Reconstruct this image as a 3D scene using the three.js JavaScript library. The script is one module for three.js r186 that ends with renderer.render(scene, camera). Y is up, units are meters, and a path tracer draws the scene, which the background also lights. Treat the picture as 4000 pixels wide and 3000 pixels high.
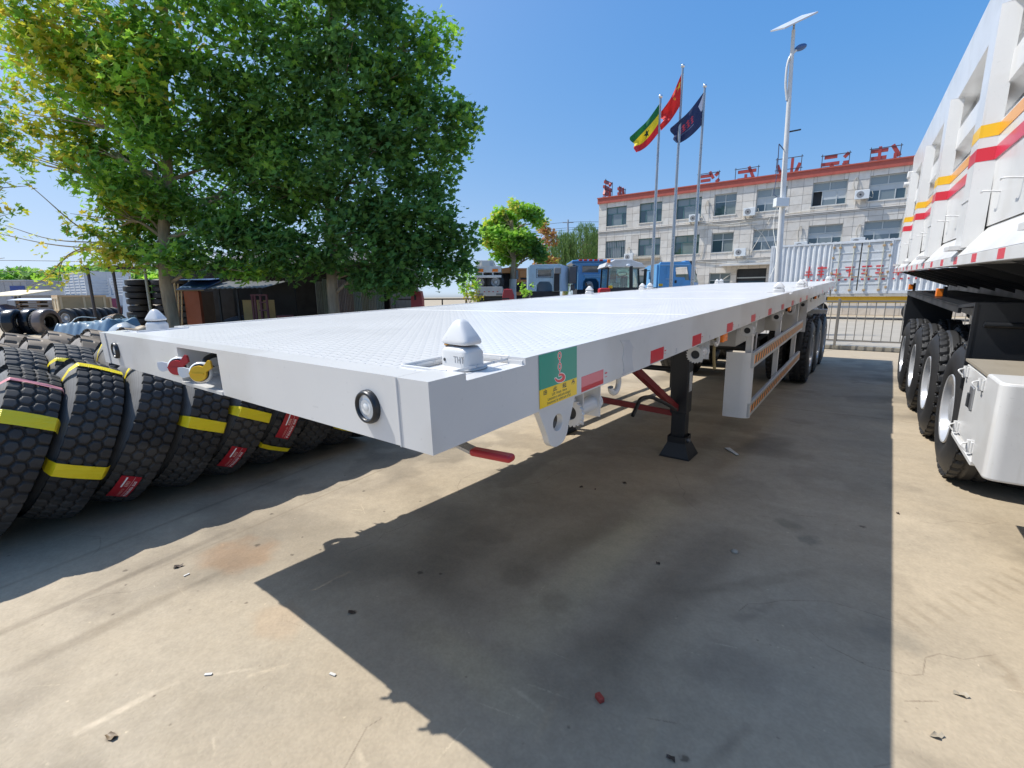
import * as THREE from 'three';
import { RoundedBoxGeometry } from 'three/addons/geometries/RoundedBoxGeometry.js';
import { mergeGeometries } from 'three/addons/utils/BufferGeometryUtils.js';

// ---------------------------------------------------------------- camera, sky, sun, exposure
const scene = new THREE.Scene();
const EYE = new THREE.Vector3(0.6924, 1.467, 0.6306), YAW = 0.65291, PITCH = -0.18546, ROLL = -0.00628, FOV = 79.139;
const camera = new THREE.PerspectiveCamera(FOV, 4 / 3, 0.05, 3000);
camera.position.copy(EYE); camera.rotation.order = 'YXZ'; camera.rotation.set(PITCH, YAW, ROLL);
scene.add(camera); camera.updateMatrixWorld(true);

const SUN = new THREE.Vector3(-0.6805, 1, 0.2528).normalize();           // towards the sun
const renderer = new THREE.WebGLRenderer({ antialias: true });
renderer.toneMapping = THREE.LinearToneMapping;
renderer.toneMappingExposure = 1.15;
renderer.shadowMap.enabled = true;
{ // clear daylight sky: deep blue overhead, pale at the horizon and around the sun
  const W = 512, H = 256, data = new Float32Array(W * H * 4);
  const zen = [0.045, 0.25, 0.70], mid = [0.075, 0.385, 0.88], hor = [0.74, 0.86, 0.99];
  for (let j = 0; j < H; j++) for (let i = 0; i < W; i++) {
    const el = ((j + 0.5) / H - 0.5) * Math.PI, az = ((i + 0.5) / W - 0.5) * 2 * Math.PI;
    const dx = Math.cos(el) * Math.cos(az), dy = Math.sin(el), dz = Math.cos(el) * Math.sin(az);
    const up = Math.max(dy, 0), a = Math.min(1, up / 0.55), h = Math.exp(-up * 5.8);
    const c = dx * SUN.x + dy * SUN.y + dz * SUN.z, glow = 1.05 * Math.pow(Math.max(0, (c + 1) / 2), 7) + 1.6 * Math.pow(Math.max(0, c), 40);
    const hs = Math.min(1, h * (0.62 + 0.55 * Math.pow((c + 1) / 2, 2)));
    for (let k = 0; k < 3; k++) {
      let v = (mid[k] * (1 - a) + zen[k] * a) * (1 - hs) + hor[k] * hs;
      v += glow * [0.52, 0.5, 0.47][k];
      if (dy < 0) { const g = Math.min(1, -dy * 12); v = v * (1 - g) + [0.30, 0.29, 0.27][k] * g; }
      data[(j * W + i) * 4 + k] = v * [0.9, 0.88, 0.85][k];
    }
    data[(j * W + i) * 4 + 3] = 1;
  }
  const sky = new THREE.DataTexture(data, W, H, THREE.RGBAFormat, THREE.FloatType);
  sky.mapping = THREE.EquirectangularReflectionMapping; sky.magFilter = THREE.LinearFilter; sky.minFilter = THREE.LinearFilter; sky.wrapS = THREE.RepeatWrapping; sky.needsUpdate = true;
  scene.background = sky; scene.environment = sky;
}
const sun = new THREE.DirectionalLight(new THREE.Color().setRGB(1, 0.97, 0.91), 5.0);
sun.position.copy(SUN).multiplyScalar(80); sun.castShadow = true; sun.shadow.radius = 1;
Object.assign(sun.shadow.camera, { left: -60, right: 60, top: 60, bottom: -60, near: 1, far: 250 });
sun.shadow.mapSize.set(4096, 4096);
scene.add(sun, sun.target);

// ---------------------------------------------------------------- helpers: measuring
const FPX = 1500 / Math.tan(FOV * Math.PI / 360);                        // focal length for a 4000 x 3000 frame
const axisR = new THREE.Vector3(1, 0, 0).applyEuler(camera.rotation), axisU = new THREE.Vector3(0, 1, 0).applyEuler(camera.rotation), axisF = new THREE.Vector3(0, 0, -1).applyEuler(camera.rotation);
const FH = new THREE.Vector3(-Math.sin(YAW), 0, -Math.cos(YAW)), RH = new THREE.Vector3(Math.cos(YAW), 0, -Math.sin(YAW));
const ray = (x, y) => axisF.clone().addScaledVector(axisR, (x - 2000) / FPX).addScaledVector(axisU, (1500 - y) / FPX);
const at = (x, y, D) => { const r = ray(x, y); return EYE.clone().addScaledVector(r, D / r.dot(FH)); };   // at horizontal distance D
const onY = (x, y, h = 0) => { const r = ray(x, y); return EYE.clone().addScaledVector(r, (h - EYE.y) / r.y); };
const onX = (x, y, X) => { const r = ray(x, y); return EYE.clone().addScaledVector(r, (X - EYE.x) / r.x); };

// ---------------------------------------------------------------- helpers: random numbers, noise
let seed = 7;
const rnd = () => { seed = (seed * 1664525 + 1013904223) >>> 0; return seed / 4294967296; };
const rr = (a, b) => a + (b - a) * rnd();
const pick = (a) => a[Math.floor(rnd() * a.length)];
const hash = (x, y, s) => { let h = Math.imul(x, 374761393) + Math.imul(y, 668265263) + Math.imul(s, 1274126177); h = Math.imul(h ^ (h >>> 13), 1274126177); return ((h ^ (h >>> 16)) >>> 0) / 4294967296; };
const wrap = (i, p) => p ? ((i % p) + p) % p : i;
function vnoise(x, y, s = 0, per = 0) {
  const xi = Math.floor(x), yi = Math.floor(y), fx = x - xi, fy = y - yi, u = fx * fx * (3 - 2 * fx), v = fy * fy * (3 - 2 * fy);
  const x0 = wrap(xi, per), x1 = wrap(xi + 1, per), y0 = wrap(yi, per), y1 = wrap(yi + 1, per);
  const a = hash(x0, y0, s), b = hash(x1, y0, s), c = hash(x0, y1, s), d = hash(x1, y1, s);
  return a + (b - a) * u + (c - a) * v + (a - b - c + d) * u * v;
}
function fbm(x, y, oct = 4, s = 0, per = 0) { let v = 0, a = 0.5, t = 0; for (let o = 0; o < oct; o++) { v += a * vnoise(x, y, s + o * 17, per); t += a; x *= 2; y *= 2; per *= 2; a *= 0.5; } return v / t; }
const toSRGB = (v) => { v = Math.min(1, Math.max(0, v)); return 255 * (v <= 0.0031308 ? 12.92 * v : 1.055 * Math.pow(v, 1 / 2.4) - 0.055); };
const lerp = (a, b, t) => a + (b - a) * t, sstep = (a, b, x) => { const t = Math.min(1, Math.max(0, (x - a) / (b - a))); return t * t * (3 - 2 * t); };
function tex(n, fn, { srgb = true, rx = 1, ry = 1, m = n } = {}) {        // fn(u, v) gives a grey or [r, g, b], linear
  const d = new Uint8Array(n * m * 4);
  for (let j = 0; j < m; j++) for (let i = 0; i < n; i++) {
    const c = fn(i / n, j / m), k = (j * n + i) * 4;
    for (let q = 0; q < 3; q++) { const v = Array.isArray(c) ? c[q] : c; d[k + q] = srgb ? toSRGB(v) : 255 * Math.min(1, Math.max(0, v)); }
    d[k + 3] = 255;
  }
  const t = new THREE.DataTexture(d, n, m); t.magFilter = THREE.LinearFilter; t.minFilter = THREE.LinearMipmapLinearFilter; t.generateMipmaps = true;
  t.wrapS = t.wrapT = THREE.RepeatWrapping; t.repeat.set(rx, ry); if (srgb) t.colorSpace = THREE.SRGBColorSpace; t.needsUpdate = true; return t;
}
function print(w, h, draw, tries = 1) {                                  // flat lettering on a label, sign or flag
  const c = document.createElement('canvas'); c.width = w; c.height = h; const g = c.getContext('2d'); draw(g, w, h);
  const t = new THREE.CanvasTexture(c); t.colorSpace = THREE.SRGBColorSpace; t.anisotropy = 8; return t;
}
// ---------------------------------------------------------------- helpers: geometry
const V3 = (x, y, z) => new THREE.Vector3(x, y, z);
const box = (w, h, d, x = 0, y = 0, z = 0, r = 0) => { const g = r ? new RoundedBoxGeometry(w, h, d, 2, r) : new THREE.BoxGeometry(w, h, d); g.translate(x, y, z); return g; };
const span = (x0, x1, y0, y1, z0, z1, r = 0) => box(Math.abs(x1 - x0), Math.abs(y1 - y0), Math.abs(z1 - z0), (x0 + x1) / 2, (y0 + y1) / 2, (z0 + z1) / 2, r);
const cyl = (a, b, r, seg = 12, r2 = r) => { const d = b.clone().sub(a), g = new THREE.CylinderGeometry(r2, r, d.length(), seg); g.applyQuaternion(new THREE.Quaternion().setFromUnitVectors(V3(0, 1, 0), d.clone().normalize())); const m = a.clone().add(b).multiplyScalar(0.5); g.translate(m.x, m.y, m.z); return g; };
const bar = (a, b, w, h) => { const d = b.clone().sub(a), g = new THREE.BoxGeometry(w, h, d.length()); const m = new THREE.Matrix4().lookAt(b, a, Math.abs(d.clone().normalize().y) > 0.98 ? V3(0, 0, 1) : V3(0, 1, 0)); g.applyMatrix4(m); const c = a.clone().add(b).multiplyScalar(0.5); g.translate(c.x, c.y, c.z); return g; };
const tube = (pts, r, seg = 24, rad = 8) => new THREE.TubeGeometry(new THREE.CatmullRomCurve3(pts), seg, r, rad, false);
const lathe = (pts, seg = 32, axis = 'y') => { const g = new THREE.LatheGeometry(pts.map((p) => new THREE.Vector2(p[0], p[1])), seg); if (axis === 'x') g.rotateZ(-Math.PI / 2); if (axis === 'z') g.rotateX(Math.PI / 2); return g; };
const shapeOf = (pts) => { const s = new THREE.Shape(); pts.forEach((p, i) => i ? s.lineTo(p[0], p[1]) : s.moveTo(p[0], p[1])); s.closePath(); return s; };
const prism = (pts, d, bev = 0) => new THREE.ExtrudeGeometry(pts instanceof THREE.Shape ? pts : shapeOf(pts), { depth: d, bevelEnabled: bev > 0, bevelThickness: bev, bevelSize: bev, bevelSegments: 2, curveSegments: 12 });
const move = (g, x, y, z) => g.translate(x, y, z);
const tri = (...p) => { const g = new THREE.BufferGeometry(); g.setAttribute('position', new THREE.Float32BufferAttribute(p.flat(), 3)); g.setAttribute('uv', new THREE.Float32BufferAttribute(new Float32Array(p.length * 2), 2)); g.computeVertexNormals(); return g; };
const quad = (a, b, c, d) => { const g = tri(a, b, c, a, c, d); g.setAttribute('uv', new THREE.Float32BufferAttribute([0, 0, 1, 0, 1, 1, 0, 0, 1, 1, 0, 1], 2)); return g; };
const slab = (a, b, c, d, t) => {                                        // four corners (arrays), pulled back by vector t
  const o = (p) => [p[0] + t[0], p[1] + t[1], p[2] + t[2]], A = o(a), B = o(b), C = o(c), D = o(d);
  return mergeGeometries([quad(a, b, c, d), quad(D, C, B, A), quad(b, a, A, B), quad(c, b, B, C), quad(d, c, C, D), quad(a, d, D, A)]);
};
function metreUV(g) {                                                    // uv in metres, by the face's main direction
  const p = g.attributes.position, n = p.count, uv = new Float32Array(n * 2), a = V3(), b = V3(), c = V3();
  for (let i = 0; i < n; i += 3) {
    a.fromBufferAttribute(p, i); b.fromBufferAttribute(p, i + 1); c.fromBufferAttribute(p, i + 2);
    const nn = b.clone().sub(a).cross(c.clone().sub(a)), ax = Math.abs(nn.x), ay = Math.abs(nn.y), az = Math.abs(nn.z);
    [a, b, c].forEach((v, k) => { const q = ax >= ay && ax >= az ? [v.z, v.y] : ay >= az ? [v.x, v.z] : [v.x, v.y]; uv[(i + k) * 2] = q[0]; uv[(i + k) * 2 + 1] = q[1]; });
  }
  g.setAttribute('uv', new THREE.BufferAttribute(uv, 2)); return g;
}
function join(gs, keepUV = false) {
  const list = (Array.isArray(gs) ? gs.flat(3) : [gs]).map((g) => { const q = g.index ? g.toNonIndexed() : g.clone(); for (const k of Object.keys(q.attributes)) if (!['position', 'normal', 'uv'].includes(k)) q.deleteAttribute(k); if (!q.attributes.normal) q.computeVertexNormals(); if (!q.attributes.uv) q.setAttribute('uv', new THREE.Float32BufferAttribute(new Float32Array(q.attributes.position.count * 2), 2)); q.morphAttributes = {}; q.groups = []; return q; });
  const g = list.length === 1 ? list[0] : mergeGeometries(list); return keepUV ? g : metreUV(g);
}
// ---------------------------------------------------------------- helpers: objects
const taken = new Map();
const numbered = (n) => { const k = taken.get(n) || 0; taken.set(n, k + 1); return k ? `${n}_${String(k).padStart(3, '0')}` : n; };
function tag(o, label, category, group) { o.userData.label = label; if (category) o.userData.category = category; if (group) o.userData.group = group; return o; }
function thing(name, label, category, pos = [0, 0, 0], turn = 0, group) {
  const o = new THREE.Group(); o.name = numbered(name); if (Array.isArray(pos)) o.position.set(...pos); else o.position.copy(pos); o.rotation.y = turn; scene.add(o); return tag(o, label, category, group);
}
function part(name, gs, m, parent, label, keepUV = false) {
  const o = new THREE.Mesh(join(gs, keepUV), m); o.name = name; o.castShadow = o.receiveShadow = true; if (label) o.userData.label = label; parent.add(o); return o;
}
const node = (name, parent, x = 0, y = 0, z = 0) => { const o = new THREE.Group(); o.name = name; o.position.set(x, y, z); parent.add(o); return o; };
function single(name, gs, m, label, category, group, keepUV) { const o = part(name, gs, m, scene, undefined, keepUV); o.name = numbered(name); return tag(o, label, category, group); }
function structure(name, gs, m, keepUV) { const o = part(name, gs, m, scene, undefined, keepUV); o.name = numbered(name); o.userData.kind = 'structure'; return o; }
function copy(o, name, label, pos, turn) { const c = o.clone(); c.name = numbered(name); c.userData = { ...o.userData }; if (label) c.userData.label = label; if (pos) Array.isArray(pos) ? c.position.set(...pos) : c.position.copy(pos); if (turn !== undefined) c.rotation.y = turn; scene.add(c); return c; }
// a thing that stands facing the camera's heading at horizontal distance D: local x to the right, y up, z towards us; q(x, y) measures in the plane z = 0
function facing(name, label, category, x, D, group, extra = 0) {
  const b = at(x, 1160, D); const o = thing(name, label, category, [b.x, 0, b.z], YAW + extra, group);
  o.q = (px, py) => { const p = at(px, py, D).sub(o.position); return [p.dot(RH), p.y]; };
  o.r = (x0, y0, x1, y1) => { const a = o.q(x0, y0), c = o.q(x1, y1), e = o.q(x0, y1), f = o.q(x1, y0); return [(a[0] + e[0]) / 2, (c[0] + f[0]) / 2, (c[1] + e[1]) / 2, (a[1] + f[1]) / 2]; };   // x0 x1 ylow yhigh
  return o;
}
// ---------------------------------------------------------------- materials
const rgb = (r, g, b) => new THREE.Color().setRGB(r, g, b);
const grime = tex(512, (u, v) => { const n = fbm(u * 6, v * 6, 5, 3, 6), drip = sstep(0.62, 0.8, fbm(u * 60, v * 4, 3, 9, 4)) * sstep(0.45, 0.7, fbm(u * 5, v * 5, 3, 12, 5)), dust = sstep(0.5, 0.75, fbm(u * 9, v * 9, 4, 33, 9)), sp = vnoise(u * 170, v * 170, 4, 170) > 0.965 ? 0.1 : 0; const t = 0.84 + 0.16 * n - 0.09 * drip - 0.06 * dust - sp; return [t, t * (1 - 0.012 * dust - 0.01 * drip), t * (1 - 0.03 * dust - 0.03 * drip)]; }, { rx: 0.5, ry: 0.5 });
const ripple = tex(128, (u, v) => fbm(u * 5, v * 5, 2, 51, 5), { srgb: false, rx: 0.7, ry: 0.7 });
const grimeRough = tex(256, (u, v) => 0.55 + 0.45 * fbm(u * 8, v * 8, 4, 21, 8), { srgb: false, rx: 0.6, ry: 0.6 });
const std = (c, rough = 0.7, metal = 0, extra = {}) => new THREE.MeshStandardMaterial({ color: Array.isArray(c) ? rgb(...c) : c, roughness: rough, metalness: metal, side: THREE.DoubleSide, ...extra });
const worn = (c, rough = 0.6, metal = 0, extra = {}) => std(c, rough, metal, { map: grime, roughnessMap: grimeRough, ...extra });
const paint = (c, rough = 0.35, extra = {}) => new THREE.MeshPhysicalMaterial({ color: rgb(...c), roughness: rough, clearcoat: 0.35, clearcoatRoughness: 0.18, map: grime, bumpMap: ripple, bumpScale: 0.004, side: THREE.DoubleSide, ...extra });
const M = {
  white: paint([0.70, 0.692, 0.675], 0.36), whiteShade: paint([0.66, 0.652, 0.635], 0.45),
  black: worn([0.016, 0.018, 0.022], 0.5), red: worn([0.5, 0.02, 0.025], 0.45), darkRed: worn([0.26, 0.02, 0.025], 0.55), yellow: worn([0.85, 0.5, 0.01], 0.45),
  amber: std([0.9, 0.22, 0.02], 0.25), steel: worn([0.42, 0.43, 0.45], 0.38, 0.7), galv: worn([0.5, 0.51, 0.52], 0.5, 0.35), chrome: std([0.75, 0.76, 0.78], 0.18, 0.9), rust: worn([0.2, 0.08, 0.035], 0.85),
  rubber: worn([0.055, 0.053, 0.052], 0.62), darkRubber: worn([0.022, 0.022, 0.023], 0.7), lens: std([0.75, 0.78, 0.8], 0.12, 0.25), wood: worn([0.5, 0.3, 0.13], 0.8), paleWood: worn([0.72, 0.55, 0.34], 0.8), plastic: std([0.7, 0.72, 0.72], 0.3),
  dark: worn([0.03, 0.032, 0.036], 0.85), grey: worn([0.28, 0.28, 0.28], 0.7), tarp: worn([0.19, 0.29, 0.39], 0.55), brick: worn([0.34, 0.10, 0.05], 0.85), glass: new THREE.MeshPhysicalMaterial({ color: rgb(0.045, 0.07, 0.085), roughness: 0.06, clearcoat: 1, side: THREE.DoubleSide }),
  clear: new THREE.MeshPhysicalMaterial({ color: rgb(0.72, 0.86, 0.84), roughness: 0.04, transmission: 0.9, thickness: 0, side: THREE.DoubleSide }),
  rim: worn([0.55, 0.56, 0.58], 0.34, 0.3), bark: null,
};
// ---------------------------------------------------------------- tyres and wheels (used by several vehicles)
// a tyre's skin as one sheet round the section: tread(a, t) gives how deep the groove is at angle a (0..1) and across t (-1..1)
function tyreShape(R, half, tread, { na = 240, nt = 26, rim = 0.26, tw = 0.78 } = {}) {
  const prof = []; const push = (x, r, t) => prof.push([x, r, t]);
  const sw = 9;
  for (let i = 0; i <= sw; i++) { const u = i / sw, r = lerp(rim * R / 0.55, R * 0.955, u), x = half * (0.72 + 0.28 * Math.sin(Math.PI * Math.pow(u, 0.8))) * (u > 0.75 ? lerp(1, tw + 0.07, (u - 0.75) * 4) : 1); push(-x, r, NaN); }
  for (let i = 0; i <= nt; i++) { const t = -1 + 2 * i / nt; push(half * tw * t * (1 + 0.0), R * (1 - 0.018 * t * t), t); }
  for (let i = sw; i >= 0; i--) { const u = i / sw, r = lerp(rim * R / 0.55, R * 0.955, u), x = half * (0.72 + 0.28 * Math.sin(Math.PI * Math.pow(u, 0.8))) * (u > 0.75 ? lerp(1, tw + 0.07, (u - 0.75) * 4) : 1); push(x, r, NaN); }
  const inner = []; for (let i = 0; i <= 6; i++) { const a = Math.PI * i / 6; inner.push([half * 0.68 * Math.cos(a), R * 0.5 + R * 0.4 * Math.sin(a), NaN]); }
  prof.push(...inner);
  const n = prof.length, pos = [], uv = [], idx = [];
  for (let j = 0; j < na; j++) { const th = j / na * 2 * Math.PI; for (const [x, r, t] of prof) { let rr_ = r; if (!Number.isNaN(t)) rr_ -= tread(j / na, t); else if (r > R * 0.9 && r < R * 0.96) rr_ -= 0; pos.push(x, rr_ * Math.sin(th), rr_ * Math.cos(th)); uv.push(th * R, r); } }
  for (let j = 0; j < na; j++) for (let i = 0; i < n; i++) { const a = j * n + i, b = j * n + (i + 1) % n, c = ((j + 1) % na) * n + i, d = ((j + 1) % na) * n + (i + 1) % n; idx.push(a, b, c, b, d, c); }
  const g = new THREE.BufferGeometry(); g.setAttribute('position', new THREE.Float32BufferAttribute(pos, 3)); g.setAttribute('uv', new THREE.Float32BufferAttribute(uv, 2)); g.setIndex(idx); g.computeVertexNormals(); return g;
}
const hexTread = (count, cols, gap, depth) => (a, t) => {                // staggered hexagonal blocks
  const u = a * count, v = (t + 1) / 2 * cols; let d1 = 9, d2 = 9;
  for (let c = Math.floor(v) - 1; c <= Math.floor(v) + 1; c++) { if (c < 0 || c >= cols) continue; const off = c & 1 ? 0.5 : 0; for (let k = Math.floor(u) - 1; k <= Math.floor(u) + 2; k++) { const dx = u - (k + off), dy = (v - c - 0.5) * 0.92, d = Math.hypot(dx, dy); if (d < d1) { d2 = d1; d1 = d; } else if (d < d2) d2 = d; } }
  const e = (d2 - d1) / 2, w = gap; return depth * (1 - sstep(w * 0.75, w * 1.35, e));
};
const lugTread = (count, depth) => (a, t) => { const u = a * count, s = t < 0 ? 0 : 0.5, f = Math.abs(((u + s) % 1) - 0.5), w = Math.abs(t); return depth * (1 - sstep(0.1, 0.15, f)) * sstep(0.24, 0.34, w) * (w > 0.97 ? 1 : 1); };
const blockTread = (count, depth) => (a, t) => { const u = a * count + (t > 0 ? 0.5 : 0) + 0.12 * Math.sin(t * 6), f = Math.abs((u % 1) - 0.5), w = Math.abs(t); const lat = (1 - sstep(0.11, 0.16, f)) * sstep(0.3, 0.4, w), ctr = (1 - sstep(0.04, 0.08, Math.abs(w - 0.36))) * 0.8; return depth * Math.max(lat, ctr); };
const ribTread = (depth) => (a, t) => { const w = Math.abs(t), z = 0.03 * Math.sin(a * 60 * Math.PI * 2); return depth * Math.max(...[0, 0.42, 0.8].map((c) => 1 - sstep(0.04, 0.08, Math.abs(w + z - c)))); };
const treadG = { block: tyreShape(0.54, 0.148, blockTread(34, 0.018), { na: 272, nt: 20 }), blockBig: tyreShape(0.55, 0.15, blockTread(34, 0.02), { na: 340, nt: 24 }), rib: tyreShape(0.54, 0.148, ribTread(0.012), { na: 120, nt: 26 }) };
// a wheel in local coordinates: outer face at x = 0 looking along +x, the axle runs to -x
function wheelParts(w, R, dual, kind = 'block') {
  const k = R / 0.54, g = treadG[kind].clone(); if (R !== 0.54 && kind !== 'blockBig') g.scale(k, k, k);
  part('tyre', g.clone().translate(-0.15, 0, 0), M.darkRubber, w); if (dual) part('tyre', g.translate(-0.49, 0, 0), M.darkRubber, w);
  const s = R / 0.54;
  part('rim', lathe([[0.275 * s, -0.018], [0.268 * s, -0.008], [0.258 * s, -0.018], [0.25 * s, -0.05], [0.235 * s, -0.07], [0.228 * s, -0.15], [0.2 * s, -0.165], [0.15 * s, -0.16], [0.12 * s, -0.15], [0.115 * s, -0.05], [0.085 * s, -0.035], [0.0, -0.035]].map(([a, b]) => [a, b]), 40, 'x'), M.rim, w);
  for (let i = 0; i < 10; i++) { const a = i / 10 * 2 * Math.PI; part('wheel_nut', cyl(V3(-0.162, 0.165 * s * Math.cos(a), 0.165 * s * Math.sin(a)), V3(-0.13, 0.165 * s * Math.cos(a), 0.165 * s * Math.sin(a)), 0.014, 6), M.steel, w); }
}

// ================================================================ THE SETTING
{ // concrete yard near us: one slab with its stains, joints and scratches
    const g2 = (x, y) => { const p = onY(x, y); return [p.x, p.z]; };
  const segd = (x, z, a, b) => { const dx = b[0] - a[0], dz = b[1] - a[1], t = Math.min(1, Math.max(0, ((x - a[0]) * dx + (z - a[1]) * dz) / (dx * dx + dz * dz))); return [Math.hypot(x - a[0] - t * dx, z - a[1] - t * dz), t]; };
  const marks = [];                                                     // [distance fn, tone, strength]
  const band = (a, b, wd, tone, k, ragged = 0.5) => marks.push({ a: g2(...a), b: g2(...b), wd, tone, k, ragged });
  band([-300, 2610], [900, 2075], 0.035, [0.6, 0.58, 0.56], 0.55); band([54, 2624], [640, 2340], 0.05, [0.62, 0.6, 0.57], 0.5); band([640, 2340], [900, 2220], 0.03, [0.62, 0.6, 0.57], 0.35);
  band([0, 2300], [1300, 1790], 0.02, [0.6, 0.58, 0.55], 0.6); band([600, 2230], [1800, 1700], 0.012, [0.7, 0.66, 0.6], 0.5);
  band([298, 2868], [588, 2714], 0.019, [1.45, 1.45, 1.46], 0.85, 0.3); band([588, 2714], [690, 2670], 0.012, [1.3, 1.3, 1.3], 0.5);
  band([810, 2640], [1000, 2615], 0.01, [1.3, 1.3, 1.3], 0.5, 0.9); band([970, 2645], [1120, 2600], 0.012, [1.35, 1.33, 1.3], 0.5, 0.9); band([1390, 2920], [1420, 3000], 0.012, [1.35, 1.35, 1.35], 0.6, 0.6);
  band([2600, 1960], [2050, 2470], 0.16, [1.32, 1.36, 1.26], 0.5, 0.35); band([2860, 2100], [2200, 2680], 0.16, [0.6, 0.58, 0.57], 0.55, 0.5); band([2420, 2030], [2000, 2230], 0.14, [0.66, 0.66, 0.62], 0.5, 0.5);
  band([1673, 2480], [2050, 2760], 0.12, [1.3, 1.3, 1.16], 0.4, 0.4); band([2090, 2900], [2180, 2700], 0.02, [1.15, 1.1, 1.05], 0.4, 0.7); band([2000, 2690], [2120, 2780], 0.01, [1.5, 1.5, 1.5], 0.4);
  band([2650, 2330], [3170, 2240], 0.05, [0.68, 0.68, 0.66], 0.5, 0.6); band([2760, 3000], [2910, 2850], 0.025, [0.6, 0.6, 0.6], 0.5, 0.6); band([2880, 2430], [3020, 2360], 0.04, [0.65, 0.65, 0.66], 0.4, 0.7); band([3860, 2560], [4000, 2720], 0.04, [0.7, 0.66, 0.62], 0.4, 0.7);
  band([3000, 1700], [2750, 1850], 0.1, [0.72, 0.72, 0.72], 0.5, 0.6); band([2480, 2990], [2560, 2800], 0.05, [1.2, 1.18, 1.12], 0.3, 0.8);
  const spots = []; const spot = (x, y, r, tone, k) => { const p = g2(x, y); spots.push([p[0], p[1], r, tone, k]); };
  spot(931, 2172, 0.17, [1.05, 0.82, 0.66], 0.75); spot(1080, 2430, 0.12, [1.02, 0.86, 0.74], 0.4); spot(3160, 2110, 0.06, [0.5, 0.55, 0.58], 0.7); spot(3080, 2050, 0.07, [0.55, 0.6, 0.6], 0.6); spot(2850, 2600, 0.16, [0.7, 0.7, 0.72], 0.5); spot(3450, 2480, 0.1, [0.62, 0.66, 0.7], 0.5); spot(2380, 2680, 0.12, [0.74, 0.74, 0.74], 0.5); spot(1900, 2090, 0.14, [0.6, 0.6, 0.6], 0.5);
  for (const [x, y, r] of [[700, 2216, 0.02], [490, 2231, 0.012], [1003, 2133, 0.018], [1138, 2170, 0.012], [432, 2886, 0.016], [490, 2287, 0.007], [600, 2722, 0.005], [440, 2403, 0.007], [1060, 2010, 0.016], [960, 2358, 0.008], [1375, 2396, 0.016], [1640, 2240, 0.016], [1720, 2245, 0.01], [3370, 2060, 0.02], [2670, 2970, 0.014], [1500, 2000, 0.01], [1640, 1960, 0.008], [1250, 2150, 0.007], [1180, 2100, 0.007], [1420, 1920, 0.012]]) spot(x, y, r, [0.3, 0.27, 0.25], 0.85);
  for (let i = 0; i < 260; i++) { const a = rr(-8, 6), b = rr(-12, 2); spots.push([a, b, rr(0.003, 0.009), rnd() < 0.55 ? [0.4, 0.38, 0.36] : [1.5, 1.48, 1.42], rr(0.4, 0.9)]); }
  for (let i = 0; i < 130; i++) { const x = rr(-7, 5), z = rr(-11, 2), t = rr(-0.5, 0.9), l = rr(0.03, 0.2); marks.push({ a: [x, z], b: [x + l * Math.cos(t), z - l * Math.sin(t)], wd: rr(0.002, 0.006), tone: rnd() < 0.7 ? [1.4, 1.4, 1.38] : [0.6, 0.58, 0.56], k: rr(0.3, 0.7), ragged: 0.9 }); }
  { const a = g2(3500, 2400), b = g2(3960, 2225); for (let i = 0; i < 10; i++) { const t = i / 9, x = lerp(a[0], b[0], t), z = lerp(a[1], b[1], t); marks.push({ a: [x, z], b: [x + 0.09, z + 0.1], wd: 0.022, tone: [0.78, 0.76, 0.73], k: 0.6, ragged: 0.5 }); } }
  const cracks = [[[-9, -6.2], [6, -6.4]]];
  for (let i = 0; i < 46; i++) { let x = rr(-5, 4), z = rr(-6, 1.6), a = rr(0, 6.28); const n = 3 + (rnd() * 6 | 0); for (let k = 0; k < n; k++) { const l = rr(0.05, 0.16), x1 = x + l * Math.cos(a), z1 = z + l * Math.sin(a); marks.push({ a: [x, z], b: [x1, z1], wd: rr(0.0014, 0.003), tone: [0.45, 0.42, 0.4], k: 0.75, ragged: 0.55 }); x = x1; z = z1; a += rr(-0.7, 0.7); } }
  for (let i = 0; i < 150; i++) { const x = rr(-4.5, 3.6), z = rr(-5, 1.8), t = 0.45 + rr(-0.35, 0.35) + (rnd() < 0.25 ? 1.4 : 0), l = rr(0.03, 0.16); marks.push({ a: [x, z], b: [x + l * Math.cos(t), z - l * Math.sin(t)], wd: rr(0.0012, 0.004), tone: rnd() < 0.75 ? [1.5, 1.5, 1.47] : [0.55, 0.52, 0.5], k: rr(0.4, 0.8), ragged: 0.8 }); }
  for (let i = 0; i < 900; i++) spots.push([rr(-5, 4), rr(-6, 1.9), rr(0.0015, 0.005), rnd() < 0.5 ? [0.35, 0.33, 0.31] : [1.6, 1.58, 1.5], rr(0.4, 0.9)]);
  for (let i = 0; i < 26; i++) spots.push([rr(-3.2, 3), rr(-6, 1.6), rr(0.05, 0.18), rnd() < 0.7 ? [0.6, 0.59, 0.58] : [1.18, 1.17, 1.12], rr(0.3, 0.6)]);
  const bumpT = tex(512, (u, v) => 0.45 * fbm(u * 14, v * 14, 5, 4, 14) + 0.35 * fbm(u * 90, v * 90, 2, 8, 90) + 0.2 * (vnoise(u * 200, v * 200, 6, 200) > 0.86 ? 0 : 1), { srgb: false });
  const rough = tex(256, (u, v) => 0.7 + 0.3 * fbm(u * 9, v * 9, 4, 14, 9), { srgb: false, rx: 9, ry: 9 });
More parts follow.
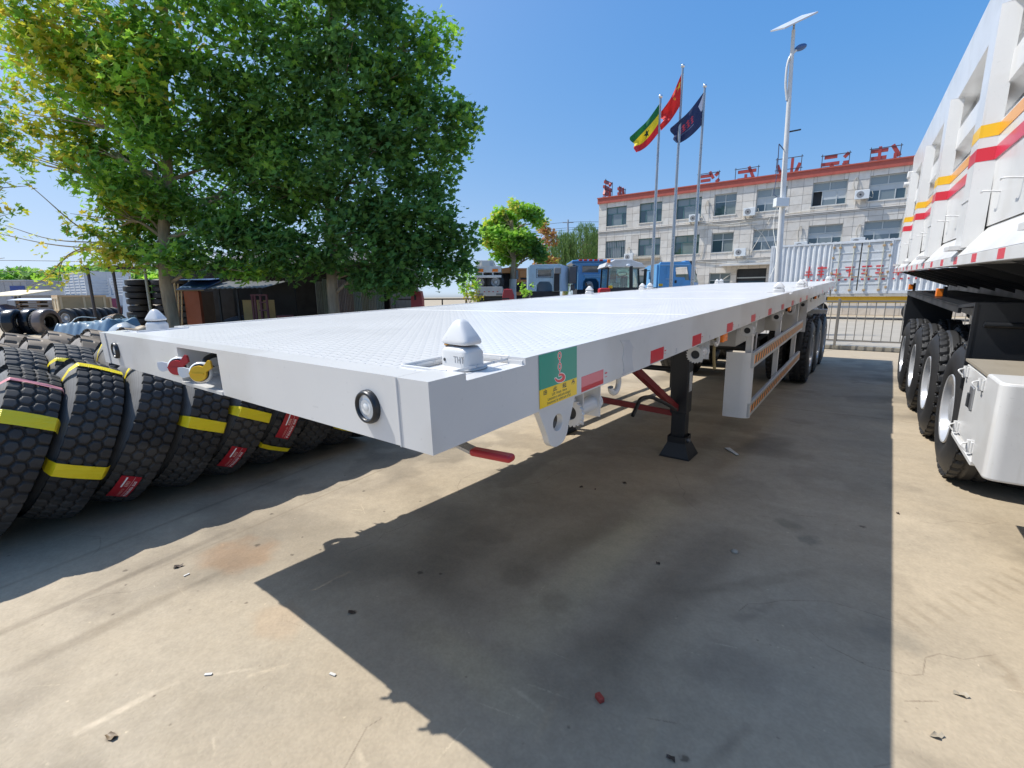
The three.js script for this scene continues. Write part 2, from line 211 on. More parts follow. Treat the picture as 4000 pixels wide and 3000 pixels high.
  const patch = (name, X0, X1, Z0, Z1, N, y, fade) => { const w = X1 - X0, d = Z1 - Z0;
  const lum = new Float32Array(N * N * 3);
  for (let j = 0; j < N; j++) for (let i = 0; i < N; i++) {
    const x = X0 + (i / N) * w, z = Z1 - (j / N) * d, k = (j * N + i) * 3;
    const big = fbm(x * 0.55, z * 0.55, 4, 5) - 0.5, mid = fbm(x * 3 + 0.6 * z, z * 3, 4, 31) - 0.5, fine = fbm(x * 26, z * 26, 3, 63) - 0.5, gr = vnoise(x * 130, z * 130, 5) - 0.5, sw = fbm(x * 1.4, z * 8 + x * 2, 3, 90) - 0.5;
    let v = 1 + 0.2 * big + 0.2 * mid + 0.16 * fine + 0.14 * gr + 0.18 * sw;
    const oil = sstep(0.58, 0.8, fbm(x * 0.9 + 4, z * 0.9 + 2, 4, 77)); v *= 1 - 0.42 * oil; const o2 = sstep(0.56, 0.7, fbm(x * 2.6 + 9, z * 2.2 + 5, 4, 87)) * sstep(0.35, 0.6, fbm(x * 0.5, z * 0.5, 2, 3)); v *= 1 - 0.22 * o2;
    const warm = 0.03 * big + 0.03 * (fbm(x * 1.7, z * 1.7, 3, 44) - 0.5);
    lum[k] = 0.385 * v * (1 + warm); lum[k + 1] = 0.316 * v; lum[k + 2] = 0.224 * v * (1 - warm * 1.5);
  }
  const stamp = (x0, x1, z0, z1, f) => { const i0 = Math.max(0, Math.floor((x0 - X0) / w * N)), i1 = Math.min(N - 1, Math.ceil((x1 - X0) / w * N)), j0 = Math.max(0, Math.floor((Z1 - z1) / d * N)), j1 = Math.min(N - 1, Math.ceil((Z1 - z0) / d * N)); for (let j = j0; j <= j1; j++) for (let i = i0; i <= i1; i++) { const x = X0 + (i / N) * w, z = Z1 - (j / N) * d, r = f(x, z); if (!r || r[1] <= 0) continue; const k = (j * N + i) * 3; for (let q = 0; q < 3; q++) lum[k + q] *= 1 + (r[0][q] - 1) * r[1]; } };
  for (const m of marks) { const e = m.wd * 2.6; stamp(Math.min(m.a[0], m.b[0]) - e, Math.max(m.a[0], m.b[0]) + e, Math.min(m.a[1], m.b[1]) - e, Math.max(m.a[1], m.b[1]) + e, (x, z) => { const [q, t] = segd(x, z, m.a, m.b); const n = fbm(x / m.wd * 0.55, z / m.wd * 0.55, 3, 13), f = 1 - sstep(0.35, 1.35, q / m.wd + (n - 0.5) * 1.6 * m.ragged + 0.25 * m.ragged); return [m.tone, f * m.k * (m.ragged > 0.6 ? sstep(0.35, 0.6, n + 0.12) : 0.55 + 0.9 * (n - 0.2)) * (1 - 0.5 * Math.abs(2 * t - 1)) * (m.wd > 0.025 ? 1.8 : m.ragged > 0.6 ? 1.9 : 1.35)]; }); }
  for (const s of spots) { const e = s[2] * 1.8; stamp(s[0] - e, s[0] + e, s[1] - e, s[1] + e, (x, z) => { const a = Math.hypot(x - s[0], (z - s[1]) * 1.15) / s[2], n = fbm(x / s[2] * 1.2, z / s[2] * 1.2, 3, 3) - 0.5; return [s[3], s[4] * (1 - sstep(0.5, 1.4, a + n * 1.3))]; }); }
  for (const c of cracks) stamp(Math.min(c[0][0], c[1][0]) - 0.2, Math.max(c[0][0], c[1][0]) + 0.2, Math.min(c[0][1], c[1][1]) - 0.2, Math.max(c[0][1], c[1][1]) + 0.2, (x, z) => { const [q] = segd(x + 0.05 * (fbm(z * 3, x * 3, 3, 8) - 0.5), z + 0.09 * (fbm(x * 3, z * 3, 3, 2) - 0.5), ...c); return [[0.55, 0.52, 0.5], 0.8 * (1 - sstep(0.004, 0.014, q))]; });
  const D8 = new Uint8Array(N * N * 4);
  for (let j = 0; j < N; j++) for (let i = 0; i < N; i++) { const k = (j * N + i), e = Math.min(i, j, N - 1 - i, N - 1 - j) / 160, f = fade ? sstep(0, 1, e) : 1, base = [0.385, 0.316, 0.224]; for (let q = 0; q < 3; q++) D8[k * 4 + q] = toSRGB(lerp(base[q], lum[k * 3 + q], f)); D8[k * 4 + 3] = 255; }
  const map = new THREE.DataTexture(D8, N, N); map.magFilter = THREE.LinearFilter; map.minFilter = THREE.LinearMipmapLinearFilter; map.generateMipmaps = true; map.colorSpace = THREE.SRGBColorSpace; map.needsUpdate = true;
  const bt = bumpT.clone(); bt.repeat.set(w / 1.3, d / 1.3); bt.needsUpdate = true;
  const g = new THREE.PlaneGeometry(w, d); g.rotateX(-Math.PI / 2); g.translate((X0 + X1) / 2, y, (Z0 + Z1) / 2);
  structure(name, g, new THREE.MeshStandardMaterial({ map, bumpMap: bt, bumpScale: 0.0022, roughness: 0.92, roughnessMap: rough }), true); };
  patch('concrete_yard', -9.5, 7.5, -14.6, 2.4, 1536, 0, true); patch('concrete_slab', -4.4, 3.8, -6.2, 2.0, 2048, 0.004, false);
  const far = tex(512, (u, v) => { const n = 0.82 + 0.36 * fbm(u * 9, v * 9, 5, 55, 9); return [0.385 * n, 0.316 * n, 0.224 * n]; }, { rx: 60, ry: 60 });
  const big = new THREE.PlaneGeometry(3000, 3000); big.rotateX(-Math.PI / 2); big.translate(0, -0.006, 0);
  far.repeat.set(300, 300); structure('ground', big, new THREE.MeshStandardMaterial({ map: far, roughness: 0.95 }), true);
}
{ // the road beyond the fence, with its kerb
  const m = std([0.36, 0.32, 0.26], 0.9, 0, { map: tex(256, (u, v) => 0.8 + 0.3 * fbm(u * 7, v * 7, 5, 70, 7), { rx: 0.25, ry: 0.25 }) });
  const g = span(-60, 40, -0.2, 0.001, -39.5, -16.2); structure('road', g, m);
  structure('kerb', span(-13, 14, 0, 0.11, -15.15, -14.85, 0.01), worn([0.36, 0.33, 0.27], 0.9));
}

// ================================================================ THE FLATBED TRAILER
const HF = 1.2995, RAKE = 0.0388, L = 12.354;
{
  const TR = thing('flatbed_trailer', 'long white flatbed semi-trailer with chequer plate deck parked across the yard on black landing legs', 'trailer', [0, HF, 0]);
  TR.rotation.x = Math.asin(RAKE); TR.updateMatrixWorld(true);
  const loc = (v) => TR.worldToLocal(v.clone()), pxX = (x, y, X) => loc(onX(x, y, X));
  const yAt = (z) => loc(V3(0, 0, z)).y;                                // local height of the ground
  const W = 2.5, RH_ = 0.157;
  const locks = [-0.22, -5.15, -7.0, -7.34, -11.72, -12.12], notch = (z) => [z + 0.112, z - 0.112];
  // deck of chequer plate
  const plate = tex(256, (u, v) => { let h = 0.25; const n = 4; const x = u * n * 2, y = v * n * 2; for (let a = -1; a <= 1; a++) for (let b = -1; b <= 1; b++) { const ci = Math.floor(x) + a, cj = Math.floor(y) + b, dx = x - ci - 0.5, dy = y - cj - 0.5, s = (ci + cj) & 1, p = s ? dx : dy, q = s ? dy : dx; const r = Math.pow(p / (s ? 0.56 : 0.4), 2) + Math.pow(q / 0.15, 2); if (r < 1) h = Math.max(h, 0.25 + 0.75 * Math.min(1, (1 - r) * 2.2)); } return h; }, { srgb: false, rx: 1 / 0.26, ry: 1 / 0.26 });
  const deckTone = tex(512, (u, v) => 0.9 + 0.1 * fbm(u * 7, v * 7, 5, 41, 7) - 0.05 * sstep(0.6, 0.75, fbm(u * 10, v * 10, 4, 61, 10)), { rx: 0.33, ry: 0.33 });
  const deckMat = new THREE.MeshPhysicalMaterial({ color: rgb(0.67, 0.665, 0.655), roughness: 0.38, clearcoat: 0.25, clearcoatRoughness: 0.2, map: deckTone, bumpMap: plate, bumpScale: 0.004 });
  {
    const s = shapeOf([[-W + 0.058, 0.06], [-0.058, 0.06], [-0.058, L - 0.06], [-W + 0.058, L - 0.06]]);
    for (const z of locks) for (const x of [-0.058, -W + 0.058]) { const sg = x < -1 ? 1 : -1, h = new THREE.Path(), x0 = x + sg * 0.0005, x1 = x + sg * 0.15; h.moveTo(x0, -z - 0.11); h.lineTo(x1, -z - 0.11); h.lineTo(x1, -z + 0.11); h.lineTo(x0, -z + 0.11); h.closePath(); s.holes.push(h); }
    const g = new THREE.ExtrudeGeometry(s, { depth: 0.006, bevelEnabled: false }); g.rotateX(-Math.PI / 2); g.translate(0, -0.010, 0);
    part('deck', g, deckMat, TR);
    // sheet joints with their weld beads
    const w = []; for (let z = -1.9; z > -L + 1; z -= 1.86) w.push(cyl(V3(-W + 0.07, -0.0045, z), V3(-0.07, -0.0045, z), 0.0022, 6)); 
    part('weld_bead', w[0], M.white, TR); for (const q of w.slice(1)) part('weld_bead', q, M.white, TR);
  }
  // side rails, notched at the locks
  for (const sx of [0, -W]) {
    const inn = sx === 0 ? -0.055 : -W + 0.055, gs = []; let z = -0.1;
    const C = (z0, z1, top) => { gs.push(span(sx, sx === 0 ? -0.008 : -W + 0.008, -RH_, top, z0, z1), span(sx === 0 ? -0.008 : -W + 0.008, inn, top - 0.008, top, z0, z1), span(sx === 0 ? -0.008 : -W + 0.008, inn, -RH_, -RH_ + 0.008, z0, z1)); };
    for (const k of locks) { const [a, b] = notch(k); if (z > a) C(z, a, 0); C(a, b, -0.018); z = b; }
    for (const k of locks) for (const e of notch(k)) gs.push(span(sx === 0 ? -0.008 : -W + 0.008, inn, -0.0185, -0.008, e - 0.004, e + 0.004)); C(z, -L, 0); part('side_rail', gs, M.white, TR);
    for (const k of locks) { const [a, b] = notch(k), x0 = sx === 0 ? -0.055 : -W + 0.055, x1 = sx === 0 ? -0.212 : -W + 0.212; part('lock_tray', [span(x0, x1, -0.024, -0.018, a, b), span(x0, x1, -0.018, 0.002, a, a + 0.006, 0.002), span(x0, x1, -0.018, 0.002, b, b - 0.006, 0.002), span(x1, x1 + (sx === 0 ? -0.008 : 0.008), -0.018, 0.002, a, b, 0.002)], M.white, TR); }
  }
  // front beam with its coupling pocket, and corner posts
  {
    const px0 = -1.407, px1 = -1.036;
    part('front_beam', [span(-W + 0.1, px0, -RH_, 0, -0.012, 0), span(px1, -0.1, -RH_, 0, -0.012, 0), span(px0, px1, -0.014, 0, -0.012, 0), span(px0, px1, -RH_, -0.146, -0.012, 0.004), span(-W + 0.1, -0.1, -0.008, 0, -0.07, -0.012), span(-W + 0.1, px0, -RH_, -0.149, -0.07, -0.012), span(px1, -0.1, -RH_, -0.149, -0.07, -0.012)], M.white, TR);
    part('coupling_pocket', [span(px0, px1, -0.146, -0.014, -0.17, -0.164), span(px0 - 0.004, px0, -RH_, -0.008, -0.164, -0.012), span(px1, px1 + 0.004, -RH_, -0.008, -0.164, -0.012), span(px0, px1, -0.152, -0.146, -0.164, -0.012), span(px0, px1, -0.014, -0.008, -0.164, -0.07)], M.whiteShade, TR);
    for (const x of [-0.05, -W + 0.05]) { part('corner_post', span(x - 0.0485, x + 0.05, -RH_, 0.0, -0.1, 0.003), M.white, TR); part('weld_bead', tube([V3(x < -1 ? x + 0.05 : x - 0.05, -0.002, 0.003), V3(x < -1 ? x + 0.05 : x - 0.05, -RH_, 0.003)], 0.003, 8, 6), M.white, TR); }
    part('rear_beam', span(-W + 0.06, -0.06, -RH_, -0.001, -L + 0.05, -L), M.white, TR);
  }
  // chassis: two main beams, cross members
  for (const x of [-0.78, -1.72]) part('main_beam', [prism([[0.3, -0.02], [3.2, -0.02], [12.2, -0.02], [12.2, -0.5], [5.4, -0.58], [4.2, -0.5], [3.4, -0.3], [0.3, -0.22]], 0.012).rotateY(Math.PI / 2).translate(x, 0, 0), span(x - 0.07, x + 0.08, -0.51, -0.495, -12.2, -5.4), span(x - 0.07, x + 0.08, -0.235, -0.22, -3.2, -0.3)], M.white, TR);
  for (let z = -0.75; z > -12; z -= 0.62) part('cross_member', span(-W + 0.06, -0.06, -0.12, -0.022, z - 0.03, z + 0.03), M.white, TR);
  part('kingpin_plate', span(-1.8, -0.7, -0.25, -0.236, -1.6, -0.3), M.white, TR);
  // twist locks
  const loft = (rings, n = 28, pw = 4) => { const pos = [], idx = []; rings.forEach(([y, a, b, p = pw]) => { for (let i = 0; i < n; i++) { const t = i / n * 2 * Math.PI, c = Math.cos(t), s = Math.sin(t); pos.push(a * Math.sign(c) * Math.pow(Math.abs(c), 2 / p), y, b * Math.sign(s) * Math.pow(Math.abs(s), 2 / p)); } }); for (let r = 0; r < rings.length - 1; r++) for (let i = 0; i < n; i++) { const a = r * n + i, b = r * n + (i + 1) % n, c = a + n, d = b + n; idx.push(a, c, b, b, c, d); } const g = new THREE.BufferGeometry(); g.setAttribute('position', new THREE.Float32BufferAttribute(pos, 3)); g.setIndex(idx); g.computeVertexNormals(); return g; };
  const headG = loft([[0.045, 0.05, 0.028, 5], [0.049, 0.053, 0.031, 5], [0.056, 0.052, 0.03, 5], [0.07, 0.042, 0.027, 4], [0.085, 0.030, 0.022, 3.4], [0.098, 0.019, 0.016, 3], [0.104, 0.011, 0.010, 2.5], [0.106, 0.001, 0.001, 2]]);
  const baseG = loft([[-0.018, 0.055, 0.033, 5], [0.026, 0.055, 0.033, 5], [0.033, 0.05, 0.031, 4], [0.040, 0.045, 0.026, 4], [0.0405, 0.001, 0.001, 4]]);
  for (const x of [-0.115, -W + 0.115]) locks.forEach((z, i) => {
    const t = node('twist_lock', TR, x, 0, z); t.rotation.y = i ? (i % 2 ? 0.1 : -0.06) : x > -1 ? -0.16 : 0.32;
    part('lock_base', baseG, M.white, t); part('lock_head', headG, M.white, t); part('lock_collar', lathe([[0.05, -0.018], [0.062, -0.017], [0.062, -0.012], [0.03, -0.010]], 24), M.whiteShade, t); part('lock_shaft', cyl(V3(0, 0.036, 0), V3(0, 0.05, 0), 0.02, 12), M.rust, t);
    if (!i && x > -1) { const q = M.grey; part('lettering', [span(0.008, 0.02, 0.016, 0.018, 0.0325, 0.0334), span(0.013, 0.015, 0.002, 0.016, 0.0325, 0.0334), span(0.023, 0.025, 0.002, 0.018, 0.0325, 0.0333), span(0.032, 0.034, 0.002, 0.018, 0.0325, 0.0333), span(0.025, 0.032, 0.009, 0.011, 0.0325, 0.0333), span(0.037, 0.047, 0.016, 0.018, 0.0318, 0.0326), span(0.041, 0.043, 0.002, 0.016, 0.0318, 0.0326)], q, t); part('bolt_hole', cyl(V3(-0.03, 0.006, 0.03), V3(-0.03, 0.006, 0.0345), 0.004, 10), M.dark, t); part('rust_spot', span(-0.035, -0.022, 0.0415, 0.0455, 0.02, 0.029, 0.001), worn([0.55, 0.25, 0.03], 0.9), t); }
  });
  // front lamps
  for (const x of [-0.208, -2.245]) { const l = node('front_lamp', TR, x, -0.08, 0.0); part('bezel', lathe([[0.029, 0.008], [0.030, 0.013], [0.033, 0.016], [0.037, 0.0145], [0.040, 0.008], [0.040, 0.0]], 36, 'z'), M.black, l); part('lens', lathe([[0.0, 0.013], [0.009, 0.0125], [0.0095, 0.0105], [0.018, 0.0118], [0.019, 0.0095], [0.0295, 0.0085]], 30, 'z'), M.lens, l); }
  // air couplings
  const hand = (x, y, col, turn) => {
    const g = node('air_coupling', TR, x, y, 0.012); g.rotation.set(-0.12, 0.8, 0);
    part('coupling_head', [lathe([[0.012, -0.16], [0.012, -0.02], [0.030, -0.018], [0.037, -0.008], [0.037, 0.008], [0.031, 0.010]], 28, 'z')], M.plastic, g);
    part('seal', lathe([[0.0, 0.010], [0.031, 0.0105], [0.0315, 0.0125], [0.0, 0.013]], 28, 'z'), M.black, g);
    const s = new THREE.Shape(); s.absarc(0, 0, 0.026, 0.95, 0.25 + Math.PI * 2, false); s.lineTo(0.044, 0.022); s.lineTo(0.040, 0.044); s.lineTo(0.033, 0.046); s.closePath();
    const cap = prism(s, 0.010, 0.0015).translate(0, -0.002, 0.014); cap.rotateZ(turn); part('dust_cap', cap, col, g); part('cap_rib', box(0.046, 0.004, 0.004, -0.004, -0.002, 0.027), col, g);
    const lv = new THREE.Shape(); lv.moveTo(-0.03, -0.012); lv.lineTo(-0.055, -0.02); lv.quadraticCurveTo(-0.074, -0.016, -0.072, 0.014); lv.lineTo(-0.056, 0.016); lv.lineTo(-0.03, 0.01); lv.closePath(); part('guide_plate', prism(lv, 0.005, 0.001), M.plastic, g);
  };
  hand(-1.375, -0.085, M.red, 0.05); hand(-1.165, -0.088, M.yellow, 0);
  part('air_pipe', tube([V3(-1.26, -0.05, -0.15), V3(-1.25, -0.045, -0.06), V3(-1.24, -0.06, -0.03), V3(-1.235, -0.09, -0.05)], 0.010), M.black, TR); part('air_pipe', [tube([V3(-1.10, -0.04, -0.15), V3(-1.09, -0.03, -0.07), V3(-1.065, -0.05, -0.04), V3(-1.06, -0.10, -0.05)], 0.012)], M.black, TR);
  // lifting decal, with its writing
  {
    const han = { you: [[[0.15, 0.32], [0.85, 0.32], [0.85, 0.95], [0.15, 0.95], [0.15, 0.32]], [[0.15, 0.62], [0.85, 0.62]], [[0.5, 0.05], [0.5, 0.95]]], ci: [[[0.3, 0.1], [0.3, 0.84]], [[0.3, 0.42], [0.5, 0.42]], [[0.12, 0.4], [0.12, 0.86]], [[0.04, 0.92], [0.54, 0.8]], [[0.9, 0.25], [0.62, 0.48]], [[0.62, 0.06], [0.62, 0.86], [0.94, 0.86], [0.94, 0.7]]], qi: [[[0.08, 0.2], [0.48, 0.2]], [[0.28, 0.05], [0.28, 0.82]], [[0.04, 0.42], [0.5, 0.42]], [[0.28, 0.6], [0.46, 0.6]], [[0.15, 0.55], [0.05, 0.9]], [[0.1, 0.72], [0.4, 0.92], [0.98, 0.92]], [[0.55, 0.15], [0.9, 0.15], [0.9, 0.45], [0.58, 0.45], [0.58, 0.76], [0.93, 0.76], [0.93, 0.64]]], diao: [[[0.28, 0.06], [0.72, 0.06], [0.72, 0.34], [0.28, 0.34], [0.28, 0.06]], [[0.12, 0.88], [0.12, 0.5], [0.88, 0.5], [0.88, 0.86], [0.78, 0.84]], [[0.5, 0.36], [0.5, 1]]] };
    const t = print(560, 410, (g, w, h) => {
      g.fillStyle = '#10987f'; g.fillRect(0, 0, w, h); g.fillStyle = '#ffd20a'; g.fillRect(0, h * 0.645, w, h);
      g.lineCap = 'round'; g.lineJoin = 'round';
      const hook = (lw, col) => { g.strokeStyle = col; g.lineWidth = lw; const L = (x, y, a, b) => { g.beginPath(); g.ellipse(x, y, a, b, 0, 0, 7); g.stroke(); }; L(290, 42, 21, 24); L(290, 128, 21, 24); g.beginPath(); g.moveTo(290, 66); g.lineTo(290, 104); g.moveTo(290, 152); g.lineTo(290, 190); g.stroke(); };
      const body = (e) => { g.beginPath(); g.moveTo(276 - e, 186); g.lineTo(310 + e, 186 - e); g.bezierCurveTo(400 + e * 2, 205, 385 + e, 268 + e, 300, 256 + e); g.bezierCurveTo(250, 254 + e, 226 - e, 236, 214 - e, 212 - e); g.lineTo(232 + e, 210 - e); g.bezierCurveTo(254, 236 - e, 300, 240 - e, 322 - e, 228 - e); g.bezierCurveTo(340, 212, 310, 200 + e, 276 - e, 204 + e); g.closePath(); };
      hook(19, '#f1eee9'); body(6); g.fillStyle = '#f1eee9'; g.fill(); hook(11, '#e2373f'); body(0); g.fillStyle = '#e2373f'; g.fill();
      g.strokeStyle = '#33300f'; g.lineWidth = 6; [['you', 50], ['ci', 190], ['qi', 330], ['diao', 470]].forEach(([k, x]) => { for (const p of han[k]) { g.beginPath(); p.forEach((q, i) => i ? g.lineTo(x + q[0] * 58, 272 + q[1] * 40) : g.moveTo(x + q[0] * 58, 272 + q[1] * 40)); g.stroke(); } });
      g.fillStyle = '#2a270c'; g.font = 'bold 30px sans-serif'; g.textAlign = 'center'; g.fillText('Lift  From  Here', 285, 341); g.fillText('Levante o veículo daqui', 282, 370); g.fillText('Soulevez le véhicule d\u2019ici', 280, 399);
    });
    const p = new THREE.PlaneGeometry(0.204, 0.149); p.rotateY(Math.PI / 2); p.translate(0.0016, -0.0765, -0.493);
    part('lifting_decal', p, new THREE.MeshPhysicalMaterial({ map: t, roughness: 0.3, clearcoat: 0.4 }), TR, 'green and yellow lifting point decal with a red hook', true);
  }
  { // a little clear film still stuck to the rail, and small test marks
    const film = new THREE.MeshPhysicalMaterial({ color: rgb(0.70, 0.705, 0.715), roughness: 0.2, clearcoat: 0.6, map: grime });
    { const fs = new THREE.Shape(); fs.moveTo(0.90, -0.02); fs.quadraticCurveTo(0.95, -0.05, 0.925, -0.09); fs.lineTo(0.95, -0.148); fs.lineTo(1.03, -0.151); fs.quadraticCurveTo(1.0, -0.1, 1.02, -0.06); fs.lineTo(0.985, -0.03); fs.closePath(); const g = prism(fs, 0.0009); g.rotateY(Math.PI / 2); g.translate(0.0003, 0, 0); part('film_patch', g, film, TR); }
  }
  // reflective tape: red pieces along both rails
  const z0s = [-0.626, -1.2, -1.756, -2.45, -3.17, -3.87, -4.58, -5.29, -5.98, -6.64, -9.0, -10.5, -11.4];
  const redTape = std([0.62, 0.012, 0.03], 0.28), pinkTape = std([0.78, 0.2, 0.22], 0.25), grayPrint = std([0.45, 0.45, 0.47], 0.5), redPrint = std([0.7, 0.1, 0.12], 0.5);
  z0s.forEach((z, i) => {
    for (const [x, s] of [[0, 1], [-W, -1]]) {
      const xf = x + s * 0.0008, q = (y0, y1, za, zb, e = 0) => span(x, xf + s * e, y0, y1, za, zb);
      if (i === 0) { part('tape', q(-0.137, -0.103, z, z - 0.15), pinkTape, TR); part('tape', q(-0.152, -0.1372, z, z - 0.15), redTape, TR); } else part('tape', q(-0.152, -0.099, z, z - 0.15), redTape, TR);
      part('tape_mark', [q(-0.122, -0.117, z - 0.162, z - 0.166), q(-0.122, -0.117, z - 0.168, z - 0.178), q(-0.133, -0.131, z - 0.162, z - 0.178)], redPrint, TR); part('tape_mark', [q(-0.15, -0.146, z - 0.30, z - 0.33), q(-0.143, -0.128, z - 0.31, z - 0.325)], grayPrint, TR);
    }
  });
  // lifting eyes
  const eyeShape = (() => { const s = new THREE.Shape(); s.moveTo(-0.1, 0); s.lineTo(-0.055, -0.085); s.quadraticCurveTo(-0.045, -0.13, 0, -0.13); s.quadraticCurveTo(0.05, -0.13, 0.06, -0.08); s.lineTo(0.1, 0); s.closePath(); const h = new THREE.Path(); h.absellipse(0, -0.058, 0.028, 0.027, 0, Math.PI * 2, false); s.holes.push(h); return s; })();
  for (const x of [-0.022, -W + 0.002]) for (const z of [-0.492, -11.2]) { const g = prism(eyeShape, 0.018, 0.001); g.rotateY(Math.PI / 2); g.translate(x, -RH_, z); part('lifting_eye', g, M.white, TR); }
  // load-strap winches and rope hooks under the rails
  const ring = (() => { const s = new THREE.Shape(), n = 20; for (let i = 0; i < n; i++) { const a = i / n * 2 * Math.PI, b = (i + 0.75) / n * 2 * Math.PI; const p = [0.05 * Math.cos(a), 0.05 * Math.sin(a)], q = [0.042 * Math.cos(b), 0.042 * Math.sin(b)]; i ? s.lineTo(...p) : s.moveTo(...p); s.lineTo(...q); } s.closePath(); const h = new THREE.Path(); h.absarc(0, 0, 0.024, 0, Math.PI * 2); s.holes.push(h); return prism(s, 0.012); })();
  for (const [x, s] of [[-0.055, 1], [-W + 0.055, -1]]) for (const z of [-0.66, -2.02, -3.36, -4.72, -5.68, -6.9]) {
    const w = node('strap_winch', TR, x, -0.232, z); part('bracket', span(-0.03, 0.03, -0.045, RH_ * 0.48, -0.028, -0.022), M.whiteShade, w); part('bracket', [span(-0.034, 0.034, -0.045, RH_ * 0.48, -0.14, -0.134)], M.whiteShade, w);
    part('drum', [cyl(V3(0, 0, 0.0), V3(0, 0, -0.16), 0.027, 20), cyl(V3(0, 0, -0.14), V3(0, 0, -0.146), 0.036, 20), cyl(V3(0, 0, -0.16), V3(0, 0, -0.168), 0.03, 16)], M.white, w); part('ratchet', ring.clone().translate(0, 0, 0.0), M.whiteShade, w); part('drum_bore', cyl(V3(0, 0, 0.0005), V3(0, 0, 0.0015), 0.0235, 18), M.dark, w);
  }
  for (const x of [-0.045, -W + 0.045]) for (const z of [-0.97, -2.42, -3.6, -5.04, -5.96, -7.84, -9.06, -10.19]) { const pts = []; for (let i = 0; i <= 12; i++) { const a = Math.PI * (0.25 - 1.18 * i / 12); pts.push(V3(x, -0.192 + 0.036 * Math.sin(a), z - 0.036 * Math.cos(a) + 0.008)); } pts.unshift(V3(x, -0.15, z - 0.03)); part('rope_hook', tube(pts, 0.011, 30, 8), M.white, TR); }
  // amber side lamps
  for (const x of [-0.03, -W + 0.03]) for (const z of [-2.52, -5.4, -8.3]) { const l = node('side_lamp', TR, x, -0.188, z); part('lamp_holder', span(-0.03, -0.012, -0.03, 0.032, -0.06, 0.06), M.black, l); part('lens', span(-0.012, 0.012, -0.03, 0.03, -0.055, 0.055, 0.006), M.amber, l); }
  // landing legs with feet, braces and crank
  {
    const ground = loc(V3(-0.6, 0, -3.62)), gy = ground.y, lz = ground.z;
    for (const x of [-0.60, -1.90]) {
      const leg = node('landing_leg', TR, x, 0, lz);
      part('outer_tube', [span(-0.075, 0.075, gy + 0.42, -0.1, -0.075, 0.075, 0.008), span(-0.09, -0.075, gy + 0.65, -0.1, -0.06, 0.06)], M.black, leg); part('inner_tube', span(-0.062, 0.062, gy + 0.1, gy + 0.46, -0.062, 0.062, 0.006), M.black, leg);
      const f = [[gy + 0.004, 0.132], [gy + 0.02, 0.132], [gy + 0.14, 0.082], [gy + 0.2, 0.082]], sides = []; for (let i = 0; i < 3; i++) for (let k = 0; k < 4; k++) { const c = [[-1, 1], [1, 1], [1, -1], [-1, -1]], a = c[k], b = c[(k + 1) % 4], [y0, r0] = f[i], [y1, r1] = f[i + 1]; sides.push(quad([a[0] * r0, y0, a[1] * r0], [b[0] * r0, y0, b[1] * r0], [b[0] * r1, y1, b[1] * r1], [a[0] * r1, y1, a[1] * r1])); }
      part('foot', sides, M.black, leg); part('foot_plate', span(-0.138, 0.138, gy, gy + 0.012, -0.138, 0.138), M.black, leg); part('pivot_pin', cyl(V3(-0.1, gy + 0.16, 0), V3(0.1, gy + 0.16, 0), 0.02, 10), M.steel, leg);
      part('data_plate', span(0.0752, 0.077, gy + 0.62, gy + 0.8, -0.05, 0.03), M.plastic, leg);
    }
    part('leg_shaft', cyl(V3(-0.6, gy + 0.8, lz - 0.05), V3(-1.9, gy + 0.8, lz - 0.05), 0.025, 10), M.black, TR);
    const A = pxX(2613, 1590, -0.62), joint = pxX(2655, 1640, -0.6).lerp(A, 0.5); joint.x = -0.62;
    for (const m of [0, 1]) { const mx = (v) => { const q = v.clone(); if (m) q.x = -2.5 - q.x; return q; }; part('brace', bar(mx(V3(-0.62, joint.y + 0.02, lz + 0.04)), mx(pxX(2478, 1440, -0.64)), 0.05, 0.05), M.darkRed, TR); part('brace', bar(mx(V3(-0.66, joint.y - 0.03, lz + 0.02)), mx(pxX(2270, 1545, -1.22)), 0.05, 0.05), M.darkRed, TR); }
    const ck = [[2640, 1600], [2580, 1566], [2535, 1551], [2500, 1562], [2487, 1590], [2471, 1624]].map(([a, b]) => pxX(a, b, -0.5)); part('crank_handle', tube(ck, 0.014, 40, 8), M.black, TR);
  }
  // pull handle for the coupling, red grip
  part('handle_arm', [bar(V3(-0.11, -0.195, -0.165), V3(-0.03, -0.203, -0.155), 0.03, 0.008), cyl(V3(-0.11, -0.197, -0.165), V3(-0.11, -0.15, -0.165), 0.01, 10)], M.steel, TR);
  { const g = box(0.115, 0.018, 0.03, 0.0575, 0, 0, 0.008); g.rotateY(0.12); g.translate(-0.036, -0.203, -0.153); part('handle_grip', g, M.red, TR); }
  // side guards
  const stripe = print(1024, 32, (g, w, h) => { g.fillStyle = '#f09a3a'; g.fillRect(0, 0, w, h); g.fillStyle = '#17100a'; for (let x = -60; x < w + 60; x += 36) { g.beginPath(); g.moveTo(x, h); g.lineTo(x + 17, h); g.lineTo(x + 26, 0); g.lineTo(x + 9, 0); g.fill(); } });
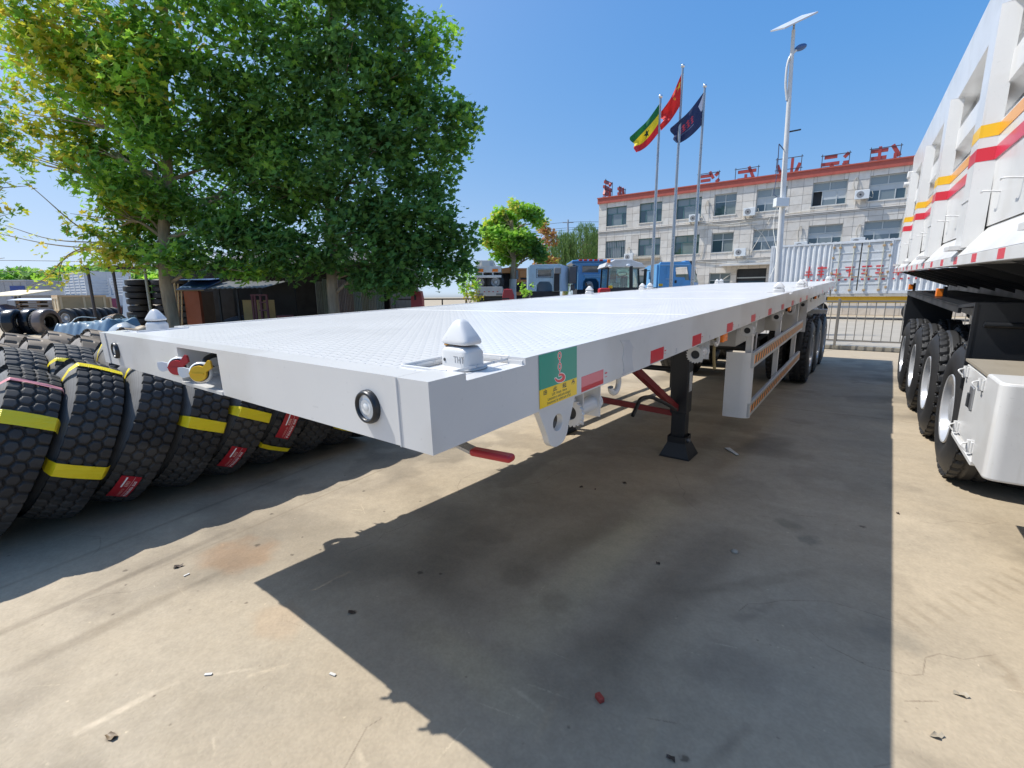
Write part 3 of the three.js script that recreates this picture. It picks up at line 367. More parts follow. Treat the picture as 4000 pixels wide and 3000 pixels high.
  for (const [x, s] of [[-0.012, 1], [-W + 0.012, -1]]) {
    const G = node('side_guard', TR, x, 0, 0);
    for (const [y0, y1, zb] of [[-0.54, -0.425, -6.7], [-0.95, -0.845, -6.7]]) {
      part('guard_rail', [span(-0.002 * s, -0.03 * s, y0, y1, -3.46, zb, 0.006), span(0, -0.03 * s, y1 - 0.012, y1 + 0.006, -3.46, zb, 0.005), span(0, -0.03 * s, y0 - 0.006, y0 + 0.012, -3.46, zb, 0.005)], M.galv, G);
      const p = new THREE.PlaneGeometry(Math.abs(zb + 3.5), y1 - y0 - 0.045); p.rotateY(s * Math.PI / 2); p.translate(-0.0004 * s, (y0 + y1) / 2, (zb - 3.5) / 2); part('warning_stripe', p, new THREE.MeshStandardMaterial({ map: stripe, roughness: 0.4 }), G, undefined, true);
    }
    for (const z of [-3.54, -4.98, -6.36]) part('guard_post', [span(-0.035 * s, -0.075 * s, -0.93, -RH_, z - 0.03, z + 0.03), span(-0.03 * s, -0.035 * s, -0.93, -RH_, z - 0.034, z + 0.034)], M.whiteShade, G);
    const c = new THREE.Shape(); c.moveTo(0, 0); c.bezierCurveTo(0.002, 0.035, -0.03, 0.055, -0.08, 0.06); c.lineTo(-0.20, 0.062); c.lineTo(-0.20, 0.058); c.lineTo(-0.08, 0.056); c.bezierCurveTo(-0.04, 0.05, -0.006, 0.03, -0.004, 0); c.closePath();
    const cap = prism(c, 0.545); cap.rotateX(-Math.PI / 2); cap.scale(s, 1, -1); cap.deleteAttribute('normal'); cap.translate(0, -0.965, -3.5); part('guard_end', cap, M.white, G);
  }
  part('hand_rod', cyl(V3(-0.16, -0.52, -4.35), V3(-0.17, -0.36, -4.42), 0.012, 8), M.steel, TR);
  // storage box, mudguards and rear skirt
  part('fender_board', span(-0.02, -0.62, -0.62, -0.165, -7.12, -7.1), M.whiteShade, TR); part('fender_board', span(-W + 0.02, -W + 0.62, -0.62, -0.165, -7.12, -7.1), M.whiteShade, TR);
  part('side_skirt', span(-0.13, -0.145, -0.44, -0.165, -12.0, -7.12), M.whiteShade, TR); part('side_skirt', span(-W + 0.13, -W + 0.145, -0.44, -0.165, -12.0, -7.12), M.whiteShade, TR);
  part('tool_box', span(-0.45, -0.76, -0.58, -0.17, -6.6, -4.9, 0.01), M.whiteShade, TR);
  part('air_tank', cyl(V3(-1.0, -0.4, -4.9), V3(-1.0, -0.4, -5.7), 0.13, 18), M.white, TR);
  part('chain', tube([V3(-0.1, -0.19, -2.62), V3(-0.105, -0.3, -2.61), V3(-0.1, -0.42, -2.63)], 0.01, 12, 6), worn([0.3, 0.24, 0.12], 0.6, 0.4), TR);
  // rear lamps
  for (const x of [-0.3, -W + 0.3]) part('rear_lamp', span(x - 0.16, x + 0.16, -0.28, -0.17, -L - 0.02, -L + 0.02, 0.01), M.red, TR);
  part('rear_bumper', span(-W + 0.1, -0.1, -0.75, -0.63, -L + 0.02, -L + 0.12, 0.01), M.white, TR);
  for (const x of [-0.6, -1.9]) part('bumper_arm', span(x - 0.03, x + 0.03, -0.7, -RH_, -L + 0.05, -L + 0.1), M.white, TR);
  // axles and wheels
  for (let k = 0; k < 3; k++) {
    const c = loc(V3(0, 0.54, -8.63 - 1.31 * k));
    part('axle', [cyl(V3(-0.3, c.y, c.z), V3(-W + 0.3, c.y, c.z), 0.07, 14), span(-0.74, -0.86, c.y + 0.06, c.y + 0.2, c.z - 0.55, c.z + 0.55), span(-W + 0.74, -W + 0.86, c.y + 0.06, c.y + 0.2, c.z - 0.55, c.z + 0.55)], M.dark, TR);
    for (const [x, s] of [[-0.02, 1], [-W + 0.02, -1]]) { const w = node('wheel', TR, x, c.y, c.z); w.rotation.y = s > 0 ? 0 : Math.PI; wheelParts(w, 0.54, true); }
  }
}

// ================================================================ THE TIPPER ON THE RIGHT
{
  const T = thing('tipper_truck', 'tall white ribbed tipper body on eight-wheel black chassis standing right of the flatbed', 'tipper truck', [1.17, 0, -6.0], 0);
  const zx = V3(-0, 0, 0).copy(ray(3345, 1080)).normalize().negate(), xx = V3(0, 1, 0).cross(zx).normalize(), yy = zx.clone().cross(xx);
  T.quaternion.setFromRotationMatrix(new THREE.Matrix4().makeBasis(xx, yy, zx)); T.updateMatrixWorld(true);
  const loc = (v) => T.worldToLocal(v.clone());
  const W = 2.5, ZE = -5.75, ZF = 4.6, xr = 0.0, xp = 0.17, xb = 0.06;         // rib face, recessed plate, beam face
  const ys = { rail0: 1.73, rail1: 1.80, foot: 2.02, lower: 2.80, mid0: 2.95, mid1: 3.17, top0: 3.46, top1: 3.88 };
  // left wall: recessed plate, beams and ribs (all welded, each a part)
  part('wall_plate', [span(xp, xp + 0.01, ys.foot, ys.top0, ZE, ZF), span(W - xp, W - xp - 0.01, ys.foot, ys.top0, ZE, ZF), span(xp, W - xp, ys.foot, ys.foot + 0.01, ZE, ZF)], M.white, T);
  part('tail_gate', span(xp, W - xp, ys.rail1, ys.top1 - 0.1, ZE - 0.06, ZE), M.white, T); part('head_board', span(xp, W - xp, ys.rail1, ys.top1, ZF, ZF + 0.06), M.white, T);
  for (const side of [0, 1]) {
    const mx = (x) => side ? W - x : x, S = (x0, x1, y0, y1, z0, z1, r = 0) => span(mx(x0), mx(x1), y0, y1, z0, z1, r);
    const pr = (pts, z0, z1) => { const q = pts.map(([x, y]) => [mx(x), y]); const g = prism(side ? q.reverse() : q, Math.abs(z1 - z0)); g.translate(0, 0, Math.min(z0, z1)); return g; };
    part('top_rail', pr([[xb - 0.04, ys.top0], [xb - 0.05, ys.top1 - 0.012], [xb - 0.03, ys.top1], [xp + 0.06, ys.top1], [xp + 0.06, ys.top0], [xp, ys.top0 - 0.02]], ZE, ZF), M.white, T);
    part('middle_beam', pr([[xb, ys.mid0], [xb, ys.mid1 - 0.03], [xb + 0.03, ys.mid1], [xp, ys.mid1 + 0.01], [xp, ys.mid0 - 0.05]], ZE, ZF), M.white, T);
    part('lower_panel', pr([[xb + 0.02, ys.foot - 0.02], [xb, ys.lower - 0.09], [xb + 0.03, ys.lower - 0.05], [xp, ys.lower - 0.02], [xp, ys.foot]], ZE, ZF), M.white, T);
    part('skirt', [pr([[-0.045, ys.rail1], [xb + 0.035, ys.foot - 0.02], [xp + 0.02, ys.foot - 0.02], [xp + 0.02, ys.rail1]], ZE, ZF)], M.white, T);
    part('lower_rail', [S(-0.045, 0.02, ys.rail0, ys.rail1, ZE, ZF, 0.006), S(0.02, 0.4, ys.rail1 - 0.02, ys.rail1, ZE, ZF)], M.white, T);
    let n = 0;
    for (let z = 3.68; z > ZE; z -= 2.18) {
      const r = [[-0.175, xb + 0.01], [-0.14, xr - 0.035], [0.14, xr - 0.035], [0.175, xb + 0.01]];
      const taper = (y, k) => k;                                        // hat section rib, foot flared outward
      const gs = []; for (const [y0, y1, o0, o1] of [[ys.rail1 + 0.06, 2.2, 0.0, 0.0], [2.2, ys.top0 + 0.0, 0, 0]]) for (let i = 0; i < 3; i++) { const [za, xa] = r[i], [zb, xb2] = r[i + 1]; const f = (x, o) => mx(x + (x < 0 ? o : 0)); gs.push(quad([f(xa, o0), y0, z + za], [f(xb2, o0), y0, z + zb], [f(xb2, o1), y1, z + zb], [f(xa, o1), y1, z + za])); }
      const rib = part('rib', [...gs, quad([mx(xb), ys.top0, z - 0.175], [mx(xb), ys.top0, z + 0.175], [mx(xr - 0.035), ys.top0 - 0.001, z + 0.14], [mx(xr - 0.035), ys.top0 - 0.001, z - 0.14])], M.white, T);
      if (!side) {
        part('rib_weld', [cyl(V3(-0.036, 2.2, z - 0.14), V3(-0.036, 2.2, z + 0.14), 0.006, 6)], M.white, rib); part('rib_shoe', S(-0.1, 0.08, ys.rail1 + 0.045, ys.rail1 + 0.075, z - 0.13, z + 0.13), M.whiteShade, rib);
        for (const zz of [0.45, 1.0]) part('rope_rod', [tube([V3(xb + 0.03, 2.2, z + zz + 0.02), V3(-0.005, 2.215, z + zz), V3(-0.005, 2.215, z + zz - 0.08)], 0.006, 10, 6)], M.white, T);
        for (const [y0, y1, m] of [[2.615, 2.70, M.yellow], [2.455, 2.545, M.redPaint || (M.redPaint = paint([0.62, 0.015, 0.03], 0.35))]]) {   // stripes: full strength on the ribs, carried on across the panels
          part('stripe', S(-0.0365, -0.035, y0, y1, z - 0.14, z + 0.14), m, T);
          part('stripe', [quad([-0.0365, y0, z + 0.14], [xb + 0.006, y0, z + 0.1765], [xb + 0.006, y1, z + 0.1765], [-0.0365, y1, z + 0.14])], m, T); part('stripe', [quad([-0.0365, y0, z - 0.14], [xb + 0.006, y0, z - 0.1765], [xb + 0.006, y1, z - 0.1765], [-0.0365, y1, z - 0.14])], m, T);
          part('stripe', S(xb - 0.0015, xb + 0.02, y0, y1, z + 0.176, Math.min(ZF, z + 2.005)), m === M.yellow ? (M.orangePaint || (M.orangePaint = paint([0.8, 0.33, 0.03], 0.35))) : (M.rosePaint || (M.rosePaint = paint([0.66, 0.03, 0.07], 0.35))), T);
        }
      }
      n++;
    }
    for (let i = 0; i < 16; i++) { const z = 3.8 - 0.715 * i + 0.0; if (z < ZE + 0.1) break; part('tape', S(-0.0462, -0.045, ys.rail0 + 0.01, ys.rail1 - 0.005, z - 0.15, z), std([0.62, 0.012, 0.03], 0.3), T); }
  }
  // tail gate hinge at the far end
  part('gate_hinge', [span(-0.05, 0.12, 3.5, 3.62, ZE - 0.12, ZE + 0.05, 0.02), cyl(V3(-0.08, 3.4, ZE - 0.1), V3(0.1, 3.4, ZE - 0.1), 0.05, 12)], M.white, T);
  // chassis
  for (const x of [0.82, 1.62]) part('chassis_rail', span(x, x + 0.08, 1.05, 1.34, ZE + 0.2, 5.6), M.black, T);
  for (let z = ZE + 0.5; z < ZF; z += 0.9) part('sub_frame_arm', prism([[0.02, 1.73], [0.75, 1.73], [0.75, 1.45]], 0.03).translate(0, 0, z), M.black, T), part('sub_frame_arm', [prism([[1.75, 1.45], [1.75, 1.73], [2.48, 1.73]], 0.03).translate(0, 0, z)], M.black, T);
  part('sub_frame', [span(0.78, 0.92, 1.34, 1.72, ZE + 0.1, ZF), span(1.6, 1.72, 1.34, 1.72, ZE + 0.1, ZF)], M.black, T);
  // wheels: four axles
  const contact = [[3645, 1858], [3568.5, 1699], [3529, 1596], [3499, 1523.5]].map(([x, y]) => loc(onY(x, y)));
  contact.forEach((c, i) => {
    for (const s of [0, 1]) { const w = node('wheel', T, s ? W - 0.04 : 0.04, 0, c.z - 0.08); const g = loc(T.localToWorld(V3(0.1, 0, c.z)).setY(0)).y; w.position.y = g + 0.555; w.rotation.y = s ? 0 : Math.PI; wheelParts(w, 0.55, true, 'blockBig'); }
    part('axle', cyl(V3(0.4, c.y + 0.55, c.z), V3(W - 0.4, c.y + 0.55, c.z), 0.08, 12), M.black, T);
  });
  // black mudguard over the last axles with its front board
  part('mudguard_top', [span(0.04, 0.62, 1.40, 1.425, -3.3, 1.42, 0.006), span(0.04, 0.06, 1.36, 1.425, -3.3, 1.42), prism([[1.42, 1.425], [2.02, 1.47], [2.02, 1.445], [1.42, 1.40]], 0.58).rotateY(-Math.PI / 2).translate(0.62, 0, 0)], M.black, T);
  part('mudguard_front', [span(0.05, 0.78, 0.85, 1.46, 2.015, 2.03), span(0.04, 0.056, 0.86, 1.47, 2.01, 2.035)], M.black, T); part('guard_stay', cyl(V3(0.1, 1.32, 2.05), V3(1.0, 1.30, 2.05), 0.02, 8), M.black, T); part('guard_stay', cyl(V3(0.6, 1.14, 2.06), V3(0.95, 1.2, 2.7), 0.02, 8), worn([0.4, 0.36, 0.28], 0.7), T);
  part('mudguard_rear', span(0.05, 0.62, 0.7, 1.4, -3.34, -3.32), M.black, T);
  for (const z of [-0.5, -3.95]) { const l = node('side_lamp', T, 0.12, 1.425, z); part('lens', span(-0.03, 0.03, 0, 0.09, -0.04, 0.04, 0.008), M.amber, l); part('lamp_holder', span(0.03, 0.06, -0.03, 0.11, -0.045, 0.045), M.black, l); }
  part('hydraulic_tank', span(0.75, 1.75, 0.55, 1.34, 2.7, 4.4, 0.03), M.black, T);
  // white tool box with its hinged door, and the rounded tank ahead of it
  {
    const b = node('tool_box', T, 0, 0, 0), xo = -0.03; part('box_body', span(xo + 0.012, 0.72, 0.68, 1.135, 2.6, 3.22, 0.006), M.whiteShade, b); part('lid', span(xo - 0.01, 0.73, 1.137, 1.15, 2.58, 3.3), worn([0.30, 0.26, 0.2], 0.85), b);
    part('door', span(xo - 0.004, xo + 0.011, 0.70, 1.12, 2.62, 3.17, 0.004), M.white, b); part('door_edge', [span(xo - 0.007, xo + 0.004, 0.69, 1.13, 3.172, 3.2, 0.002)], M.whiteShade, b);
    part('latch', span(xo - 0.014, xo - 0.004, 0.9, 1.03, 2.86, 2.95, 0.004), M.steel, b); part('latch_handle', span(xo - 0.024, xo - 0.014, 0.91, 0.99, 2.875, 2.905, 0.003), M.dark, b);
    for (const [y, z] of [[1.08, 2.67], [1.08, 3.1], [0.73, 2.67], [0.73, 3.1]]) part('hinge', [cyl(V3(xo - 0.016, y - 0.035, z), V3(xo - 0.016, y + 0.035, z), 0.012, 10), span(xo - 0.012, xo - 0.004, y - 0.03, y + 0.03, z - 0.03, z + 0.03, 0.002), tube([V3(xo - 0.02, y + 0.02, z), V3(xo - 0.05, y + 0.01, z + 0.02), V3(xo - 0.03, y - 0.02, z + 0.03)], 0.005, 8, 5)], M.white, b);
    part('step', span(xo - 0.02, 0.3, 0.655, 0.68, 2.6, 3.22, 0.004), M.whiteShade, b);
  }
  { // white rounded tank standing across, its flat end towards us
    const s = new THREE.Shape(), r = 0.03; s.moveTo(-0.02 + r, 3.5); s.quadraticCurveTo(-0.035, 3.5, -0.035, 3.5 - r * 1.2); s.lineTo(-0.035, 3.24); s.lineTo(1.3, 3.24); s.lineTo(1.3, 3.5); s.closePath();
    const g = prism(s, 0.46, 0.012); g.rotateX(Math.PI / 2); g.translate(0, 1.15, 0); part('fuel_tank', g, M.white, T); part('tank_seam', cyl(V3(0.12, 0.7, 3.512), V3(0.12, 1.14, 3.512), 0.004, 6), M.whiteShade, T); part('tank_bracket', span(0.2, 0.3, 0.6, 0.69, 3.26, 3.48), M.black, T);
  }
}

// ================================================================ TYRES BY THE TRAILER
{
  const R = 0.535, LEAN = 0.42;
  const hexG = tyreShape(R, 0.149, hexTread(46, 4, 0.075, 0.015), { na: 546, nt: 48, tw: 0.82 }), zigG = tyreShape(R, 0.147, hexTread(50, 3, 0.09, 0.017), { na: 450, nt: 32, tw: 0.82 }), lugG = tyreShape(R, 0.15, lugTread(20, 0.028), { na: 280, nt: 26, tw: 0.88 });
  const dusty = (c, top, s, side) => { const t = tex(256, (u, v) => { const n = fbm(u * 7, v * 7, 4, s, 7), w = sstep(0.4, 0.75, n), q = 1 - sstep(0.79, 0.83, v), rib = 0.9 + 0.1 * Math.sin(v * 260); return [0, 1, 2].map((k) => lerp(lerp(c[k], top[k], w), side[k] * (0.7 + 0.6 * n) * rib, q)); }, { rx: 1.3, ry: 1.6 }); return std([1, 1, 1], 0.66, 0, { map: t, bumpMap: grimeRough, bumpScale: 0.0015 }); };  // dust on the tread; sidewall tone lifted to stand for sunlight on it
  const mats = { hex: dusty([0.026, 0.025, 0.0245], [0.055, 0.051, 0.046], 5, [0.14, 0.136, 0.13]), zig: dusty([0.055, 0.053, 0.05], [0.12, 0.11, 0.1], 15, [0.2, 0.19, 0.175]), lug: dusty([0.13, 0.1, 0.072], [0.27, 0.21, 0.15], 25, [0.27, 0.235, 0.2]) };
  const tape = std([0.9, 0.7, 0.015], 0.35, 0, { bumpMap: tex(128, (u, v) => fbm(u * 3, v * 40, 3, 6, 3), { srgb: false, rx: 8, ry: 8 }), bumpScale: 0.004, transparent: false });
  const pinkTape = std([0.75, 0.3, 0.3], 0.4);
  // a band of tape wound round the section at angle a (degrees up from the right-hand side), half-width w metres
  const bandG = (a, w, from = -1, to = 1) => {
    const pts = []; const R2 = R + 0.004, H = 0.149;
    const P = [[-H * 0.99, R * 0.62], [-H * 1.05, R * 0.76], [-H * 0.99, R * 0.9], [-H * 0.84, R * 0.985], [-H * 0.78, R2], [-H * 0.3, R2 + 0.004], [H * 0.3, R2 + 0.004], [H * 0.78, R2], [H * 0.86, R * 0.98], [H * 1.0, R * 0.9]].filter((p) => p[0] / H >= from * 1.06 && p[0] / H <= to * 1.06);
    const g = [], n = 4; const Q = (x, r, t, k) => { const th = a * Math.PI / 180 + t * w / R, wob = 0.0018 * Math.sin(k * 2.1 + t * 3); return [(r + wob) * Math.cos(th), (r + wob) * Math.sin(th), -x]; };
    for (let i = 0; i < P.length - 1; i++) for (let j = 0; j < n; j++) { const t0 = -1 + 2 * j / n, t1 = -1 + 2 * (j + 1) / n; g.push(quad(Q(...P[i], t0, i), Q(...P[i + 1], t0, i + 1), Q(...P[i + 1], t1, i + 1), Q(...P[i], t1, i))); }
    return g;
  };
  const labelTex = print(192, 400, (g, w, h) => {
    g.fillStyle = '#b3202c'; g.fillRect(0, 0, w, h); g.translate(w / 2, h / 2); g.rotate(-Math.PI / 2); g.fillStyle = '#e9e4e0';
    g.fillRect(-190, -38, 380, 3); g.font = 'bold 44px sans-serif'; g.textAlign = 'left'; g.beginPath(); g.moveTo(-182, -52); g.lineTo(-166, -86); g.lineTo(-150, -52); g.fill();
    for (let i = 0; i < 9; i++) { g.fillRect(-138 + i * 28 + (i > 5 ? 18 : 0), -78, 20, 26); g.fillStyle = '#b3202c'; g.fillRect(-132 + i * 28 + (i > 5 ? 18 : 0), -68, 8, i % 2 ? 16 : 6); g.fillStyle = '#e9e4e0'; }
    g.font = '30px sans-serif'; g.fillStyle = '#e0b8a8'; g.fillText('12.00R20-20', -182, 10); g.font = 'bold 44px sans-serif'; g.fillText('R563', 20, 14); g.fillStyle = '#ffffff'; g.fillRect(10, 26, 170, 16);
  });
  const labelMat = new THREE.MeshStandardMaterial({ map: labelTex, roughness: 0.45, side: THREE.DoubleSide });
  const labelG = (a) => { const g = new THREE.CylinderGeometry(R + 0.006, R + 0.006, 0.115, 14, 1, true, 0, 0.42); g.rotateX(Math.PI / 2); const uv = g.attributes.uv; for (let i = 0; i < uv.count; i++) { const u = uv.getX(i), v = uv.getY(i); uv.setXY(i, v, u); } g.rotateZ(a * Math.PI / 180 + Math.PI / 2 - 0.21); g.translate(0, 0, 0.01); return g; };
  const ord = ['nearest the camera at the left edge', 'second', 'third', 'fourth', 'fifth', 'sixth', 'seventh', 'eighth', 'ninth', 'tenth', 'eleventh', 'twelfth'];
  // first row: new tyres with honeycomb blocks, wound with yellow tape
  const wraps = [[[62, 0.04], [14, 0.045]], [[30, 0.042]], [[70, 0.026], [-13, 0.042]], [[72, 0.024]], [[3, 0.04]], [[4, 0.038]], [[-38, 0.022]], [], [[-36, 0.02]], []];
  const labels = { 1: -42, 3: -41, 5: -37, 6: -14 };
  for (let k = 0; k < 10; k++) {
    const z = 0.375 + 0.325 - 0.325 * k, row = ['nearest, cut by the left edge', 'second from the left', 'third from the left', 'fourth from the left', 'fifth from the left', 'sixth from the left', 'seventh from the left', 'eighth from the left', 'ninth from the left', 'farthest under the trailer'][k];
    const t = thing('truck_tyre', `black honeycomb-tread tyre in front row, ${row}`, 'tyre', [-3.56 + rr(-0.012, 0.012), R * Math.cos(LEAN) + 0.055, z], 0, 'tyres standing in the front row');
    t.rotation.x = -LEAN + rr(-0.02, 0.02);
    const g = hexG.clone(); g.rotateX(rr(0, 6.28)); g.rotateY(-Math.PI / 2); part('casing', g, mats.hex, t, undefined, true);
    for (const [a, w, full] of wraps[k]) if (w) part('tape_wrap', bandG(a, w), tape, t);
    if (k === 1) part('tape_wrap', bandG(60, 0.014), pinkTape, t, 'pale red and white band of tape');
    if (labels[k] !== undefined) part('paper_label', labelG(labels[k]), labelMat, t, 'red paper label with white print', true);
  }
  // rows behind
  const rows = [[-4.81, 'zig', zigG, 'second row', 'grey dusty block-tread truck tyre', 11, 0.9], [-5.95, 'lug', lugG, 'third row', 'brown dusty lug-tread truck tyre', 11, 1.0], [-7.08, 'lug', lugG, 'fourth row', 'brown muddy lug-tread truck tyre', 11, 1.05]];
  for (const [x, kind, G, rowName, desc, n, z0] of rows) for (let k = 0; k < n; k++) {
    const t = thing('truck_tyre', `${desc} in ${rowName} back, ${ord[k]}${k ? ' from the left' : ''}`, 'tyre', [x + rr(-0.03, 0.03), R * Math.cos(LEAN - 0.1) + 0.06, z0 - (kind === 'lug' ? 0.36 : 0.335) * k + rr(-0.01, 0.01)], rr(-0.06, 0.06), `tyres standing in the ${rowName}`);
    t.rotation.x = -LEAN + 0.1 + rr(-0.05, 0.05);
    const g = G.clone(); g.rotateX(rr(0, 6.28)); g.rotateY(-Math.PI / 2); part('casing', g, mats[kind], t, undefined, true);
    if (rowName === 'second row' && k === 4) part('tape_wrap', bandG(80, 0.024), tape, t); if (rowName === 'second row' && k === 3) part('tape_wrap', bandG(50, 0.02), tape, t); if (rowName === 'third row' && k === 2) part('tape_wrap', bandG(80, 0.06, -0.5, 0.6), std([0.8, 0.3, 0.15], 0.5), t);
  }
}

// ================================================================ TREES
const leafG = (() => {                                                   // a lobed plane-tree leaf, gently folded, about 1 m across before scaling
  const out = [[0, -0.5], [0.12, -0.36], [0.42, -0.34], [0.3, -0.12], [0.54, 0.1], [0.22, 0.1], [0, 0.55], [-0.22, 0.1], [-0.54, 0.1], [-0.3, -0.12], [-0.42, -0.34], [-0.12, -0.36]];
  const p = [], c = [0, 0, -0.1]; out.forEach((a, i) => { const b = out[(i + 1) % out.length]; p.push(c, [a[0], 0.12 * Math.abs(a[0]) - 0.1 * a[1] * a[1], a[1] - 0], [b[0], 0.12 * Math.abs(b[0]) - 0.1 * b[1] * b[1], b[1]]); }); c[1] = 0.02; c[2] = -0.1;
  return tri(...p);
})();
const slimG = tri([0, 0, -0.5], [0.07, 0.02, 0], [0, 0, 0.5], [0, 0, -0.5], [0, 0, 0.5], [-0.07, 0.02, 0]);
const leafMat = new THREE.MeshPhysicalMaterial({ color: 0xffffff, roughness: 0.85, specularIntensity: 0.35, transmission: 0.55, thickness: 0, side: THREE.DoubleSide });
const barkT = tex(256, (u, v) => { const n = fbm(u * 6, v * 3, 5, 19, 3), k = sstep(0.52, 0.6, fbm(u * 8, v * 5, 3, 29, 4 > 3 ? 1 : 1)); return [lerp(0.23, 0.38, k) * (0.5 + 0.9 * n), lerp(0.165, 0.30, k) * (0.5 + 0.9 * n), lerp(0.11, 0.21, k) * (0.5 + 0.9 * n)]; }, { rx: 1.4, ry: 0.7 });
M.bark = std([1, 1, 1], 0.9, 0, { map: barkT, bumpMap: barkT, bumpScale: 0.03 });
const greens = { plane: [[0.177, 0.378, 0.053], [0.212, 0.437, 0.059], [0.271, 0.496, 0.065], [0.142, 0.307, 0.053]], yellow: [[0.614, 0.661, 0.059], [0.720, 0.684, 0.071], [0.448, 0.614, 0.065], [0.720, 0.566, 0.083]], fresh: [[0.378, 0.661, 0.071], [0.472, 0.720, 0.077], [0.295, 0.543, 0.065]], dark: [[0.104, 0.249, 0.057], [0.135, 0.301, 0.062], [0.161, 0.342, 0.068]], brown: [[0.543, 0.283, 0.106], [0.425, 0.201, 0.094], [0.496, 0.378, 0.094]], willow: [[0.17, 0.28, 0.08], [0.21, 0.33, 0.095], [0.12, 0.21, 0.065]] };
// leaves in clusters round points; pts: [Vector3, tone, spread, leaves, size]
function foliage(name, parent, clusters, geo, label, droop = 0) {
  let n = 0; for (const c of clusters) n += c.n; const im = new THREE.InstancedMesh(geo, leafMat, n), m = new THREE.Matrix4(), q = new THREE.Quaternion(), e = new THREE.Euler(), s = V3(), p = V3(), col = new THREE.Color(); let i = 0;
  for (const c of clusters) for (let k = 0; k < c.n; k++) {
    const a = rr(0, 6.283), r = c.s * Math.pow(rnd(), 0.6), b = Math.acos(rr(-1, 1)); p.set(c.p.x + r * Math.sin(b) * Math.cos(a), c.p.y + r * Math.cos(b) * 0.8, c.p.z + r * Math.sin(b) * Math.sin(a));
    e.set(rr(-1.1, 1.1) + 0.35, rr(0, 6.283), rr(-0.9, 0.9)); if (droop) e.set(Math.PI / 2 + rr(-0.25, 0.25), rr(0, 6.28), rr(-0.25, 0.25), 'YXZ'); q.setFromEuler(e); const z = c.z * rr(0.7, 1.25); s.set(z, z, z); m.compose(p, q, s); im.setMatrixAt(i, m);
    const t = pick(greens[c.t]), f = rr(0.8, 1.2); col.setRGB(t[0] * f, t[1] * f, t[2] * f); im.setColorAt(i, col); i++;
  }
  im.name = name; im.userData.kind = 'stuff'; if (label) im.userData.label = label; im.castShadow = im.receiveShadow = true; parent.add(im); return im;
}
function limb(pts, r0, r1, seg = 10, rad = 8) {                          // tapering, slightly crooked tube
  const c = new THREE.CatmullRomCurve3(pts), g = new THREE.TubeGeometry(c, seg, 1, rad, false), p = g.attributes.position, v = V3();
  for (let i = 0; i <= seg; i++) { const o = c.getPointAt(i / seg), r = lerp(r0, r1, i / seg); for (let j = 0; j <= rad; j++) { const k = i * (rad + 1) + j; v.fromBufferAttribute(p, k).sub(o).multiplyScalar(r * (1 + 0.08 * Math.sin(j * 2.4 + i * 1.7))).add(o); p.setXYZ(k, v.x, v.y, v.z); } }
  g.computeVertexNormals(); return g;
}
// blobs: [px, py, dist, rx, ry, rz (m), clusters, tone]
function broadTree(o, trunkPts, r0, blobs, { leaf = 0.23, per = 9, spread = 0.46, gap = 0.46 } = {}) {
  o.updateMatrixWorld(true); const inv = (v) => o.worldToLocal(v.clone()), T = trunkPts.map(inv);
  part('trunk', limb(T, r0, r0 * 0.3, 18, 12), M.bark, o);
  const cl = [], top = new THREE.CatmullRomCurve3(T);
  for (const b of blobs) {
    const c = inv(at(b[0], b[1], b[2])), t = Math.min(0.95, Math.max(0.3, (c.y - 1.2) / (T[T.length - 1].y))), a = top.getPointAt(t), near = a.clone().lerp(c, 0.85); a.y = Math.min(a.y, c.y - 0.4);
    const mid = a.clone().lerp(near, 0.5).add(V3(rr(-0.2, 0.2), rr(0, 0.35), rr(-0.2, 0.2))); part('branch', limb([a, mid, near], r0 * 0.34, r0 * 0.07, 8, 6), M.bark, o);
    for (let i = 0; i < 5; i++) { const d = V3(rr(-1, 1) * b[3], rr(-0.6, 1) * b[4], rr(-1, 1) * b[5]).multiplyScalar(0.8); part('branch', limb([mid, mid.clone().lerp(c, 0.5).addScaledVector(d, 0.4), c.clone().add(d)], r0 * 0.13, r0 * 0.03, 6, 5), M.bark, o); }
    let n = 0, guard = 0; while (n < b[6] && guard++ < b[6] * 6) {
      const u = rr(-1, 1), th = rr(0, 6.283), k = Math.sqrt(1 - u * u), rad = Math.pow(rnd(), 0.36); const p = V3(c.x + b[3] * rad * k * Math.cos(th), c.y + b[4] * rad * u, c.z + b[5] * rad * k * Math.sin(th));
      if (fbm(p.x * 0.9 + p.z * 0.5 + 20, p.y * 0.9 - p.z * 0.45 + 40, 2, 6) < gap) continue; n++;
      cl.push({ p, t: rnd() < 0.72 ? b[7] : b[8] || b[7], s: spread, n: per, z: leaf });
    }
  }
  foliage('crown', o, cl, leafG);
}
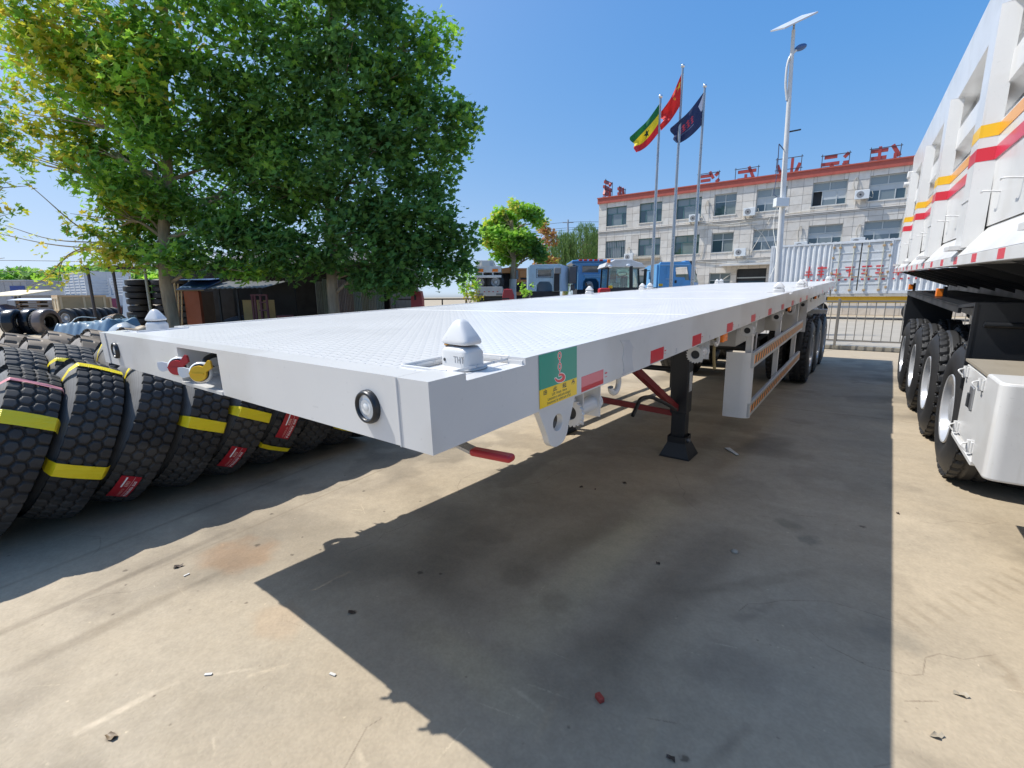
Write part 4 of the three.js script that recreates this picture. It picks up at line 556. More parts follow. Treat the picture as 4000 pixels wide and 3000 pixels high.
{
  const D = 16.5, g1 = at(690, 1300, D), t1 = thing('plane_tree', 'tall plane tree with yellowing outer leaves, bare spotted trunk left of the blue-roofed hut', 'tree', [g1.x, 0, g1.z]);
  broadTree(t1, [V3(g1.x, -0.05, g1.z), at(648, 1100, D), at(640, 900, D + 0.1), at(655, 650, D), at(640, 300, D), at(650, -150, D)], 0.215, [
    [560, 120, D, 1.9, 1.7, 1.9, 210, 'plane', 'yellow'], [330, 180, D - 0.5, 1.5, 1.5, 1.6, 120, 'yellow', 'plane'], [820, 150, D + 0.2, 1.9, 1.9, 2, 210, 'plane', 'fresh'], [620, -200, D, 2.6, 1.8, 2.4, 120, 'plane', 'fresh'], [190, 120, D - 0.6, 1.2, 1.2, 1.3, 60, 'yellow', 'fresh'],
    [430, 420, D, 1.8, 1.7, 1.8, 170, 'fresh', 'plane'], [720, 450, D + 0.3, 2, 1.9, 1.9, 230, 'plane', 'plane'], [960, 430, D + 0.8, 1.7, 1.9, 1.8, 210, 'plane', 'dark'], [180, 420, D - 0.4, 1.1, 1.0, 1.2, 46, 'yellow', 'plane'], [560, 700, D - 0.2, 1.7, 1.5, 1.6, 190, 'plane', 'fresh'],
    [810, 740, D + 0.5, 1.8, 1.6, 1.7, 220, 'plane', 'dark'], [400, 690, D, 1.1, 1.1, 1.2, 60, 'fresh', 'plane'], [430, 880, D - 0.2, 1.1, 0.9, 1.2, 80, 'yellow', 'plane'], [620, 930, D, 1.5, 0.95, 1.4, 120, 'plane', 'fresh'], [860, 960, D - 0.8, 1.4, 0.8, 1.2, 110, 'dark', 'plane'], [280, 560, D, 0.9, 0.8, 0.9, 30, 'yellow', 'plane'], [470, 1010, D - 0.5, 0.9, 0.4, 0.8, 34, 'yellow', 'fresh'], [300, 330, D - 0.8, 1.3, 1.3, 1.3, 80, 'yellow', 'fresh'], [330, 560, D - 0.6, 1.1, 0.9, 1.1, 60, 'yellow', 'plane'], [90, 230, D - 0.5, 0.8, 0.8, 0.9, 26, 'yellow', 'fresh'], [150, 20, D - 0.5, 1.2, 1.0, 1.2, 60, 'yellow', 'fresh'], [80, 620, D - 0.3, 0.6, 0.5, 0.6, 14, 'yellow', 'plane'], [700, 1010, D - 0.9, 0.9, 0.45, 0.9, 46, 'plane', 'fresh'], [960, 1050, D - 0.9, 0.8, 0.35, 0.8, 30, 'fresh', 'plane'], [1000, 720, D + 0.5, 1.5, 1.6, 1.5, 130, 'plane', 'plane'], [480, 300, D - 1.2, 1.6, 1.6, 0.8, 110, 'fresh', 'yellow'], [1050, 850, D + 0.4, 1.3, 1.1, 1.2, 130, 'plane', 'dark'], [960, 860, D + 0.2, 1.2, 0.9, 1.2, 100, 'plane', 'plane'], [1040, 580, D + 0.8, 1.3, 1.3, 1.3, 110, 'plane', 'dark'], [500, 830, D - 0.4, 1.2, 0.8, 1.1, 80, 'fresh', 'yellow'], [560, 560, D - 1, 1.4, 1.2, 0.9, 90, 'fresh', 'plane'],
  ]);
  // long bare lower branches on the left
  const inv = (x, y, d) => t1.worldToLocal(at(x, y, d)); const sprigs = [];
  for (const b of [[[640, 980], [420, 950], [200, 935], [20, 880]], [[620, 1000], [420, 975], [200, 955], [-60, 900]], [[500, 960], [330, 900], [170, 770], [80, 690]], [[520, 960], [360, 960], [250, 1010], [225, 1120]], [[360, 965], [260, 1005], [180, 1085], [110, 1120]]]) { const pts = b.map(([x, y], i) => inv(x, y, D - 0.25 * i)); part('branch', limb(pts, 0.035, 0.008, 14, 5), M.bark, t1); for (let i = 0; i < 7; i++) { const p = new THREE.CatmullRomCurve3(pts).getPointAt(rr(0.4, 1)); sprigs.push({ p: p.clone().add(V3(0, -0.05, 0)), t: 'yellow', s: 0.24, n: rr(2, 6) | 0, z: 0.17 }); } }
  for (const [x, y, n] of [[190, 1060, 10], [230, 1065, 8], [330, 1040, 16], [300, 1060, 12], [340, 1070, 10], [250, 1090, 6], [228, 1122, 5], [540, 1065, 14], [360, 1000, 14], [410, 1030, 14], [130, 985, 6]]) sprigs.push({ p: inv(x, y, D - 0.9), t: 'yellow', s: 0.3, n, z: 0.17 });
  foliage('low_leaves', t1, sprigs, leafG, 'sparse yellow leaves on bare drooping twigs');

  const D2 = 17, g2 = at(1310, 1290, D2), t2 = thing('plane_tree', 'dense dark green plane tree behind the middle of the trailer deck', 'tree', [g2.x, 0, g2.z]);
  broadTree(t2, [V3(g2.x, -0.05, g2.z), at(1298, 1120, D2), at(1290, 900, D2), at(1280, 600, D2), at(1290, 250, D2), at(1290, -100, D2)], 0.2, [
    [1180, 60, D2, 1.9, 1.8, 1.9, 230, 'plane', 'dark'], [1400, 40, D2, 1.6, 1.7, 1.7, 200, 'dark', 'plane'], [1280, -220, D2, 2.0, 1.6, 2, 160, 'dark', 'plane'], [1120, 380, D2 + 0.2, 1.9, 1.9, 1.9, 250, 'dark', 'plane'], [1380, 350, D2 - 0.2, 1.9, 1.9, 1.9, 270, 'dark', 'plane'], [1590, 300, D2, 1.25, 1.55, 1.5, 160, 'dark', 'fresh'],
    [1640, 560, D2, 1.55, 1.6, 1.6, 200, 'dark', 'plane'], [1400, 650, D2 - 0.4, 1.9, 1.8, 1.9, 270, 'dark', 'dark'], [1160, 700, D2, 1.8, 1.7, 1.8, 240, 'plane', 'dark'], [1610, 820, D2 - 0.2, 1.6, 1.3, 1.5, 190, 'dark', 'dark'], [1390, 940, D2 - 0.4, 1.8, 1.1, 1.6, 220, 'dark', 'dark'], [1120, 980, D2 - 0.5, 1.5, 0.95, 1.4, 160, 'dark', 'plane'], [1620, 1020, D2 - 0.2, 1.5, 0.9, 1.3, 170, 'dark', 'dark'], [1780, 920, D2, 0.9, 0.55, 0.8, 46, 'dark', 'dark'], [1690, 170, D2, 0.7, 0.8, 0.9, 40, 'fresh', 'dark'], [1800, 470, D2, 0.6, 0.7, 0.8, 34, 'dark', 'fresh'], [1500, 1100, D2 - 0.5, 1.2, 0.5, 1.0, 70, 'dark', 'dark'], [1770, 1040, D2, 0.7, 0.6, 0.7, 38, 'dark', 'dark'],
  ], { gap: 0.36, leaf: 0.205, per: 13 });
  const D3 = 12.5, g3 = at(-330, 1300, D3), t3 = thing('plane_tree', 'yellow-green plane tree whose branch ends reach in at the left edge', 'tree', [g3.x, 0, g3.z]);
  broadTree(t3, [V3(g3.x, -0.05, g3.z), at(-330, 900, D3), at(-320, 500, D3), at(-330, 100, D3)], 0.17, [[-60, 560, D3, 0.85, 0.8, 0.9, 60, 'yellow', 'plane'], [20, 690, D3, 0.55, 0.5, 0.6, 34, 'yellow', 'fresh'], [-40, 820, D3, 0.5, 0.4, 0.5, 24, 'plane', 'yellow'], [-230, 300, D3, 1.3, 1.4, 1.3, 90, 'yellow', 'plane'], [-10, 1000, D3, 0.2, 0.25, 0.2, 6, 'plane', 'yellow'], [-250, 700, D3, 1.2, 1.0, 1.2, 60, 'plane', 'yellow']], { leaf: 0.16, spread: 0.3 });

  const D4 = 29, g4 = at(2003, 1270, D4), t4 = thing('plane_tree', 'small round fresh-green plane tree with pale painted trunk before the orange truck', 'tree', [g4.x, 0, g4.z]);
  broadTree(t4, [V3(g4.x, -0.05, g4.z), at(2003, 1080, D4), at(2008, 980, D4), at(2000, 860, D4)], 0.22, [[1990, 850, D4, 1.0, 1.0, 1.0, 90, 'fresh', 'yellow'], [2050, 930, D4, 1.1, 1.0, 1.1, 100, 'plane', 'dark'], [1935, 925, D4, 0.9, 0.8, 0.9, 80, 'fresh', 'yellow'], [1990, 985, D4, 1.2, 0.8, 1.1, 100, 'fresh', 'plane'], [2085, 990, D4, 0.7, 0.6, 0.7, 46, 'dark', 'plane'], [1920, 890, D4, 0.5, 0.5, 0.5, 24, 'fresh', 'yellow'], [2010, 905, D4, 1.5, 1.3, 1.3, 150, 'fresh', 'plane'], [2065, 860, D4, 0.8, 0.8, 0.8, 50, 'fresh', 'plane']], { leaf: 0.24, per: 14 });
  part('lime_wash', limb([V3(0, 0.2, 0), t4.worldToLocal(at(2003, 1090, D4))], 0.235, 0.225, 4, 12), worn([0.62, 0.6, 0.56], 0.9), t4);
  const D5 = 44, g5 = at(2130, 1230, D5), t5 = thing('maple_tree', 'reddish brown autumn tree between green tree and willows', 'tree', [g5.x, 0, g5.z]);
  broadTree(t5, [V3(g5.x, -0.05, g5.z), at(2128, 1050, D5), at(2132, 930, D5)], 0.16, [[2128, 950, D5, 1.1, 1.3, 1.1, 70, 'brown', 'brown'], [2140, 1010, D5, 1.0, 1.0, 1.0, 60, 'brown', 'yellow'], [2118, 1030, D5, 0.8, 0.7, 0.8, 30, 'brown', 'brown'], [2125, 885, D5, 0.5, 0.7, 0.5, 18, 'yellow', 'brown']], { leaf: 0.26 });
  // willows: hanging streamers of slim leaves
  for (const [x, yt, D, w, label] of [[2200, 905, 56, 2.3, 'grey-green willow behind the reddish brown tree'], [2285, 872, 60, 3.0, 'large weeping willow against the left end of the office building'], [2325, 900, 66, 2.4, 'willow half hidden by the left corner of the office building']]) {
    const g = at(x, 1220, D), t = thing('willow_tree', label, 'tree', [g.x, 0, g.z]); t.updateMatrixWorld(true); const top = at(x, yt, D).y, cl = [];
    part('trunk', limb([V3(0, 0, 0), V3(0.2, top * 0.4, 0), V3(-0.1, top * 0.8, 0)], 0.3, 0.1, 8, 8), M.bark, t);
    for (let i = 0; i < 60; i++) { const a = rr(0, 6.28), r = w * 0.8 * Math.sqrt(rnd()); cl.push({ p: V3(r * Math.cos(a), top - Math.pow(r / w, 2.4) * 3.2 - rr(0, 1.2), r * Math.sin(a)), t: 'willow', s: 0.55, n: 26, z: 0.34 }); }
    for (let i = 0; i < 190; i++) { const a = rr(0, 6.28), r = w * Math.sqrt(rnd()), x0 = r * Math.cos(a), z0 = r * Math.sin(a), y0 = top - Math.pow(r / w, 2.4) * 3.4 - rr(0, 0.7), l = rr(1.6, Math.max(2, y0 - 1.2)); for (let k = 0; k < 12; k++) cl.push({ p: V3(x0 * (1 + k * 0.008) + rr(-0.08, 0.08), y0 - l * k / 12, z0 * (1 + k * 0.008)), t: 'willow', s: 0.2, n: 6, z: 0.36 }); if (i < 14) part('branch', limb([V3(0, top * 0.6, 0), V3(x0 * 0.6, y0 * 0.9, z0 * 0.6), V3(x0, y0, z0)], 0.07, 0.02, 5, 5), M.bark, t); }
    foliage('crown', t, cl, slimG, undefined, 1);
  }
  // shrubs and weeds in front of the parked vehicles
  for (const [x, y, D, n, s, tone, label] of [[1822, 1100, 19, 34, 0.5, 'fresh', 'leafy shrub at the right edge of the dark plane tree'], [1850, 1140, 19, 14, 0.35, 'yellow', 'low yellowish shrub beside the white trailer tail'], [2048, 1132, 19, 10, 0.22, 'fresh', 'small weed in front of the pale blue cab']]) {
    const g = at(x, 1260, D), t = thing('shrub', label, 'shrub', [g.x, 0, g.z]); t.updateMatrixWorld(true); const c = t.worldToLocal(at(x, y, D)), cl = []; part('stem', limb([V3(0, 0, 0), V3(0.05, c.y * 0.5, 0), c], 0.03, 0.01, 5, 5), M.bark, t); for (let i = 0; i < 4; i++) part('stem', limb([V3(0, c.y * 0.4, 0), c.clone().add(V3(rr(-s, s), rr(-s, s), rr(-s, s)))], 0.015, 0.006, 4, 5), M.bark, t);
    for (let i = 0; i < n; i++) cl.push({ p: V3(c.x + rr(-s, s), c.y + rr(-s, s), c.z + rr(-s, s)), t: tone, s: 0.2, n: 9, z: 0.12 }); foliage('leaves', t, cl, leafG);
  }
}
{ // far wood on the left, a mass of crowns
  const n = 7000, geo = leafG, cl = [];
  for (let i = 0; i < n; i++) { const x = rr(-700, 1500), D = rr(150, 210), top = 1052 + 9 * Math.sin(x * 0.013) + 8 * Math.sin(x * 0.041 + 1) + (x > 1100 ? 30 : 0), b = at(x, top, D), y = b.y * Math.sqrt(rnd()); cl.push({ p: V3(b.x, y, b.z), t: pick(['fresh', 'willow', 'plane', 'fresh', 'plane']), s: 1.6, n: 3, z: 2.4 }); }
  const o = foliage('far_wood', scene, cl, geo); tag(o, 'hazy band of green woodland along the left horizon', 'woodland');
}

// ================================================================ THE OFFICE BUILDING
{
  const B = thing('office_building', 'three-storey grey-tiled office building with red parapet, behind the flagpoles', 'building', [-20.649, 0, -40.958], 0.0471); B.updateMatrixWorld(true);
  const bl = (px, py, z = 0) => { const r = ray(px, py), o = B.worldToLocal(EYE.clone()), d = B.worldToLocal(EYE.clone().add(r)).sub(o); return o.addScaledVector(d, (z - o.z) / d.z); };
  const cols = [[0.76, 2.7], [3.93, 5.92], [7.18, 9.2], [10.2, 11.86], [13.3, 15.36], [17.0, 19.1], [20.35, 22.42], [24, 26], [27.3, 29.3]], rowsY = [[7.9, 9.55], [4.98, 6.53], [1.7, 3.3]], LEN = 31, H = 10.02, DEP = 12;
  const holes = []; rowsY.forEach(([y0, y1], r) => cols.forEach(([a, b], c) => { if (r === 2 && c === 4) return; holes.push([a, b, y0, y1, r, c]); })); holes.push([12.3, 14.45, 0, 3.58, 3, 0]);
  const s = shapeOf([[0, 0], [LEN, 0], [LEN, H], [0, H]]); for (const [a, b, y0, y1] of holes) { const h = new THREE.Path(); h.moveTo(a, Math.max(0.01, y0)); h.lineTo(b, Math.max(0.01, y0)); h.lineTo(b, y1); h.lineTo(a, y1); h.closePath(); s.holes.push(h); }
  const joint = worn([0.42, 0.39, 0.35], 0.9); const wall = part('wall', [prism(s, 0.3).translate(0, 0, -0.3), span(0, 0.3, 0, H, -DEP, -0.3), span(LEN - 0.3, LEN, 0, H, -DEP, -0.3), span(0.3, LEN - 0.3, 0, H, -DEP, -DEP + 0.3)], joint, B);
  part('floor', [span(0.3, LEN - 0.3, 3.9, 4.05, -DEP + 0.3, -0.3), span(0.3, LEN - 0.3, 7.0, 7.15, -DEP + 0.3, -0.3)].slice(0, 1), M.grey, B); part('floor', span(0.3, LEN - 0.3, 7.0, 7.15, -DEP + 0.3, -0.3), M.grey, B); part('inner_wall', span(0.3, LEN - 0.3, 0.1, H - 0.1, -5, -4.9), M.grey, B);
  // wall tiles: laid in courses, cut round the openings
  const tm = [0, 1, 2, 3].map((i) => worn([[0.76, 0.70, 0.62], [0.72, 0.66, 0.58], [0.79, 0.735, 0.655], [0.68, 0.62, 0.545]][i], 0.55));
  const cut = (r, h) => { const [a, b, c, d] = r; if (h[0] >= b || h[1] <= a || h[2] >= d || h[3] <= c) return [r]; const o = []; if (h[0] > a) o.push([a, h[0], c, d]); if (h[1] < b) o.push([h[1], b, c, d]); const l = Math.max(a, h[0]), m = Math.min(b, h[1]); if (h[2] > c) o.push([l, m, c, h[2]]); if (h[3] < d) o.push([l, m, h[3], d]); return o; };
  const tiles = []; const bands = [[4.28, 4.46], [7.28, 7.46]];
  for (let y = 0; y < H - 0.01; y += 0.6267) for (let x = 0; x < LEN - 0.01; x += 0.82) { let list = [[x, Math.min(LEN, x + 0.82), y, Math.min(H, y + 0.6267)]]; for (const h of holes) list = list.flatMap((r) => cut(r, h)); for (const b of bands) list = list.flatMap((r) => cut(r, [0, LEN, ...b])); for (const r of list) if (r[1] - r[0] > 0.06 && r[3] - r[2] > 0.06) tiles.push(r); }
  const score = (r) => (r[1] - r[0]) * (r[3] - r[2]) * (r[2] > 3.6 && r[1] < 23 ? 10 : 1) * (1 + r[0] / 40); tiles.sort((a, b) => score(b) - score(a));
  const tileG = (r) => span(r[0] + 0.012, r[1] - 0.012, r[2] + 0.012, r[3] - 0.012, 0.0, 0.018 + 0.006 * rnd());
  const restT = [[], [], [], []]; tiles.forEach((r, i) => { const k = Math.floor(rnd() * 3.4); if (i < 295) part('wall_tile', tileG(r), tm[k], wall); else restT[k].push(tileG(r)); });
  restT.forEach((g, i) => { const o = part('wall_tile', g, tm[i], wall); o.userData.kind = 'stuff'; });
  for (let y = 0; y < H; y += 1.2) part('side_tile', span(-0.02, 0, y + 0.02, Math.min(H, y + 1.18), -DEP, 0), tm[(y * 7 | 0) % 3], wall);
  for (const [y0, y1] of bands) part('cornice', [span(-0.05, LEN, y0 + 0.02, y0 + 0.08, 0, 0.07), span(-0.05, LEN, y1 - 0.06, y1, 0, 0.10)].slice(0, 1), tm[1], B), part('cornice', span(-0.05, LEN, y1 - 0.06, y1, 0, 0.10), tm[0], B);
  const redT = worn([0.5, 0.11, 0.075], 0.75); part('parapet', [span(-0.12, LEN, H - 0.06, 10.42, -0.3, 0.16), span(-0.16, LEN, 10.42, 10.5, -0.34, 0.22), span(-0.12, 0.18, H - 0.06, 10.46, -DEP, -0.3), span(LEN - 0.3, LEN, H, 10.46, -DEP, -0.3), span(0, LEN, H, 10.46, -DEP - 0.1, -DEP)], redT, B); part('roof', span(0.18, LEN - 0.3, H - 0.08, H + 0.02, -DEP, -0.3), M.grey, B);
  // windows: frames, panes, blinds
  const fm = std([0.55, 0.57, 0.55], 0.5), fg = std([0.09, 0.2, 0.19], 0.45), blind = std([0.52, 0.55, 0.55], 0.9);
  const paneM = [new THREE.MeshPhysicalMaterial({ color: rgb(0.05, 0.085, 0.10), roughness: 0.05, clearcoat: 1, side: THREE.DoubleSide }), new THREE.MeshPhysicalMaterial({ color: rgb(0.20, 0.235, 0.24), roughness: 0.1, clearcoat: 1, side: THREE.DoubleSide }), new THREE.MeshPhysicalMaterial({ color: rgb(0.27, 0.30, 0.295), roughness: 0.14, clearcoat: 0.8, side: THREE.DoubleSide })];
  holes.forEach(([a, b, y0, y1, r, c]) => {
    if (r === 3) { const d = part('door', span(a, b, y0 + 0.02, y1, -0.29, -0.22), M.dark, B); part('transom', [span(a, b, y1 - 0.75, y1 - 0.66, -0.22, -0.16)], fm, d); part('door_glass', span(a + 0.1, b - 0.1, 0.2, 2.6, -0.22, -0.2), paneM[0], d); return; }
    const w = node('window', B), f = c < 3 ? fg : fm, yT = y0 + (y1 - y0) * 0.64, xs = c === 3 ? [0.5] : c < 3 ? [0.28, 0.76] : [0.3, 0.72], zf = -0.14, t = 0.055;
    part('frame', [span(a, b, y0, y0 + t, zf - 0.05, zf), span(a, b, y1 - t, y1, zf - 0.05, zf), span(a, a + t, y0 + t, y1 - t, zf - 0.05, zf), span(b - t, b, y0 + t, y1 - t, zf - 0.05, zf), span(a + t, b - t, yT - t / 2, yT + t / 2, zf - 0.05, zf), ...xs.map((k) => span(lerp(a, b, k) - t / 2, lerp(a, b, k) + t / 2, y0 + t, yT - t / 2, zf - 0.05, zf)), span((a + b) / 2 - t / 2, (a + b) / 2 + t / 2, yT + t / 2, y1 - t, zf - 0.05, zf)], f, w);
    part('sill', span(a - 0.06, b + 0.06, y0 - 0.07, y0, -0.12, 0.06), tm[2], w);
    const ex = [a, ...xs.map((k) => lerp(a, b, k)), b]; const drop = c > 3 ? pick([0.35, 0.5, 0.6]) : 0;
    for (let i = 0; i < ex.length - 1; i++) { if (r === 0 && c === 5 && i === 0) { part('opening', span(ex[i] + 0.03, ex[i + 1] - 0.03, y0 + t, yT, zf - 0.2, zf - 0.19), M.dark, w); continue; } part('pane', span(ex[i] + 0.028, ex[i + 1] - 0.028, y0 + t, yT - 0.028, zf - 0.04, zf - 0.03), c > 3 && i !== 1 ? paneM[0] : paneM[c < 4 ? (i === 1 ? 1 : 0) : 1], w); if (drop) part('blind', span(ex[i] + 0.03, ex[i + 1] - 0.03, yT - drop * (yT - y0), yT - 0.03, zf - 0.029, zf - 0.027), blind, w); }
    for (const [x0, x1] of [[a + t, (a + b) / 2 - 0.028], [(a + b) / 2 + 0.028, b - t]]) part('pane', span(x0, x1, yT + 0.028, y1 - t, zf - 0.04, zf - 0.03), c > 3 ? paneM[2] : paneM[1], w);
    if (r === 1 && c === 0) for (let k = 0; k < 11; k++) part('bar', cyl(V3(a + 0.09 + k * 0.175, y0 + 0.02, -0.03), V3(a + 0.09 + k * 0.175, y1 - 0.02, -0.03), 0.014, 6), M.galv, w);
  });
  part('canopy', [span(11.15, 14.9, 3.86, 3.95, 0, 1.2), span(11.15, 14.9, 3.80, 3.86, 1.16, 1.2)], worn([0.7, 0.69, 0.66], 0.6), B);
  { const k = node('balcony_box', B, 0, 0, 0); part('shelf', span(3.7, 6.0, 4.72, 4.76, 0.02, 0.5), worn([0.5, 0.42, 0.3], 0.8), k); for (const y of [4.85, 4.98]) part('shelf_rail', span(3.7, 6.0, y, y + 0.03, 0.46, 0.5), worn([0.72, 0.66, 0.52], 0.7), k); for (let i = 0; i < 9; i++) part('shelf_bar', span(3.7 + i * 0.284, 3.73 + i * 0.284, 4.76, 4.98, 0.46, 0.49), worn([0.72, 0.66, 0.52], 0.7), k); }
  // loose cables on the face
  for (const pts of [[[9.1, 7.5], [11, 7.15], [13.2, 7.3], [16.2, 7.6], [18.4, 7.7]], [[8.9, 7.35], [12, 7.0], [13.5, 7.05]], [[9.6, 7.2], [9.5, 5.2], [9.3, 4.3]], [[14.5, 7.6], [13.4, 5.2], [12.7, 3.9], [11.1, 2.6]], [[13.0, 6.9], [13.9, 6.2], [14.6, 5.0]], [[9.2, 4.3], [12, 4.05], [15, 4.2]]]) part('cable', tube(pts.map(([x, y]) => V3(x, y, 0.08)), 0.022, 24, 5), worn([0.66, 0.63, 0.56], 0.7), B);
  for (const [x, y, h] of [[9.7, 8.1, 1.1], [3.1, 5.1, 0.8], [16.5, 5.3, 1.3], [19.6, 8.6, 1.0], [20.1, 5.2, 1.2]]) part('pipe_loop', tube([V3(x, y, 0.1), V3(x - 0.15, y + h * 0.6, 0.12), V3(x, y + h, 0.08), V3(x + 0.12, y + h * 0.5, 0.12)], 0.025, 20, 5), worn([0.45, 0.42, 0.36], 0.7), B);
  // air conditioners hung on the wall
  const acs = [[8.77, 7.84, 'under the third upper window'], [12.92, 7.92, 'between the fourth and fifth upper windows'], [19.99, 8.34, 'between the two rightmost upper windows'], [12.48, 4.87, 'between the fourth and fifth middle windows'], [3.2, 4.98, 'right of the barred middle window'], [16.62, 5.09, 'just above the container roof, left one'], [20.07, 5.14, 'just above the container roof, right one']];
  for (const [x, y, where] of acs) {
    const p = B.localToWorld(V3(x, y - 0.3, 0.02)), t = thing('air_conditioner', `white outdoor air conditioner unit on the office wall, ${where}`, 'air conditioner', [p.x, p.y, p.z], 0.0471, 'air conditioners on the office wall');
    part('case', span(-0.42, 0.42, 0, 0.6, 0.12, 0.42, 0.02), M.plastic, t); part('fan_grille', [new THREE.RingGeometry(0.05, 0.22, 24).translate(-0.1, 0.3, 0.425)], worn([0.3, 0.3, 0.3], 0.6), t); part('fan_hub', cyl(V3(-0.1, 0.3, 0.41), V3(-0.1, 0.3, 0.435), 0.06, 12), M.dark, t); for (const s of [-0.3, 0.3]) part('bracket', [prism([[0, -0.28], [0, -0.02], [0.42, -0.02]], 0.03).rotateY(-Math.PI / 2).translate(s, 0, 0)], M.galv, t); part('pipe', tube([V3(0.42, 0.15, 0.2), V3(0.6, 0.05, 0.15), V3(0.62, 0.3, 0.06), V3(0.55, 0.55, 0.02)], 0.02, 14, 5), worn([0.6, 0.58, 0.5], 0.7), t);
  }
  // sign letters on the roof, seen from behind, and two on the left end
  const G = { jia: [[[0.3, 0], [0.06, 0.42]], [[0.19, 0.3], [0.19, 1]], [[0.42, 0.14], [0.95, 0.14]], [[0.67, 0], [0.67, 0.93]], [[0.45, 0.4], [0.93, 0.4]], [[0.42, 0.64], [0.95, 0.64]], [[0.36, 0.93], [1, 0.93]]], yun: [[[0.45, 0.12], [0.88, 0.12]], [[0.36, 0.38], [0.98, 0.38]], [[0.64, 0.4], [0.46, 0.72]], [[0.46, 0.72], [0.9, 0.7]], [[0.78, 0.52], [0.94, 0.8]], [[0.08, 0.05], [0.22, 0.2]], [[0.04, 0.4], [0.24, 0.4]], [[0.22, 0.42], [0.16, 0.82]], [[0.04, 0.9], [0.98, 0.95]]], ye: [[[0.38, 0.08], [0.38, 0.88]], [[0.62, 0.08], [0.62, 0.88]], [[0.1, 0.3], [0.24, 0.68]], [[0.92, 0.28], [0.76, 0.68]], [[0.03, 0.92], [0.97, 0.92]]], che: [[[0.14, 0.18], [0.86, 0.18]], [[0.44, 0], [0.22, 0.5]], [[0.22, 0.5], [0.86, 0.5]], [[0.03, 0.74], [0.97, 0.74]], [[0.54, 0.3], [0.54, 1]]], qi: [[[0.08, 0.06], [0.22, 0.2]], [[0.04, 0.36], [0.18, 0.48]], [[0.05, 0.96], [0.24, 0.62]], [[0.46, 0], [0.3, 0.3]], [[0.4, 0.16], [0.94, 0.16]], [[0.42, 0.35], [0.84, 0.35]], [[0.34, 0.54], [0.82, 0.54]], [[0.82, 0.54], [0.86, 0.92]], [[0.86, 0.92], [0.98, 0.8]]] };
  const letM = worn([0.42, 0.06, 0.05], 0.6), frM = std([0.06, 0.05, 0.06], 0.7);
  const letter = (key, base, size, turn, mirror, label) => {
    const t = thing('roof_letter', label, 'sign letter', [base.x, base.y, base.z], turn, 'sign letters on the office roof'); const w = size, X = (u) => (mirror ? 0.5 - u : u - 0.5) * w, Y = (v) => (1 - v) * size;
    for (const [p, q] of G[key]) { const a = V3(X(p[0]), Y(p[1]), 0), b = V3(X(q[0]), Y(q[1]), 0); part('stroke', bar(a, b, 0.2, 0.24), letM, t); }
    for (const v of [0.06, 0.5, 0.94]) part('frame_bar', span(X(0), X(1), Y(v) - 0.025, Y(v) + 0.025, mirror ? 0.09 : -0.13, mirror ? 0.13 : -0.09), frM, t); for (const u of [0.05, 0.95]) part('frame_post', span(X(u) - 0.025, X(u) + 0.025, -0.5, Y(0), mirror ? 0.13 : -0.17, mirror ? 0.17 : -0.13), frM, t);
  };
  const z = -5; [['qi', 2770, 672, 'second letter from the left of the row, beside a flagpole'], ['che', 2920, 652, 'third letter along the row'], ['ye', 3085, 612, 'letter right behind the tall street lamp'], ['yun', 3267, 598, 'second letter from the right'], ['jia', 3462, 570, 'rightmost letter next to the tipper']].forEach(([k, px, top, w]) => { const p = bl(px, top, z), q = B.localToWorld(V3(p.x, p.y - 2.0, z)); letter(k, q, 2.0, 0.0471, true, `red roof letter on frame, ${w}`); });
  for (const [k, zz, w] of [['yun', -1.2, 'front one at the far left end'], ['jia', -4.6, 'back one at the far left end']]) letter(k, B.localToWorld(V3(0.25, 10.48, zz)), 1.75, 0.0471 + Math.PI / 2, true, `red roof letter on frame, ${w}`);
}
